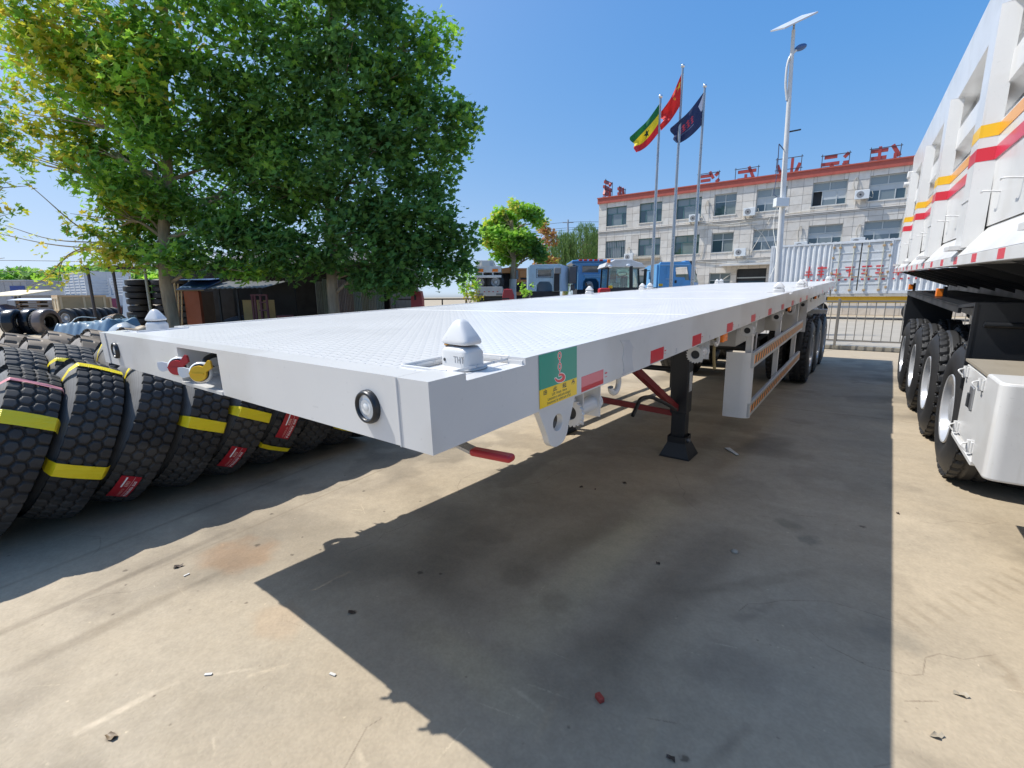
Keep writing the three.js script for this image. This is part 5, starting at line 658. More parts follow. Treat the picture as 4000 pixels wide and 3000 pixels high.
// ================================================================ FLAGPOLES, FLAGS, STREET LAMP, POLES
{
  const D = 19, pole = (x0, yt, x1, label) => { const top = at(x0, yt, D), o = thing('flagpole', label, 'flagpole', [top.x, 0, top.z], 0, 'flagpoles in front of the office'); part('pole', cyl(V3(0, 0, 0), V3(0, top.y - 0.1, 0), 0.075, 14, 0.038), M.steel, o); part('finial', new THREE.SphereGeometry(0.075, 14, 10).translate(0, top.y - 0.05, 0), M.chrome, o); part('base', span(-0.3, 0.3, 0, 0.3, -0.3, 0.3, 0.02), M.grey, o); part('halyard', cyl(V3(0.07, 1, 0.05), V3(0.05, top.y - 0.3, 0.02), 0.005, 5), M.plastic, o); return { top, o }; };
  const P = [pole(2581, 371, 2550, 'left steel flagpole, with the green, yellow and red flag'), pole(2668, 252, 2640, 'middle and tallest steel flagpole, with the red flag'), pole(2754, 330, 2720, 'right steel flagpole, with the dark blue flag')];
  // cloth through four measured corners (hoist top, hoist bottom, fly bottom, fly top), with folds
  const cloth = (c, name, label, texture, folds) => {
    const n = 30, m = 20, g = new THREE.PlaneGeometry(1, 1, n, m), p = g.attributes.position, uv = g.attributes.uv, v = V3();
    for (let i = 0; i < p.count; i++) { const u = uv.getX(i), w = 1 - uv.getY(i); const a = c[0].clone().lerp(c[1], w), b = c[3].clone().lerp(c[2], w); v.copy(a).lerp(b, u); const s = Math.sin(u * 7 + w * 5 * folds) * 0.13 * u + Math.sin(u * 15 - w * 4) * 0.05 * u; v.addScaledVector(FH, s).addScaledVector(RH, 0.06 * u * Math.sin(w * 9 + u * 4)); v.y -= 0.16 * Math.sin(Math.PI * u) * (0.4 + 0.6 * w); p.setXYZ(i, v.x, v.y, v.z); }
    g.computeVertexNormals(); const o = single(name, g, new THREE.MeshPhysicalMaterial({ map: texture, roughness: 0.8, transmission: 0.28, thickness: 0, side: THREE.DoubleSide }), label, 'flag', undefined, true); return o;
  };
  const q = (x, y) => at(2300 + x / 1.6592, 200 + y / 1.659, D);
  const star = (g, x, y, r, a = -Math.PI / 2) => { g.beginPath(); for (let i = 0; i < 10; i++) { const t = a + i * Math.PI / 5, s = i % 2 ? r * 0.38 : r; g.lineTo(x + s * Math.cos(t), y + s * Math.sin(t)); } g.closePath(); g.fill(); };
  cloth([q(462, 335), q(457, 520), q(298, 662), q(280, 548)], 'flag', 'green, yellow and red flag with a dark star, flying on the left pole', print(360, 240, (g) => { g.fillStyle = '#0d6b35'; g.fillRect(0, 0, 360, 80); g.fillStyle = '#f3d21f'; g.fillRect(0, 80, 360, 80); g.fillStyle = '#d8202c'; g.fillRect(0, 160, 360, 80); g.fillStyle = '#12351f'; star(g, 180, 120, 38); }), 1);
  cloth([q(612, 122), q(600, 335), q(466, 512), q(474, 395)], 'flag', 'red flag with yellow stars, highest on the middle pole', print(360, 240, (g) => { g.fillStyle = '#d5231f'; g.fillRect(0, 0, 360, 240); g.fillStyle = '#f6d22a'; star(g, 60, 60, 36); [[120, 24], [144, 48], [144, 84], [120, 108]].forEach(([x, y]) => star(g, x, y, 12)); }), 1.3);
  cloth([q(748, 262), q(738, 470), q(552, 604), q(545, 490)], 'flag', 'dark blue flag with red lettering and a white wedge, on the right pole', print(360, 240, (g) => { g.fillStyle = '#232f55'; g.fillRect(0, 0, 360, 240); g.fillStyle = '#c9cad6'; g.beginPath(); g.moveTo(0, 0); g.lineTo(60, 60); g.lineTo(26, 130); g.lineTo(0, 120); g.fill(); g.fillStyle = '#c03a4a'; for (let i = 0; i < 4; i++) { const x = 120 + i * 48; g.fillRect(x, 88, 36, 9); g.fillRect(x, 108, 36, 8); g.fillRect(x + 13, 80, 10, 58); g.fillRect(x, 128, 36, 8); } g.fillStyle = '#8d93ad'; for (let i = 0; i < 14; i++) g.fillRect(124 + i * 13, 152, 8, 7); }), 0.8);
}
{ // tall solar street lamp
  const D = 15.5, top = at(3100, 118, D), o = thing('street_lamp', 'tall white solar street lamp with tilted panel on top, before the office', 'street lamp', [top.x, 0, top.z], YAW);
  const H = top.y, pxu = D / FPX; part('pole', cyl(V3(0.30, 0, 0), V3(0, H, 0), 0.11, 18, 0.05), M.white, o);
  const sp = span(-0.5, 0.5, -0.02, 0.02, -0.34, 0.34); sp.rotateX(0.38); sp.rotateZ(0.42); sp.translate(-0.02, H + 0.22, 0); part('solar_panel', sp, worn([0.6, 0.62, 0.66], 0.35), o); part('panel_bracket', [cyl(V3(0, H, 0), V3(0, H + 0.22, 0), 0.03, 8), cyl(V3(0.1, H - 0.25, 0.02), V3(0.02, H + 0.18, 0), 0.02, 8)].slice(0, 1), M.galv, o);
  part('lamp_arm', tube([V3(0, H - 1.9, 0), V3(-0.09, H - 1.4, 0), V3(-0.05, H - 0.75, 0), V3(0.16, H - 0.5, 0)], 0.035, 20, 8), M.white, o); { const g = new THREE.SphereGeometry(0.17, 20, 12); g.scale(1, 0.5, 0.8); g.rotateZ(0.25); g.translate(0.26, H - 0.46, 0); part('lamp_head', g, std([0.05, 0.12, 0.3], 0.3), o); }
  const q = (x, y) => { const p = at(x, y, D).sub(o.position); return V3(p.dot(RH), p.y, 0); };
  const b = q(3040, 795); part('control_box', span(b.x - 0.2, b.x + 0.2, b.y - 0.13, b.y + 0.13, 0.06, 0.26, 0.01), M.plastic, o);
  const a = q(3098, 514); part('camera_arm', bar(V3(a.x - 0.12, a.y - 0.01, 0.02), V3(a.x + 0.2, a.y + 0.04, 0.05), 0.05, 0.035), M.dark, o);
  part('side_bracket', [bar(q(3043, 562), q(3036, 675), 0.02, 0.02), bar(q(3043, 562), q(3062, 585), 0.02, 0.02), bar(q(3036, 675), q(3022, 760), 0.015, 0.015), bar(q(3022, 760), q(3044, 775), 0.015, 0.015)], std([0.07, 0.09, 0.16], 0.6), o);
  part('cable', tube([q(3028, 800).add(V3(0, 0, 0.1)), q(3000, 880).add(V3(0, 0, 0.3)), q(2960, 960).add(V3(0, 0, 1)), q(2900, 1030).add(V3(0, 0, 2)), q(2810, 1102).add(V3(0, 0, 3))], 0.008, 20, 4), worn([0.7, 0.68, 0.6], 0.7), o);
}
{ // power pole with wires far behind the willows
  const D = 62, t = at(2219, 858, D), o = thing('utility_pole', 'thin concrete power pole above the willows, left of the office', 'utility pole', [t.x, 0, t.z], YAW); part('pole', cyl(V3(0, 0, 0), V3(0, t.y, 0), 0.16, 8, 0.1), M.galv, o); part('cross_arm', span(-0.7, 0.7, t.y - 0.4, t.y - 0.3, -0.05, 0.05), M.galv, o);
  for (const [y, k, w] of [[868, 0, 'upper'], [890, 1, 'middle'], [898, 2, 'lower']]) { const a = at(1700, y + 30, D + 6), m = at(2219, y, D), b = at(2480, y + 2, D - 4); single('power_line', tube([a, a.clone().lerp(m, 0.5).add(V3(0, -0.5, 0)), m, b], 0.02, 30, 4), M.dark, `${w} thin wire from the power pole beside the office`, 'power line'); }
  for (const [pts, w] of [[[[-80, 1016], [240, 1020], [640, 1030]], 'upper thin wire crossing the sky behind the left tree trunk'], [[[-80, 1060], [300, 1062], [620, 1040]], 'lower thin wire crossing just above the far woodland']]) single('power_line', tube(pts.map(([x, y]) => at(x, y, 46)), 0.022, 20, 4), M.dark, w, 'power line');
}

// ================================================================ FENCE, CONTAINER, PARKED VEHICLES
{
  const Z = -14.75, o = thing('yard_fence', 'low grey steel bar fence on kerb between the yard and the road', 'fence', [0, 0, Z]); const X0 = -5.2, X1 = 5.2;
  const fenceM = worn([0.27, 0.25, 0.22], 0.6, 0.2); part('rail', span(X0, X1, 1.27, 1.32, -0.025, 0.025, 0.004), fenceM, o); part('rail', span(X0, X1, 0.24, 0.28, -0.02, 0.02, 0.004), fenceM, o);
  for (let x = X0 + 0.1; x < X1; x += 0.19) part('bar', cyl(V3(x, 0.28, 0), V3(x, 1.27, 0), 0.011, 6), fenceM, o); for (let x = X0; x <= X1; x += 2.6) part('post', span(x - 0.03, x + 0.03, 0.11, 1.36, -0.03, 0.03, 0.004), fenceM, o);
}
const container = (() => {                                               // white box with folded walls, a double door in its side
  const D = 31, c = at(2996, 1149, D), t = thing('shipping_container', 'white corrugated container with red painted lettering on its side doors, across the road', 'container', [c.x, c.y, c.z], 0.06 - 0.1);
  const Lx = 12.2, H = 3.02, Wd = 2.44, m = paint([0.66, 0.68, 0.70], 0.5), d0 = 3.3, d1 = 6.15;
  const wave = (x0, x1, y0, y1) => { const gs = []; const p = 0.28; for (let x = x0; x < x1 - 0.01; x += p) { const e = Math.min(x + p, x1), k = (e - x) / p, pts = [[x, 0], [x + 0.09 * k, 0], [x + 0.13 * k, -0.05], [x + 0.23 * k, -0.05], [e, 0]]; for (let i = 0; i < 4; i++) { const [a, za] = pts[i], [b, zb] = pts[i + 1]; gs.push(quad([a, y0, za], [b, y0, zb], [b, y1, zb], [a, y1, za])); } } return gs; };
  part('side_wall', wave(0.12, d0, 0.16, H - 0.1), m, t); part('side_wall', wave(d1, Lx - 0.12, 0.16, H - 0.1), m, t);
  part('frame', [span(0, 0.12, 0, H, -0.12, 0.01), span(Lx - 0.12, Lx, 0, H, -0.12, 0.01), span(0.12, Lx - 0.12, 0, 0.16, -0.1, 0.012), span(0.12, Lx - 0.12, H - 0.1, H, -0.1, 0.012)], m, t); part('body', [span(0.01, 0.06, 0.02, H - 0.02, -Wd, -0.12), span(Lx - 0.06, Lx - 0.01, 0.02, H - 0.02, -Wd, -0.12), span(0.06, Lx - 0.06, 0.02, H - 0.02, -Wd, -Wd + 0.04)], m, t);
  const roof = []; for (let x = 0; x < Lx - 0.1; x += 0.3) roof.push(span(x, x + 0.17, H - 0.03, H + 0.02, -Wd, 0), span(x + 0.17, x + 0.3, H - 0.05, H - 0.02, -Wd, 0)); part('roof', roof, m, t);
  const red = worn([0.62, 0.05, 0.05], 0.7), rustW = worn([0.45, 0.3, 0.16], 0.8), doorM = paint([0.63, 0.65, 0.66], 0.5);
  part('door_frame', [span(d0, d0 + 0.08, 0.1, H - 0.06, -0.08, 0.04), span(d1 - 0.08, d1, 0.1, H - 0.06, -0.08, 0.04), span(d0, d1, H - 0.14, H - 0.06, -0.08, 0.045)], m, t);
  for (const [a, b] of [[d0 + 0.09, (d0 + d1) / 2 - 0.03], [(d0 + d1) / 2 + 0.03, d1 - 0.09]]) {
    const dr = part('door', span(a, b, 0.14, H - 0.16, -0.04, 0.005), doorM, t); for (const y of [0.55, 1.0, 1.45, 1.9, 2.35]) part('door_rib', span(a + 0.02, b - 0.02, y - 0.03, y + 0.03, 0.005, 0.028, 0.006), doorM, dr);
    for (const k of [0.24, 0.76]) { const x = lerp(a, b, k); part('lock_rod', cyl(V3(x, 0.12, 0.05), V3(x, H - 0.14, 0.05), 0.026, 8), worn([0.5, 0.5, 0.42], 0.6), dr); for (const y of [0.2, 1.15, H - 0.35]) part('rod_clamp', span(x - 0.07, x + 0.07, y - 0.05, y + 0.05, 0.02, 0.085, 0.01), rustW, dr); part('handle', span(x, x + 0.3, 0.95, 1.0, 0.06, 0.09), rustW, dr); }
    for (const y of [0.35, 1.2, 2.1, 2.7]) part('hinge', span(a < d0 + 0.2 ? a - 0.05 : b - 0.06, a < d0 + 0.2 ? a + 0.06 : b + 0.05, y - 0.06, y + 0.06, 0.01, 0.06, 0.01), rustW, dr);
  }
  // worn red lettering: broken strokes across doors and walls
  let n = 0; for (const [x0, n0] of [[2.0, 1], [2.65, 1], [3.42, 1], [4.05, 1], [4.85, 1], [5.5, 1], [6.3, 1], [6.95, 1], [7.6, 1]]) for (const [u, v, w, h] of [[0, 1.5, 0.5, 0.09], [0.05, 1.3, 0.42, 0.08], [0.2, 0.98, 0.09, 0.62], [0, 1.12, 0.5, 0.08], [0.02, 0.78, 0.16, 0.1], [0.34, 0.76, 0.14, 0.12]]) { if (rnd() < 0.16) continue; part('painted_stroke', span(x0 + u, x0 + u + w * rr(0.5, 1), v, v + h * rr(0.6, 1.1), 0.006, 0.0305 + 0.001 * (n++ % 3)), red, t); }
  return t;
})();
{ // the lorry under the container
  const p = container.position, t = thing('container_truck', 'yellow container chassis with small dark wheels under the white container', 'trailer', [p.x, 0, p.z], container.rotation.y); const y = p.y;
  part('deck_beam', span(0, 12.2, y - 0.16, y - 0.02, -0.2, 0.0), worn([0.45, 0.42, 0.36], 0.8), t); part('side_beam', span(3.3, 12.2, y - 0.55, y - 0.18, -0.5, -0.34), M.yellow, t); part('main_beam', span(0.2, 12, y - 0.5, y - 0.18, -0.9, -0.8), M.black, t); part('low_beam', span(3.4, 12, y - 0.86, y - 0.72, -0.4, -0.3), M.galv, t);
  for (const x of [1.5, 2.7, 7.4, 10.2, 11.4]) for (const z of [-0.1, -2.1]) { const w = node('wheel', t, x, 0.5, z); w.rotation.y = -Math.PI / 2; wheelParts(w, 0.5, false, 'rib'); }
}
{
  // storage platform with the cab bodies on it
  const slabM = worn([0.2, 0.2, 0.2], 0.9); const pp = [at(2035, 1140, 25), at(2800, 1120, 28)];
  { const a = at(2060, 1160, 21), b = at(2790, 1160, 21.5), c = thing('loading_platform', 'dark low platform that the cab bodies stand on', 'platform', [a.x, 0, a.z], YAW + 0.02); const w = b.clone().sub(a).length(); part('top', span(-0.3, w + 0.3, 0.95, 1.1, -5.4, -0.6), slabM, c); for (let x = 0; x < w; x += 1.9) { part('leg', span(x, x + 0.15, 0, 0.95, -0.8, -0.65), slabM, c); part('leg', span(x, x + 0.15, 0, 0.95, -5.2, -5.05), slabM, c); } }
  const PB = 1.1;
  const blue = paint([0.09, 0.34, 0.66], 0.35), sky = paint([0.42, 0.6, 0.74], 0.38), deep = paint([0.06, 0.24, 0.54], 0.35), pale = paint([0.52, 0.68, 0.84], 0.4);
  // pale blue cab shell
  { const t = facing('cab_shell', 'pale blue cab shell with small side window and angular wheel arch, beside the orange truck', 'cab', 2062, 22), q = (x, y) => t.q(1800 + x / 3.687, 950 + y / 3.687); t.rotation.y += 0.0;
    const P = (x, y) => q(x, y), out = [P(965, 690), P(990, 330), P(1010, 315), P(1430, 305), P(1440, 330), P(1440, 690), P(1320, 690), P(1312, 600), P(1270, 550), P(1130, 550), P(1090, 600), P(1085, 690)];
    const s = shapeOf(out.reverse()); const hole = (a) => { const h = new THREE.Path(); a.forEach((p, i) => i ? h.lineTo(...p) : h.moveTo(...p)); h.closePath(); s.holes.push(h); }; hole([P(1100, 385), P(1310, 380), P(1312, 490), P(1100, 490)]);
    part('side_panel', prism(s, 0.08, 0.012), sky, t); const g = [P(1092, 378), P(1318, 494)]; part('window_glass', span(g[0][0], g[1][0], g[1][1], g[0][1], -0.01, 0.0), M.glass, t); part('window_seal', [span(g[0][0], g[1][0], g[1][1] - 0.02, g[1][1], 0.08, 0.1), span(g[0][0], g[1][0], g[0][1], g[0][1] + 0.02, 0.08, 0.1), span(g[0][0] - 0.02, g[0][0], g[1][1] - 0.02, g[0][1] + 0.02, 0.08, 0.1), span(g[1][0], g[1][0] + 0.02, g[1][1] - 0.02, g[0][1] + 0.02, 0.08, 0.1)], M.black, t);
    const r0 = P(1005, 318), r1 = P(1436, 306), b1 = P(1436, 690), f1 = P(1570, 330); part('roof', span(r0[0], r1[0], r1[1] - 0.08, r1[1] - 0.02, -1.9, -0.01), sky, t); part('front_panel', slab([b1[0] + 0.02, b1[1], 0.04], [f1[0], b1[1], -0.5], [f1[0], f1[1], -0.5], [b1[0] + 0.02, r1[1], 0.04], [-0.02, 0, -0.06]), pale, t); part('far_panel', span(r0[0] - 0.04, r1[0], b1[1], r1[1], -1.96, -1.9), sky, t); part('inner_floor', span(r0[0], r1[0], PB, PB + 0.1, -1.9, -0.02), M.dark, t); part('back_panel', span(P(968, 690)[0], P(968, 690)[0] + 0.05, b1[1], r1[1] - 0.1, -1.9, -0.02), sky, t);
    const h0 = P(1340, 360), h1 = P(1430, 690); part('air_intake', [span(h0[0], h1[0], P(0, 450)[1], h0[1], 0.1, 0.3, 0.02)], M.grey, t); part('black_duct', [span(h0[0], h1[0] - 0.05, h1[1], P(0, 450)[1], 0.1, 0.2, 0.03)], M.dark, t); const u = P(1000, 605), u2 = P(1040, 630); part('filler_flap', span(u[0], u2[0], u2[1], u[1], 0.092, 0.1, 0.002), M.dark, t); const e0 = P(1570, 330), e1 = P(1670, 680); part('exhaust_stack', [span(e0[0], e1[0], P(0, 590)[1], e0[1], -0.5, -0.2, 0.03), span(e0[0] + 0.1, e1[0] - 0.05, e1[1], P(0, 600)[1], -0.5, -0.3, 0.03)], worn([0.1, 0.1, 0.11], 0.6), t);
    part('support', span(r0[0], r1[0], PB, b1[1], -1.9, -0.1), M.dark, t); }
  // deep blue crew cab
  { const t = facing('cab_shell', 'bright blue crew cab with roof visor and row of red roof lamps', 'cab', 2262, 23), P = (x, y) => t.q(1800 + x / 3.687, 950 + y / 3.687);
    const s = shapeOf([P(1680, 665), P(1690, 330), P(1600, 290), P(1610, 260), P(1700, 240), P(2230, 240), P(2240, 665), P(1990, 665), P(1985, 560), P(1940, 505), P(1790, 505), P(1752, 560), P(1750, 665)].reverse()); const h = new THREE.Path(); [P(1740, 325), P(1740, 430), P(1980, 430), P(1980, 325)].forEach((p, i) => i ? h.lineTo(...p) : h.moveTo(...p)); h.closePath(); s.holes.push(h);
    part('side_panel', prism(s, 0.1, 0.015), blue, t); const a = P(1738, 322), b = P(1984, 434); part('window_glass', span(a[0], b[0], b[1], a[1], 0, 0.01), M.glass, t); part('window_frame', [span(a[0], b[0], b[1] - 0.03, b[1], 0.1, 0.13), span(a[0], b[0], a[1], a[1] + 0.03, 0.1, 0.13), span(a[0] - 0.03, a[0], b[1], a[1], 0.1, 0.13), span(b[0], b[0] + 0.03, b[1], a[1], 0.1, 0.13)], deep, t);
    const v0 = P(1595, 285), v1 = P(2240, 245); part('roof_visor', [span(v0[0], v1[0], v0[1], v0[1] + 0.12, -2.2, 0.2, 0.05)], deep, t); for (const x of [1715, 1785, 1860, 1935, 2010]) { const p = P(x, 246); part('roof_lamp', span(p[0] - 0.08, p[0] + 0.08, p[1] - 0.05, p[1] + 0.03, 0.1, 0.26, 0.02), M.red, t); }
    for (const [x0, x1, y] of [[1765, 2100, 460], [1780, 2090, 487], [2020, 2085, 495]]) { const p = P(x0, y), r = P(x1, y); part('moulding', span(p[0], r[0], p[1] - 0.03, p[1] + 0.03, 0.1, 0.145, 0.01), paint([0.2, 0.42, 0.66], 0.3), t); }
    const c = P(2040, 320), d = P(2110, 425); part('rear_window_panel', span(c[0], d[0], d[1], c[1], 0.1, 0.13, 0.02), deep, t); part('body_shell', [span(P(1700, 0)[0], v1[0], P(0, 665)[1], v0[1], -2.2, -2.1), span(v1[0] - 0.05, v1[0], P(0, 665)[1], v0[1], -2.1, 0)], blue, t); part('inner_floor', span(P(1700, 0)[0], v1[0], PB, PB + 0.15, -2.1, -0.1), M.dark, t); part('support', span(P(1700, 0)[0], v1[0], PB, P(0, 665)[1], -2.0, -0.3), M.dark, t); part('wheel_liner', tube([V3(P(1900, 0)[0], P(0, 660)[1], 0.05), V3(P(1870, 0)[0], P(0, 590)[1], 0.1), V3(P(1810, 0)[0], P(0, 610)[1], 0.2)], 0.1, 12, 8), M.grey, t); }
  // tractor cab: white roof, glass all round
  { const t = facing('tractor', 'farm tractor cab with white roof, green glass and amber beacon, between two blue cabs', 'tractor', 2450, 19), P = (x, y) => t.q(2300 + x / 3.687, 950 + y / 3.687), y0 = P(0, 640)[1];
    const a = P(285, 330), b = P(610, 330), c = P(800, 345), d = P(265, 640), e = P(610, 640), f = P(810, 630);
    part('roof', [prism([[P(235, 335)[0], P(0, 335)[1]], [P(260, 300)[0], P(0, 290)[1]], [P(330, 270)[0], P(0, 275)[1]], [P(380, 245)[0], P(0, 245)[1]], [P(600, 245)[0], P(0, 245)[1]], [P(660, 270)[0], P(0, 272)[1]], [P(760, 300)[0], P(0, 300)[1]], [P(805, 350)[0], P(0, 352)[1]]].reverse(), 1.5, 0.03).translate(0, 0, -1.5)], M.white, t);
    part('pillar', bar(V3(d[0], d[1], 0), V3(a[0], a[1], 0), 0.06, 0.06), M.black, t); part('pillar', bar(V3(e[0], e[1], 0), V3(b[0], b[1], 0), 0.12, 0.06), M.black, t); part('pillar', bar(V3(f[0], f[1], -0.9), V3(c[0], c[1], -0.9), 0.06, 0.06), M.black, t); part('pillar', bar(V3(d[0], d[1], -1.4), V3(a[0], a[1], -1.4), 0.06, 0.06), M.black, t); part('pillar', bar(V3(e[0] + 0.3, e[1], -1.4), V3(b[0] + 0.3, b[1], -1.4), 0.06, 0.06), M.black, t); part('roof_rim', span(a[0], c[0] - 0.05, a[1] - 0.05, a[1], -1.4, -0.02), M.black, t);
    part('glass', slab([d[0], y0, 0.01], [e[0], y0, 0.01], [b[0], b[1], 0.01], [a[0], a[1], 0.01], [0, 0, -0.01]), M.clear, t); part('glass', slab([e[0] + 0.05, y0, 0], [f[0], y0, -0.9], [c[0], c[1], -0.9], [b[0] + 0.05, b[1], 0], [0, 0, -0.01]), M.clear, t); part('glass', slab([d[0], y0, -1.4], [e[0] + 0.3, y0, -1.4], [b[0] + 0.3, b[1], -1.4], [a[0], a[1], -1.4], [0, 0, -0.01]), M.clear, t);
    part('seat', [span(P(390, 0)[0], P(480, 0)[0], y0 + 0.1, y0 + 0.75, -0.95, -0.8, 0.05), span(P(390, 0)[0], P(500, 0)[0], y0, y0 + 0.2, -0.95, -0.45, 0.05)], worn([0.08, 0.13, 0.11], 0.8), t); part('steering_wheel', new THREE.TorusGeometry(0.2, 0.02, 8, 24).rotateX(1.2).translate(P(555, 0)[0], y0 + 0.55, -0.7), M.dark, t); part('dashboard', span(P(560, 0)[0], P(620, 0)[0], y0, y0 + 0.45, -1.1, -0.4, 0.05), M.dark, t);
    for (const [x, y] of [[302, 335], [560, 325]]) { const p = P(x, y); part('work_lamp', new THREE.SphereGeometry(0.09, 16, 10).scale(1, 0.75, 0.6).translate(p[0], p[1], 0.1), M.lens, t); } const bc = P(285, 262); part('beacon', span(bc[0] - 0.06, bc[0] + 0.06, bc[1] - 0.05, bc[1] + 0.07, 0, 0.1, 0.01), M.amber, t);
    const ar = P(845, 600), at_ = P(860, 360); part('exhaust_pipe', [cyl(V3(ar[0], ar[1], -0.4), V3(at_[0], at_[1], -0.4), 0.06, 10)], M.black, t); part('mirror_arm', [bar(V3(P(800, 400)[0], P(0, 395)[1], -0.4), V3(P(925, 400)[0], P(0, 395)[1], -0.4), 0.03, 0.03)], M.black, t); const mr = P(932, 460); part('mirror', box(0.14, 0.3, 0.06, mr[0], mr[1], -0.4, 0.03), paint([0.1, 0.33, 0.62], 0.3), t);
    part('body', [span(d[0], f[0], 0.7, y0, -1.4, 0), span(f[0], f[0] + 1.4, 0.8, y0 - 0.15, -1.1, -0.3, 0.05)], M.dark, t); const ys = P(308, 632); part('side_marker', span(ys[0] - 0.08, ys[0] + 0.08, ys[1] - 0.05, ys[1] + 0.06, 0.01, 0.05), M.yellow, t); const rd = P(225, 665); part('mudguard', span(rd[0] - 0.22, rd[0] + 0.22, rd[1] - 0.3, rd[1] + 0.05, -0.3, 0.15, 0.06), M.red, t);
    for (const [x, R] of [[0.1, 0.75], [f[0] + 0.9, 0.5]]) for (const z of [0.2, -1.4]) { const w = node('wheel', t, x, R, z); w.rotation.y = -Math.PI / 2; wheelParts(w, R, false); } }
  // blue lorry cab
  { const t = facing('lorry_cab', 'blue lorry cab with open dark door window and big windscreen, behind the flagpoles', 'lorry cab', 2640, 24), P = (x, y) => t.q(2300 + x / 3.687, 950 + y / 3.687), yb = P(0, 640)[1];
    const s = shapeOf([P(998, 640), P(1015, 300), P(1030, 280), P(1440, 275), P(1470, 330), P(1500, 480), P(1502, 640)].reverse()); const h = new THREE.Path(); [P(1236, 340), P(1236, 494), P(1365, 500), P(1375, 540), P(1450, 540), P(1415, 335)].forEach((p, i) => i ? h.lineTo(...p) : h.moveTo(...p)); h.closePath(); s.holes.push(h); part('side_panel', prism(s, 0.1, 0.02), blue, t);
    const a = P(1020, 312), b = P(1440, 285); part('roof', span(a[0], b[0] + 0.2, b[1] - 0.1, b[1], -2.2, 0.02, 0.03), paint([0.09, 0.28, 0.52], 0.3), t); part('drip_rail', span(a[0], b[0], a[1] - 0.05, a[1], 0.1, 0.16, 0.015), paint([0.2, 0.42, 0.68], 0.3), t); const f = P(1385, 250), f2 = P(1440, 275); part('roof_hatch', span(f[0], f2[0], f2[1], f[1], -0.5, 0.05, 0.02), deep, t);
    const d0 = P(1108, 345), d1 = P(1195, 505); part('bunk_panel', span(d0[0], d1[0], d1[1], d0[1], 0.115, 0.14, 0.02), blue, t); part('panel_moulding', span(d0[0] - 0.02, d1[0], d1[1] - 0.06, d1[1] - 0.01, 0.12, 0.15, 0.01), paint([0.25, 0.48, 0.72], 0.3), t); const e0 = P(1090, 550), e1 = P(1180, 600); part('bunk_panel', span(e0[0], e1[0], e1[1], e0[1], 0.115, 0.135, 0.015), blue, t); const k = P(1240, 556); part('door_handle', span(k[0] - 0.06, k[0] + 0.04, k[1] - 0.07, k[1] + 0.07, 0.12, 0.15, 0.01), M.dark, t);
    part('back_wall', span(P(1000, 0)[0], P(1030, 0)[0], yb, a[1], -2.2, 0.0), blue, t); part('far_panel', span(P(1000, 0)[0], P(1500, 0)[0], yb, P(0, 560)[1], -2.3, -2.2), blue, t); part('inner_floor', span(P(1000, 0)[0], P(1600, 0)[0], yb - 0.1, yb, -2.2, 0), M.dark, t); part('seat', span(P(1250, 0)[0], P(1330, 0)[0], yb, P(0, 400)[1], -0.9, -0.4, 0.08), M.dark, t);
    const w0 = P(1495, 300), w1 = P(1500, 560), w2 = P(1690, 560), w3 = P(1620, 285); part('windscreen', slab([w1[0], w1[1], 0.02], [w2[0], w2[1], -1.0], [w3[0], w3[1], -1.0], [w0[0] - 0.1, w0[1], 0.02], [0, 0, -0.015]), M.clear, t); part('screen_frame', [bar(V3(w0[0] - 0.1, w0[1], 0.03), V3(w3[0], w3[1], -1.0), 0.06, 0.1)], M.black, t); part('screen_post', bar(V3(w2[0], w2[1] - 0.3, -1.0), V3(w3[0], w3[1], -1.0), 0.06, 0.06), M.black, t); part('wiper', bar(V3(P(1550, 0)[0], P(0, 540)[1], -0.25), V3(P(1640, 0)[0], P(0, 545)[1], -0.7), 0.03, 0.02), M.black, t); part('front_panel', slab([w1[0], yb, 0.02], [w2[0], yb, -1.0], [w2[0], w2[1], -1.0], [w1[0], w1[1], 0.02], [0, 0, -0.05]), blue, t); part('sun_visor', span(P(1445, 0)[0], P(1500, 0)[0], P(0, 330)[1], P(0, 270)[1], -0.2, 0.1, 0.03), M.dark, t);
    const mi = P(1595, 345); part('interior_mirror', new THREE.SphereGeometry(0.12, 14, 10).scale(1, 0.6, 0.5).translate(mi[0], mi[1], -0.75), M.plastic, t); const ym = P(1022, 602); part('side_marker', span(ym[0] - 0.1, ym[0] + 0.1, ym[1] - 0.06, ym[1] + 0.06, 0.13, 0.16), M.yellow, t); part('frame', span(-2.4, 1.8, 0.75, yb - 0.1, -1.6, -0.6), M.dark, t); for (const x of [-0.3, -2.0]) for (const z of [0, -2.2]) { const w = node('wheel', t, x, 0.5, z); w.rotation.y = -Math.PI / 2; wheelParts(w, 0.5, false); } }
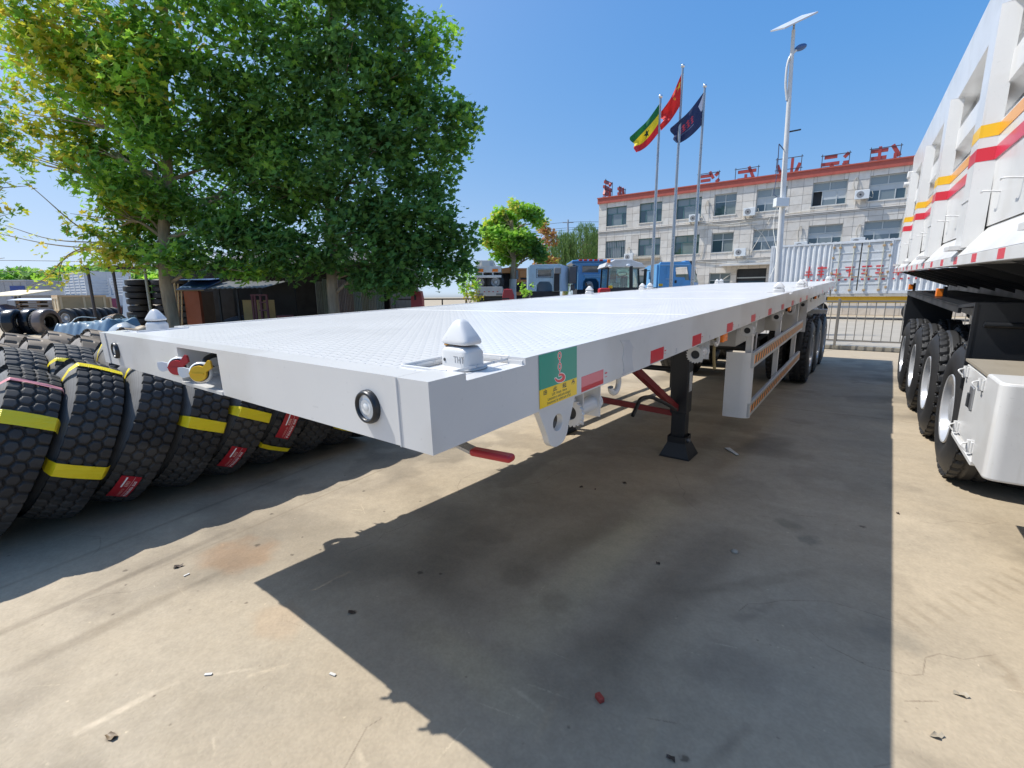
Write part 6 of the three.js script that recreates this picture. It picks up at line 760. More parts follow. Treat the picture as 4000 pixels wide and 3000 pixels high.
  // white stacked trailer tails, left of the small tree
  { const t = facing('stacked_trailer', 'white trailer tail with amber lamps and spare wheel, left of the small green tree', 'trailer', 1905, 27), P = (x, y) => t.q(1800 + x / 3.687, 950 + y / 3.687), R = (x0, y0, x1, y1, z0, z1, m, n) => { const a = P(x0, y0), b = P(x1, y1); return part(n, span(a[0], b[0], b[1], a[1], z0, z1, 0.01), m, t); };
    R(190, 330, 580, 420, -5, 0, M.white, 'rear_beam'); R(215, 240, 470, 325, -5, -0.3, M.whiteShade, 'upper_deck'); R(300, 250, 420, 335, -0.3, 0.02, M.white, 'tail_board'); for (const x of [245, 455]) R(x, 370, x + 80, 412, 0, 0.03, M.amber, 'tail_lamp'); R(200, 462, 585, 495, -0.2, 0.05, M.white, 'bumper'); for (const x of [305, 450]) R(x, 415, x + 22, 470, -0.15, 0, M.white, 'bumper_arm'); { const a = P(170, 610), b = P(260, 470); part('stay', bar(V3(a[0], a[1], -0.2), V3(b[0], b[1], -0.2), 0.06, 0.06), M.white, t); } const c = P(500, 560), w = node('wheel', t, c[0], c[1], -0.1); w.rotation.y = -Math.PI / 2; wheelParts(w, 0.5, false, 'rib'); const w2 = node('wheel', t, P(260, 0)[0], c[1], -0.5); w2.rotation.y = -Math.PI / 2; wheelParts(w2, 0.5, false, 'rib'); R(180, 430, 600, 625, -5, -1.1, M.dark, 'underframe'); }
  { const t = facing('stacked_trailer', 'white trailer tail board with small red lamps, lowest in the stack', 'trailer', 1905, 25.5), P = (x, y) => t.q(1800 + x / 3.687, 950 + y / 3.687), R = (x0, y0, x1, y1, z0, z1, m, n) => { const a = P(x0, y0), b = P(x1, y1); return part(n, span(a[0], b[0], b[1], a[1], z0, z1, 0.01), m, t); };
    R(215, 628, 598, 690, -4, 0, M.whiteShade, 'tail_beam'); R(215, 692, 598, 760, -4, 0.02, M.whiteShade, 'lower_beam'); for (const x of [255, 330, 395, 455, 520]) R(x, 692, x + 22, 704, 0.02, 0.04, M.red, 'tail_lamp'); for (const x of [235, 510]) R(x, 722, x + 90, 752, 0.02, 0.04, M.grey, 'number_plate'); R(130, 630, 215, 660, -1, 0, M.whiteShade, 'side_bracket'); R(215, 762, 598, 1000, -3.5, -0.5, M.dark, 'frame'); }
  // orange tipper lorry behind
  { const t = facing('tipper_lorry', 'orange tipper lorry partly hidden behind the small green tree trunk', 'lorry', 2010, 29.5), P = (x, y) => t.q(1800 + x / 3.687, 950 + y / 3.687), m = paint([0.9, 0.33, 0.07], 0.4), R = (x0, y0, x1, y1, z0, z1, mm, n) => { const a = P(x0, y0), b = P(x1, y1); return part(n, span(a[0], b[0], b[1], a[1], z0, z1, 0.015), mm, t); };
    { const a = P(540, 432), b = P(590, 365), c = P(720, 345), d = P(720, 425); part('tipper_lip', prism([a, d, c, b], 1.6, 0.01).translate(0, 0, -1.6), m, t); } R(780, 360, 970, 560, -2.4, 0, m, 'cab_body'); R(845, 395, 955, 490, 0, 0.05, m, 'pressed_panel'); R(860, 498, 950, 525, 0.0, 0.04, M.dark, 'grille'); R(790, 385, 830, 520, 0.0, 0.03, M.glass, 'window_glass'); R(900, 560, 965, 590, 0.0, 0.04, worn([0.7, 0.4, 0.38], 0.6), 'number_board'); R(760, 700, 870, 750, -1, 0.05, m, 'bumper'); R(570, 405, 1000, 700, -2.4, -0.6, M.dark, 'chassis'); R(580, 700, 1000, 1000, -2.2, -0.8, M.dark, 'chassis'); R(385, 415, 445, 450, -0.1, 0.1, m, 'tipper_corner'); }
  // red barrier block and guard rail
  { const t = facing('water_barrier', 'red plastic barrier block at the foot of the small green tree', 'barrier', 1985, 21), r = t.r(1964, 1132, 2008, 1290); part('block', [prism([[r[0], 0], [r[1], 0], [r[1] - 0.02, r[3] - 0.25], [r[1] - 0.1, r[3]], [r[0] + 0.08, r[3]], [r[0] + 0.02, r[3] - 0.25]], 0.5, 0.03).translate(0, 0, -0.5)], worn([0.42, 0.05, 0.06], 0.6), t); part('filler_cap', cyl(V3(0, r[3], -0.25), V3(0, r[3] + 0.05, -0.25), 0.08, 12), M.red, t); }
  { const t = facing('water_barrier', 'dull red barrier block beside the dark plane tree foliage, over the deck edge', 'barrier', 1628, 17.5), r = t.r(1608, 1140, 1650, 1290); part('block', [prism([[r[0], 0], [r[1], 0], [r[1] - 0.02, r[3] - 0.25], [r[1] - 0.06, r[3]], [r[0] + 0.05, r[3]], [r[0] + 0.02, r[3] - 0.25]], 0.4, 0.03).translate(0, 0, -0.4)], worn([0.42, 0.05, 0.07], 0.6), t); part('slot', span(r[0] + 0.12, r[0] + 0.2, r[3] - 0.3, r[3] - 0.12, 0.031, 0.036), M.dark, t); }
  { const a = at(1540, 1160, 20), b = at(1990, 1160, 20), t = thing('guard_rail', 'thin black guard rail on posts between the dark plane tree and red barrier', 'railing', [a.x, 0, a.z], YAW), w = b.clone().sub(a).length(); part('rail', span(0, w, 1.36, 1.42, -0.02, 0.02, 0.004), M.black, t); part('rail', span(0, w, 0.9, 0.94, -0.02, 0.02, 0.004), M.black, t); for (let x = 0; x < w; x += 1.0) part('post', span(x, x + 0.05, 0, 1.36, -0.02, 0.02), M.black, t); }
}

// ================================================================ SHED, HUT AND STORES ON THE LEFT
{
  { // open shed: roof rising to the back, on thin posts
    const t = facing('open_shed', 'long open-fronted shed with shade-darkened sheet roof on thin posts behind the plane trees', 'shed', 900, 20); const q = t.q, x0 = q(440, 1100)[0], x1 = q(1520, 1100)[0], yf = 2.86, yk = 3.9, dz = -6;
    const sheets = 14; for (let i = 0; i < sheets; i++) { const a = lerp(x0, x1, i / sheets), b = lerp(x0, x1, (i + 1) / sheets) + 0.06, e = i % 2 ? 0.014 : 0; part('roof_sheet', slab([a, yf + e, 0.3 + 0.06 * Math.sin(i * 3)], [b, yf + e, 0.3 + 0.06 * Math.sin(i * 3)], [b, yk + e, dz], [a, yk + e, dz], [0, -0.03, 0]), i < 4 ? worn([0.42, 0.42, 0.44], 0.5, 0.3) : worn([0.07, 0.055, 0.045], 0.8), t); }  // left sheets pale as if sunlit, the rest darkened for the shaded underside
    for (const z of [0.1, -3, -5.9]) part('beam', bar(V3(x0, lerp(yf, yk, -z / 6) - 0.1, z), V3(x1, lerp(yf, yk, -z / 6) - 0.1, z), 0.08, 0.12), M.dark, t); for (let i = 0; i < 7; i++) part('rafter', bar(V3(lerp(x0, x1, i / 6), yf - 0.06, 0.2), V3(lerp(x0, x1, i / 6), yk - 0.06, dz), 0.06, 0.08), M.dark, t);
    part('back_wall', span(x0 - 2.2, x1, 0, yk - 0.1, dz - 0.1, dz), worn([0.035, 0.033, 0.03], 0.9), t); part('end_wall', slab([x1, 0, 0.1], [x1, 0, dz], [x1, yk - 0.1, dz], [x1, yf - 0.1, 0.1], [0.05, 0, 0]), worn([0.08, 0.075, 0.07], 0.9), t);  // back wall near black: the unlit depth is put into its colour
    for (const [x, dark] of [[350, 1], [448, 1], [572, 0], [740, 0], [1120, 0]]) { const a = q(x, 1050)[0]; part('post', cyl(V3(a, 0, 0.1), V3(a, yf - 0.1, 0.1), 0.055, 8), dark ? worn([0.06, 0.055, 0.065], 0.7) : worn([0.3, 0.32, 0.31], 0.7), t); } part('eave_beam', bar(V3(q(350, 0)[0], yf - 0.05, 0.1), V3(x0 + 0.1, yf - 0.05, 0.1), 0.06, 0.08), M.dark, t);
  }
  { // stacked tyres under the shed
    const D = 22.5, base = at(500, 1160, D), g = treadG.rib.clone(); g.rotateZ(Math.PI / 2); let n = 0;
    for (let c = 0; c < 3; c++) for (let k = 0; k < 8; k++) { const p = base.clone().addScaledVector(RH, c * 1.13 + 0.55).addScaledVector(FH, c % 2 ? 0.25 : 0); const t = thing('truck_tyre', `black truck tyre lying flat, ${['lowest', 'second', 'third', 'fourth', 'fifth', 'sixth', 'seventh', 'topmost'][k]}${k && k < 7 ? ' from the ground' : ''}, in the ${['left', 'middle', 'right'][c]} shed stack`, 'tyre', [p.x + rr(-0.06, 0.06), 0.15 + k * 0.298, p.z + rr(-0.06, 0.06)], 0, 'tyres stacked flat under the shed'); t.rotation.set(rr(-0.03, 0.03), rr(0, 6), rr(-0.03, 0.03)); part('casing', g, M.darkRubber, t); }
  }
  { // hut with blue roof and red wall
    const t = facing('hut', 'small hut with blue sheet roof, red-painted wall and leaning boards, right of the spotted trunk', 'hut', 740, 17.6), P = t.q, z2 = (x, y) => P(400 + x / 4.424, 1000 + y / 4.424);
    const a = z2(1215, 400), b = z2(1800, 385), c = z2(1900, 580), d = z2(1430, 585); part('roof_sheet', slab([d[0], d[1], 0.5], [c[0], c[1], 0.5], [b[0], b[1], -1.0], [a[0], a[1], -1.0], [0, -0.02, 0]), worn([0.04, 0.12, 0.27], 0.5), t); part('roof_sheet', slab([a[0] - 0.02, a[1] - 0.02, 0.0], [b[0] + 0.05, b[1] - 0.06, 0.0], [b[0] + 0.05, b[1] + 0.05, -1.1], [a[0] - 0.02, a[1] + 0.03, -1.1], [0, -0.02, 0]), worn([0.03, 0.10, 0.26], 0.5), t);
    const e = z2(1380, 600), f = z2(1640, 600); part('wall', [span(e[0], f[0], 0, d[1] - 0.05, -0.2, -0.05)], M.brick, t); part('wall', span(e[0], e[0] + 0.12, 0, d[1] - 0.04, -1.6, -0.2), worn([0.2, 0.14, 0.1], 0.9), t); part('roof_edge', bar(V3(d[0], d[1] - 0.03, 0.48), V3(c[0], c[1] - 0.03, 0.48), 0.05, 0.05), worn([0.28, 0.2, 0.12], 0.9), t);
    for (const [x0, y0, x1, y1, w] of [[1225, 450, 1330, 1150, 0.07], [1290, 480, 1350, 1160, 0.05], [1350, 600, 1390, 1000, 0.05]]) { const p = z2(x0, y0), r = z2(x1, y1); part('board', bar(V3(r[0], 0.0, 0.2), V3(p[0], p[1], -0.05), w, 0.03), worn([0.5, 0.38, 0.22], 0.85), t); }
  }
  { // lean-to beside the hut
    const t = facing('lean_to', 'low lean-to with grey corrugated roof and dark open front, joined to the blue-roofed hut', 'shelter', 930, 17.9), P = (x, y) => t.q(850 + x / 3.687, 950 + y / 3.687), a = P(-160, 525), b = P(700, 535), c = P(760, 650), d = P(-130, 668);
    const n = 26; for (let i = 0; i < n; i += 2) { const L_ = (u, v) => [lerp(lerp(d[0], c[0], u), lerp(a[0], b[0], u), v), lerp(lerp(d[1], c[1], u), lerp(a[1], b[1], u), v), lerp(0.6, -1.5, v)]; const u0 = i / n, u1 = (i + 1) / n, u2 = (i + 2) / n, up = (p) => [p[0], p[1] + 0.035, p[2]]; part('roof_sheet', [slab(L_(u0, 0), up(L_(u1, 0)), up(L_(u1, 1)), L_(u0, 1), [0, -0.01, 0]), slab(up(L_(u1, 0)), L_(u2, 0), L_(u2, 1), up(L_(u1, 1)), [0, -0.01, 0])], worn([0.2, 0.2, 0.19], 0.7), t); }
    part('back_wall', span(a[0], b[0] + 0.3, 0, a[1] - 0.05, -1.7, -1.6), M.dark, t); for (const x of [d[0] + 0.6, 0.2, c[0] - 0.2]) part('post', span(x, x + 0.07, 0, c[1] - 0.02, 0.4, 0.47), M.dark, t); const h = P(60, 1060); part('tarp_heap', [new THREE.SphereGeometry(1, 24, 12, 0, Math.PI * 2, 0, Math.PI / 2).scale(1.5, 0.85, 0.6).translate(d[0] + 1.4, 0, 0)], worn([0.05, 0.07, 0.1], 0.7), t);
  }
  { const t = facing('cardboard_box', 'brown cardboard box standing inside the lean-to behind a red frame', 'box', 985, 17.5), r = t.r(950, 1173, 1048, 1240); part('box_body', span(r[0], r[1], 0.45, r[3], -0.5, 0), worn([0.45, 0.32, 0.13], 0.85), t); part('flap', span(r[0], r[1], r[3], r[3] + 0.01, -0.5, 0.03), worn([0.5, 0.36, 0.16], 0.85), t); part('packing_tape', span((r[0] + r[1]) / 2 - 0.03, (r[0] + r[1]) / 2 + 0.03, 0.46, r[3] - 0.01, 0, 0.002), worn([0.5, 0.4, 0.22], 0.4), t); part('pallet', span(r[0] - 0.05, r[1] + 0.05, 0, 0.45, -0.55, -0.02), M.wood, t); }
  { const t = facing('steel_rack', 'dark red steel frame standing before the cardboard box', 'rack', 1010, 17.2), P = (x, y) => t.q(850 + x / 3.687, 950 + y / 3.687), m = worn([0.14, 0.03, 0.045], 0.6); for (const x of [480, 520, 600, 690]) { const p = P(x, 740); part('upright', span(p[0], p[0] + 0.06, 0, p[1], -0.03, 0.03), m, t); } for (const y of [745, 850, 965]) { const p = P(y === 745 ? 470 : 600, y), r = P(710, y); part('cross_bar', span(p[0], r[0], p[1] - 0.03, p[1] + 0.02, -0.025, 0.025), m, t); } part('drum', lathe([[0, 0], [0.28, 0.0], [0.3, 0.02], [0.29, 0.4], [0.3, 0.42], [0.29, 0.44], [0.29, 0.82], [0.3, 0.85], [0, 0.85]], 20).translate(P(850, 0)[0], 0, -0.1), worn([0.22, 0.05, 0.05], 0.7), t); }
  { const t = facing('sheet_fence', 'grey corrugated steel sheets standing right of the second tree trunk', 'fence', 1360, 20), x0 = t.q(1235, 1160)[0], x1 = t.q(1500, 1160)[0], n = 9; for (let i = 0; i < n; i++) { const a = lerp(x0, x1, i / n), b = lerp(x0, x1, (i + 1) / n), h = 2.15 + 0.12 * Math.sin(i * 2.3), gs = []; for (let k = 0; k < 5; k++) { const u = lerp(a, b, k / 5), v = lerp(a, b, (k + 1) / 5), m = (u + v) / 2, z = (i % 2) * 0.03; gs.push(slab([u, 0.1, z], [m, 0.1, z + 0.04], [m, h, z + 0.04], [u, h, z], [0, 0, -0.004]), slab([m, 0.1, z + 0.04], [v - 0.01, 0.1, z], [v - 0.01, h, z], [m, h, z + 0.04], [0, 0, -0.004])); } part('steel_sheet', gs, worn([0.3, 0.32, 0.34].map((c) => c * rr(0.85, 1.1)), 0.6, 0.2), t); } }
  // blue tarpaulin over a low stack
  { const t = facing('tarp_stack', 'low stack under faded blue tarpaulin behind the dusty tyre rows', 'covered stack', 300, 13.2); const r = t.r(165, 1258, 440, 1300), g = new THREE.PlaneGeometry(1, 1, 110, 30), p = g.attributes.position; for (let i = 0; i < p.count; i++) { const u = p.getX(i) + 0.5, v = p.getY(i) + 0.5, e = Math.min(u, 1 - u) * 9, f = Math.min(v, 1 - v) * 5; const h = Math.min(1, e) * Math.min(1, f); p.setXYZ(i, lerp(r[0], r[1], u), 0.02 + (0.7 + 0.22 * fbm(u * 7, v * 4, 4, 5) - 0.05 * Math.sin(u * 5) + 0.02 * Math.sin(u * 60 + v * 9)) * Math.pow(h, 0.6), lerp(0.1, -1.5, v)); } g.computeVertexNormals(); part('tarpaulin', g, M.tarp, t); part('stack_core', span(r[0] + 0.35, r[1] - 0.35, 0, 0.55, -1.1, -0.45), M.wood, t); for (const u of [0.3, 0.7]) part('tie_rope', tube([V3(lerp(r[0], r[1], u), 0.1, 0.14), V3(lerp(r[0], r[1], u), 0.92, -0.4), V3(lerp(r[0], r[1], u), 0.92, -1.1)], 0.012, 14, 5), M.plastic, t); }
  // three wrapped tyre bundles, far left
  [[35, 20, 'leftmost of three, blue corner'], [105, 20.5, 'middle of three, with glossy creases'], [165, 20.2, 'right one of three, ribbed lighter top']].forEach(([x, D, w], i) => { const t = facing('tyre_bundle', `black plastic-wrapped tyre bundle on the far left, ${w}`, 'tyre bundle', x, D, 'wrapped tyre bundles'); const g = treadG.rib.clone(); g.rotateY(0.35 - i * 0.15); g.scale(0.95, 0.95, 0.95); g.translate(0, 0.52, 0); part('tyre', g, M.darkRubber, t); const g2 = treadG.block.clone(); g2.rotateY(0.35 - i * 0.15); g2.scale(0.95, 0.95, 0.95); g2.translate(-0.3, 0.52, -0.1); part('tyre', g2, M.darkRubber, t); const n = 26, h = lathe([[0.36, -0.2], [0.5, -0.2], [0.545, -0.14], [0.55, 0.14], [0.5, 0.2], [0.36, 0.2]], n, 'x'), p = h.attributes.position; for (let k = 0; k < p.count; k++) { const f = 1 + 0.05 * (fbm(p.getY(k) * 7, p.getZ(k) * 7 + p.getX(k) * 4, 2, i) - 0.4); p.setXYZ(k, p.getX(k) * f, p.getY(k) * f, p.getZ(k) * f); } h.rotateY(0.35 - i * 0.15); h.translate(0, 0.53, 0); h.computeVertexNormals(); part('wrapping', h, std(i === 2 ? [0.16, 0.13, 0.12] : [0.012, 0.014, 0.02], 0.22), t); if (!i) part('wrap_corner', span(-0.5, -0.25, 0.75, 0.95, 0.1, 0.3, 0.05), worn([0.05, 0.25, 0.55], 0.4), t); });
  // row of mounted wheels
  { const D = 25, p0 = at(247, 1200, D); for (let i = 0; i < 7; i++) { const p = p0.clone().add(V3(-0.25 * i, 0, -0.37 * i)); const t = thing('spare_wheel', i ? `mounted truck wheel in the row before the crates, ${['', 'second', 'third', 'fourth', 'fifth', 'sixth', 'last and rightmost'][i]}${i < 6 ? ' from the left' : ''}` : 'mounted truck wheel showing its white rim, front of the row before the crates', 'wheel', [p.x, 0.5, p.z], 0, 'mounted wheels in a row'); t.rotation.y = -0.95; wheelParts(t, 0.5, false, 'rib'); } }
  // wooden crates
  { const mk = (x, D, y0, y1, w, d, label) => { const t = facing('wooden_crate', label, 'crate', x, D, 'wooden crates', 0.95), pl = worn([0.5, 0.36, 0.2], 0.85); part('side_board', span(0, w, y0 + 0.02, y1 - 0.1, -0.02, 0), pl, t); part('side_board', span(0, w, y0 + 0.02, y1 - 0.1, -d, -d + 0.02), pl, t); part('end_board', span(0, 0.02, y0 + 0.02, y1 - 0.1, -d + 0.02, -0.02), worn([0.75, 0.62, 0.42], 0.85), t); part('end_board', span(w - 0.02, w, y0 + 0.02, y1 - 0.1, -d + 0.02, -0.02), pl, t); part('lid', span(-0.03, w + 0.03, y1 - 0.1, y1, -d - 0.03, 0.03), worn([0.72, 0.48, 0.26], 0.85), t); for (const u of [0.02, 0.5, 0.94]) part('batten', span(w * u, w * u + 0.1, y0, y1 - 0.1, 0, 0.03), M.paleWood, t); for (const z of [-0.06, -d * 0.5, -d + 0.02]) part('batten', span(-0.03, 0, y0, y1 - 0.1, z - 0.08, z), M.paleWood, t); for (const y of [y0, y1 - 0.2]) part('batten', span(-0.034, -0.001, y, y + 0.1, -d, 0), M.paleWood, t); };  // near end board paler than the sides: sunlight put into its colour
    mk(226, 26.8, 0, 0.8, 2.1, 1.3, 'brown wooden crate under another, left of the mounted wheels'); mk(226, 26.8, 0.82, 1.72, 2.1, 1.3, 'brown wooden crate with pale battened end, topmost left of the pair'); mk(300, 28.4, 0.5, 1.62, 1.6, 1.3, 'brown wooden crate on the right, behind the row of wheels'); }
  // pallets with a pale sheet
  { const t = facing('pallet_stack', 'stack of dark wooden pallets topped by a white sheet, left of the crates', 'pallet stack', 145, 27.5, undefined, 0.5), w = 1.9; for (let k = 0; k < 6; k++) { const y = 0.1 + k * 0.23; part('pallet', [span(-w / 2, w / 2, y, y + 0.03, -1.2, 0), span(-w / 2, w / 2, y + 0.13, y + 0.16, -1.2, 0), ...[-1, 0, 1].map((s) => span(s * (w / 2 - 0.08) - 0.07, s * (w / 2 - 0.08) + 0.07, y + 0.03, y + 0.13, -1.2, 0))], worn([0.2, 0.13, 0.08], 0.9), t); } part('cover_sheet', slab([-w / 2 - 0.3, 1.46, 0.15], [w / 2 + 0.15, 1.46, 0.15], [w / 2 + 0.1, 1.56, -1.3], [-w / 2 - 0.2, 1.56, -1.3], [0, -0.03, 0]), worn([0.7, 0.72, 0.78], 0.5), t); }
  // white slatted lorry body
  { const t = facing('slatted_body', 'white stock lorry body with slatted sides, standing behind the crates', 'lorry body', 345, 38, undefined, 1.0), P = t.q; const wd = 3.0, dl = 5.4, y0 = 0.95, y1 = 3.7, m = worn([0.68, 0.7, 0.72], 0.6), sl = (a, b, y, z0, z1) => span(a, b, y, y + 0.13, z0, z1);
    part('front_panel', span(0, wd, y0, y0 + 0.85, -0.04, 0), m, t); part('side_panel', span(-0.04, 0, y0, y0 + 0.9, -dl, 0), m, t); part('top_panel', span(0, wd, y1 - 0.5, y1, -0.04, 0), m, t); for (let k = 0; k < 6; k++) { part('slat', sl(0.1, wd / 2 - 0.12, y0 + 0.98 + k * 0.22, -0.03, 0), m, t); part('slat', sl(wd / 2 + 0.12, wd - 0.1, y0 + 0.98 + k * 0.22, -0.03, 0), m, t); } for (let k = 0; k < 8; k++) part('slat', span(-0.03, 0, y0 + 1.0 + k * 0.225, y0 + 1.13 + k * 0.225, -dl, -0.1), m, t); for (const x of [0, wd / 2 - 0.12, wd - 0.1]) part('post', span(x, x + 0.12, y0, y1, -0.05, 0.03), m, t); for (let z = 0; z > -dl; z -= 1.3) part('post', span(-0.06, -0.0, y0, y1 - 0.1, z - 0.1, z), m, t); part('back_panel', span(0, wd, y0, y1, -dl - 0.05, -dl), m, t); part('far_side', span(wd - 0.02, wd + 0.02, y0, y1, -dl, -0.06), m, t); part('floor', span(0, wd, y0 - 0.15, y0, -dl, 0), M.grey, t); part('stand', [span(0.2, wd - 0.2, 0.2, y0 - 0.15, -dl + 0.4, -0.5)], M.dark, t); }
  { const t = facing('red_bin', 'small red machine part standing below the white slatted body', 'machine part', 408, 30), r = t.r(378, 1160, 432, 1212); part('body', [prism([[r[0], 0.3], [r[1], 0.3], [r[1], 1.0], [r[1] - 0.2, 1.5], [r[0] + 0.15, 1.45], [r[0], 0.9]], 0.7, 0.03).translate(0, 0, -0.7)], worn([0.32, 0.035, 0.05], 0.6), t); part('white_plate', span(r[0] - 0.05, r[0] + 0.3, 1.0, 1.38, 0.03, 0.06, 0.01), M.whiteShade, t); part('leg', span(r[0] + 0.1, r[1] - 0.1, 0, 0.3, -0.5, -0.1), M.dark, t); }
  { const t = facing('white_panel', 'tall white panel leaning beside the shed tyre stack', 'panel', 484, 24.5), r = t.r(470, 1078, 502, 1250); part('sheet', [slab([r[0] + 0.12, 0.4, 0.2], [r[1] + 0.05, 0.4, 0.2], [r[1] - 0.1, r[3], -0.4], [r[0] - 0.02, r[3], -0.4], [0, 0, -0.04])], worn([0.66, 0.7, 0.74], 0.5), t); part('edge_frame', bar(V3(r[1] + 0.05, 0.0, 0.2), V3(r[1] - 0.1, r[3], -0.4), 0.05, 0.05), worn([0.6, 0.5, 0.34], 0.7), t); part('base', span(r[0] - 0.2, r[1] + 0.3, 0, 0.4, -0.4, 0.25), worn([0.62, 0.6, 0.56], 0.7), t); }
  // muddy used tyres and bags beyond the tyre rows
  [[448, 1246, 14.2, 0.5, 'muddy used tyre leaning on the left post, behind the tarpaulin'], [505, 1238, 14.8, 0.48, 'worn ribbed used tyre standing left of the trailer corner lock']].forEach(([x, y, D, R, label], i) => { const t = facing('used_tyre', label, 'tyre', x, D); const g = (i ? treadG.rib : treadG.block).clone(); g.scale(R / 0.54, R / 0.54, R / 0.54); g.rotateY(i ? 0.7 : 0.2); g.rotateZ(i ? 0 : 0.2); g.translate(0, R + 0.02 + (i ? 0 : 0.02), 0); part('casing', g, worn(i ? [0.12, 0.1, 0.08] : [0.22, 0.15, 0.1], 0.85), t); });
  { const t = facing('plastic_bag', 'crumpled clear plastic sheet and muddy rubble sack beyond the tyre rows', 'bag', 468, 12.6), g = new THREE.SphereGeometry(0.3, 28, 16), p = g.attributes.position; for (let i = 0; i < p.count; i++) { const f = 0.75 + 0.55 * fbm(p.getX(i) * 5 + 3, p.getY(i) * 5 + p.getZ(i) * 4, 3, 4); p.setXYZ(i, p.getX(i) * f * 1.2, Math.max(-0.3, p.getY(i) * f), p.getZ(i) * f); } g.computeVertexNormals(); g.translate(0, 0.5, 0); part('sheet', g, std([0.42, 0.46, 0.5], 0.25), t); part('rubble', box(0.9, 0.3, 0.6, 0.1, 0.15, 0, 0.08), worn([0.3, 0.24, 0.18], 0.95), t); const h = new THREE.SphereGeometry(0.24, 20, 12), q = h.attributes.position; for (let i = 0; i < q.count; i++) { const f = 0.7 + 0.6 * fbm(q.getX(i) * 6, q.getY(i) * 6 + q.getZ(i) * 3, 3, 9); q.setXYZ(i, q.getX(i) * f, q.getY(i) * f, q.getZ(i) * f); } h.computeVertexNormals(); h.translate(0.38, 0.55, -0.1); part('sack', h, worn([0.36, 0.28, 0.19], 0.9), t); }
  // far left: canopy, dark bundles, wall, cabin, long low trailers
  { const t = facing('canopy', 'pale yellow canopy roof on posts at the left edge', 'canopy', 20, 29), r = t.r(-90, 1138, 92, 1156); part('roof', slab([r[0], r[2] - 0.02, 0.4], [r[1], r[2] + 0.04, 0.3], [r[1] - 0.6, r[3] + 0.12, -2.5], [r[0], r[3] + 0.12, -2.5], [0, -0.06, 0]), worn([0.8, 0.68, 0.44], 0.7), t); for (const x of [r[0] + 0.2, r[1] - 0.4]) for (const z of [0.2, -2.2]) part('post', span(x, x + 0.08, 0, r[2], z - 0.08, z), M.dark, t); }
  { const t = facing('covered_goods', 'goods under dark blue sheeting below the yellow canopy', 'covered goods', 20, 29), g = new THREE.SphereGeometry(1, 30, 14, 0, Math.PI * 2, 0, Math.PI / 2), p = g.attributes.position; for (let i = 0; i < p.count; i++) { const f = 0.85 + 0.3 * fbm(p.getX(i) * 3, p.getY(i) * 3 + p.getZ(i) * 2, 3, 8); p.setXYZ(i, p.getX(i) * f * 1.25, p.getY(i) * f * 1.15, p.getZ(i) * f); } g.computeVertexNormals(); part('sheeting', g, worn([0.02, 0.04, 0.09], 0.5), t); part('pallet', span(-1.2, 1.2, 0, 0.12, -0.9, 0.9), M.wood, t); }
  { const t = facing('low_wall', 'low grey block wall behind the pallets on the left', 'wall', 130, 37), r = t.r(60, 1150, 200, 1250); part('wall_face', span(r[0], r[1], 0, 1.75, -0.2, 0), worn([0.3, 0.28, 0.26], 0.9), t); part('coping', span(r[0], r[1], 1.75, 1.83, -0.24, 0.03), worn([0.36, 0.34, 0.31], 0.9), t); }
  { const t = facing('site_cabin', 'grey metal cabin with large blue panel at the left edge', 'cabin', 20, 46), r = t.r(-160, 1097, 104, 1152), m = worn([0.42, 0.41, 0.41], 0.6); part('front_wall', [span(r[0], r[1], 0, r[3], -0.06, 0)], m, t); for (let x = r[0] + 0.4; x < r[1]; x += 0.8) part('wall_seam', span(x, x + 0.03, 0.1, r[3] - 0.1, 0, 0.02), worn([0.34, 0.33, 0.33], 0.6), t); part('body', span(r[0], r[1], 0, r[3] - 0.02, -5, -0.07), m, t); part('roof_edge', span(r[0] - 0.05, r[1] + 0.05, r[3], r[3] + 0.08, -5, 0.08), worn([0.6, 0.6, 0.62], 0.5), t); const b = t.r(42, 1117, 99, 1150); part('blue_panel', span(b[0], b[1], b[2] - 0.3, b[3], 0.02, 0.05), worn([0.03, 0.07, 0.3], 0.5), t); }
  [[190, 43, 1.95, 'upper'], [200, 40, 1.6, 'lower']].forEach(([x, D, y, w], i) => { const t = facing('parked_flatbed', `long pale flatbed trailer seen end on in the distance, ${w} of two`, 'trailer', x, D, 'distant flatbeds'), r = t.r(i ? 125 : 104, 1125, 272, 1150); part('deck', span(r[0], r[1], y - 0.08, y + (i ? 0 : 0.35), -2.4, 0), worn([0.55, 0.55, 0.54], 0.6), t); part('side_rail', span(r[0], r[1], y - 0.22, y - 0.08, -0.1, 0.01), worn([0.12, 0.15, 0.17], 0.6), t); for (const u of [0.15, 0.3, 0.8, 0.9]) { const n = node('wheel', t, lerp(r[0], r[1], u), 0.5, -0.2); n.rotation.y = -Math.PI / 2; wheelParts(n, 0.5, false, 'rib'); } part('frame', span(r[0], r[1], 0.9, y - 0.22, -1.6, -0.8), M.dark, t); });
}
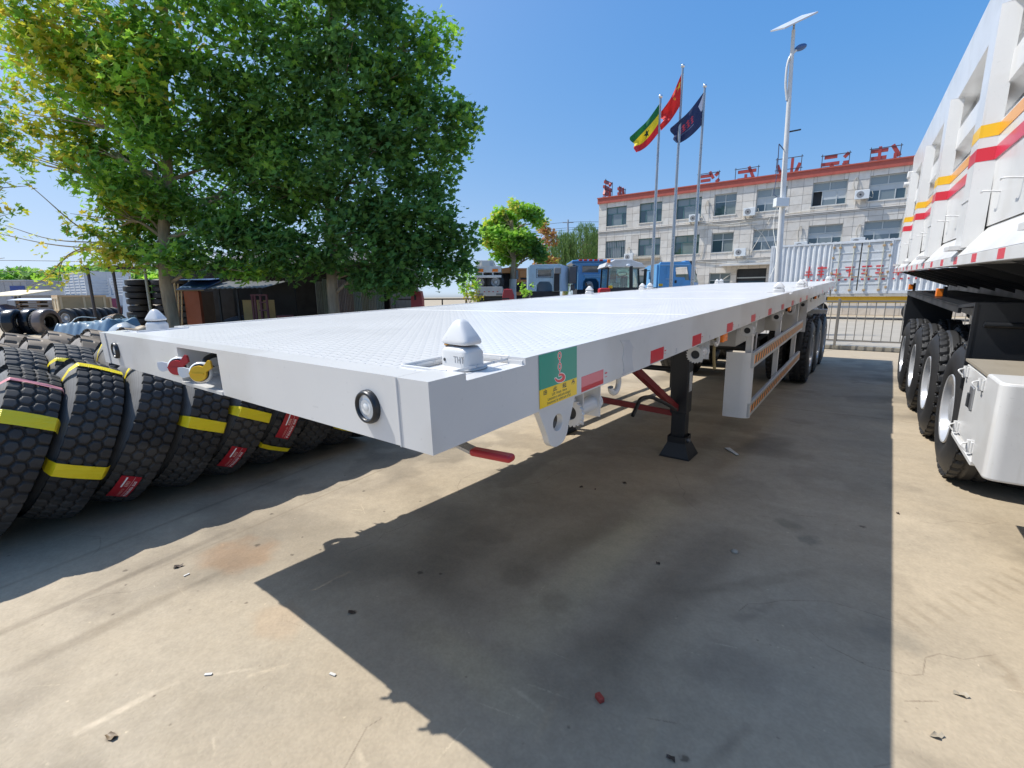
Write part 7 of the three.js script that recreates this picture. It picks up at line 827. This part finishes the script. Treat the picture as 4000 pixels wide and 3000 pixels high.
// ================================================================ SMALL THINGS LYING ON THE CONCRETE
{
  const leafBit = (x, y, s, c, label, name = 'dry_leaf', cat = 'leaf') => { const p = onY(x, y), g = new THREE.CircleGeometry(0.5, 9), q = g.attributes.position; for (let i = 1; i < q.count; i++) { const f = 0.55 + 0.6 * rnd(); q.setXYZ(i, q.getX(i) * f, q.getY(i) * f * 0.6, 0.14 * Math.sin(i * 2.1) + 0.12); } g.rotateX(-Math.PI / 2); g.rotateY(rr(0, 6)); g.scale(s, s, s); g.translate(p.x, 0.006, p.z); g.computeVertexNormals(); single(name, g, worn(c, 0.8), label, cat, 'litter on the concrete'); };
  [[697, 2218, 'left of the orange stain, on the sunny concrete'], [1372, 2398, 'inside the shadow near its left corner'], [2270, 1905, 'in shade in front of the landing leg'], [2440, 1890, 'in shade left of the landing leg foot'], [2570, 2205, 'mid-shadow, left of the pebble'], [3505, 2008, 'at the edge of the shadow beside the tipper'], [2325, 1915, 'the smaller near the leg'], [2620, 2970, 'at the bottom of the shadow']].forEach(([x, y, w], i) => leafBit(x, y, [0.05, 0.04, 0.045, 0.05, 0.035, 0.04, 0.03, 0.035][i], [0.07, 0.045, 0.03], `curled dark brown leaf lying ${w}`));
  [[432, 2885, 'bottom left of the picture'], [3750, 2720, 'right of the shadow edge'], [3660, 2880, 'lowest on the right sunlit strip']].forEach(([x, y, w], i) => leafBit(x, y, 0.05, i ? [0.4, 0.34, 0.25] : [0.2, 0.14, 0.08], `dry pale leaf lying on concrete, ${w}`));
  { const p = onY(2860, 1768), g = box(0.2, 0.006, 0.05, 0, 0.01, 0); const q = g.attributes.position; for (let i = 0; i < q.count; i++) q.setZ(i, q.getZ(i) * (q.getX(i) > 0 ? 0.5 : 1)); g.rotateY(-0.9); g.translate(p.x, 0.004, p.z); single('plastic_scrap', g, M.plastic, 'thin white scrap lying right of the landing leg foot', 'scrap'); }
  { const p = onY(2342, 2738), g = box(0.034, 0.02, 0.022, 0, 0.01, 0, 0.004); g.rotateY(-0.5); g.translate(p.x, 0.004, p.z); single('brick_chip', g, worn([0.42, 0.06, 0.04], 0.8), 'small red chip lying in the shadow near the bottom', 'fragment'); }
  { const p = onY(2870, 2160), g = new THREE.DodecahedronGeometry(0.02, 1); const q = g.attributes.position; for (let i = 0; i < q.count; i++) q.setY(i, q.getY(i) * 0.6); g.translate(p.x, 0.01, p.z); single('pebble', g, worn([0.4, 0.36, 0.3], 0.9), 'pale pebble lying in the middle of the shadow', 'stone'); }
  for (const [x, y, w] of [[730, 2250, 'beside the dark hole on the left'], [815, 2640, 'on the sunny concrete, left'], [1300, 2640, 'sunny side of the shadow edge']]) { const p = onY(x, y), g = box(0.028, 0.003, 0.01, 0, 0.003, 0); g.rotateY(rr(0, 3)); g.translate(p.x, 0.005, p.z); single('paint_flake', g, worn([0.68, 0.66, 0.62], 0.7), `white flake lying ${w}`, 'flake', 'litter on the concrete'); }
}
renderer.render(scene, camera);
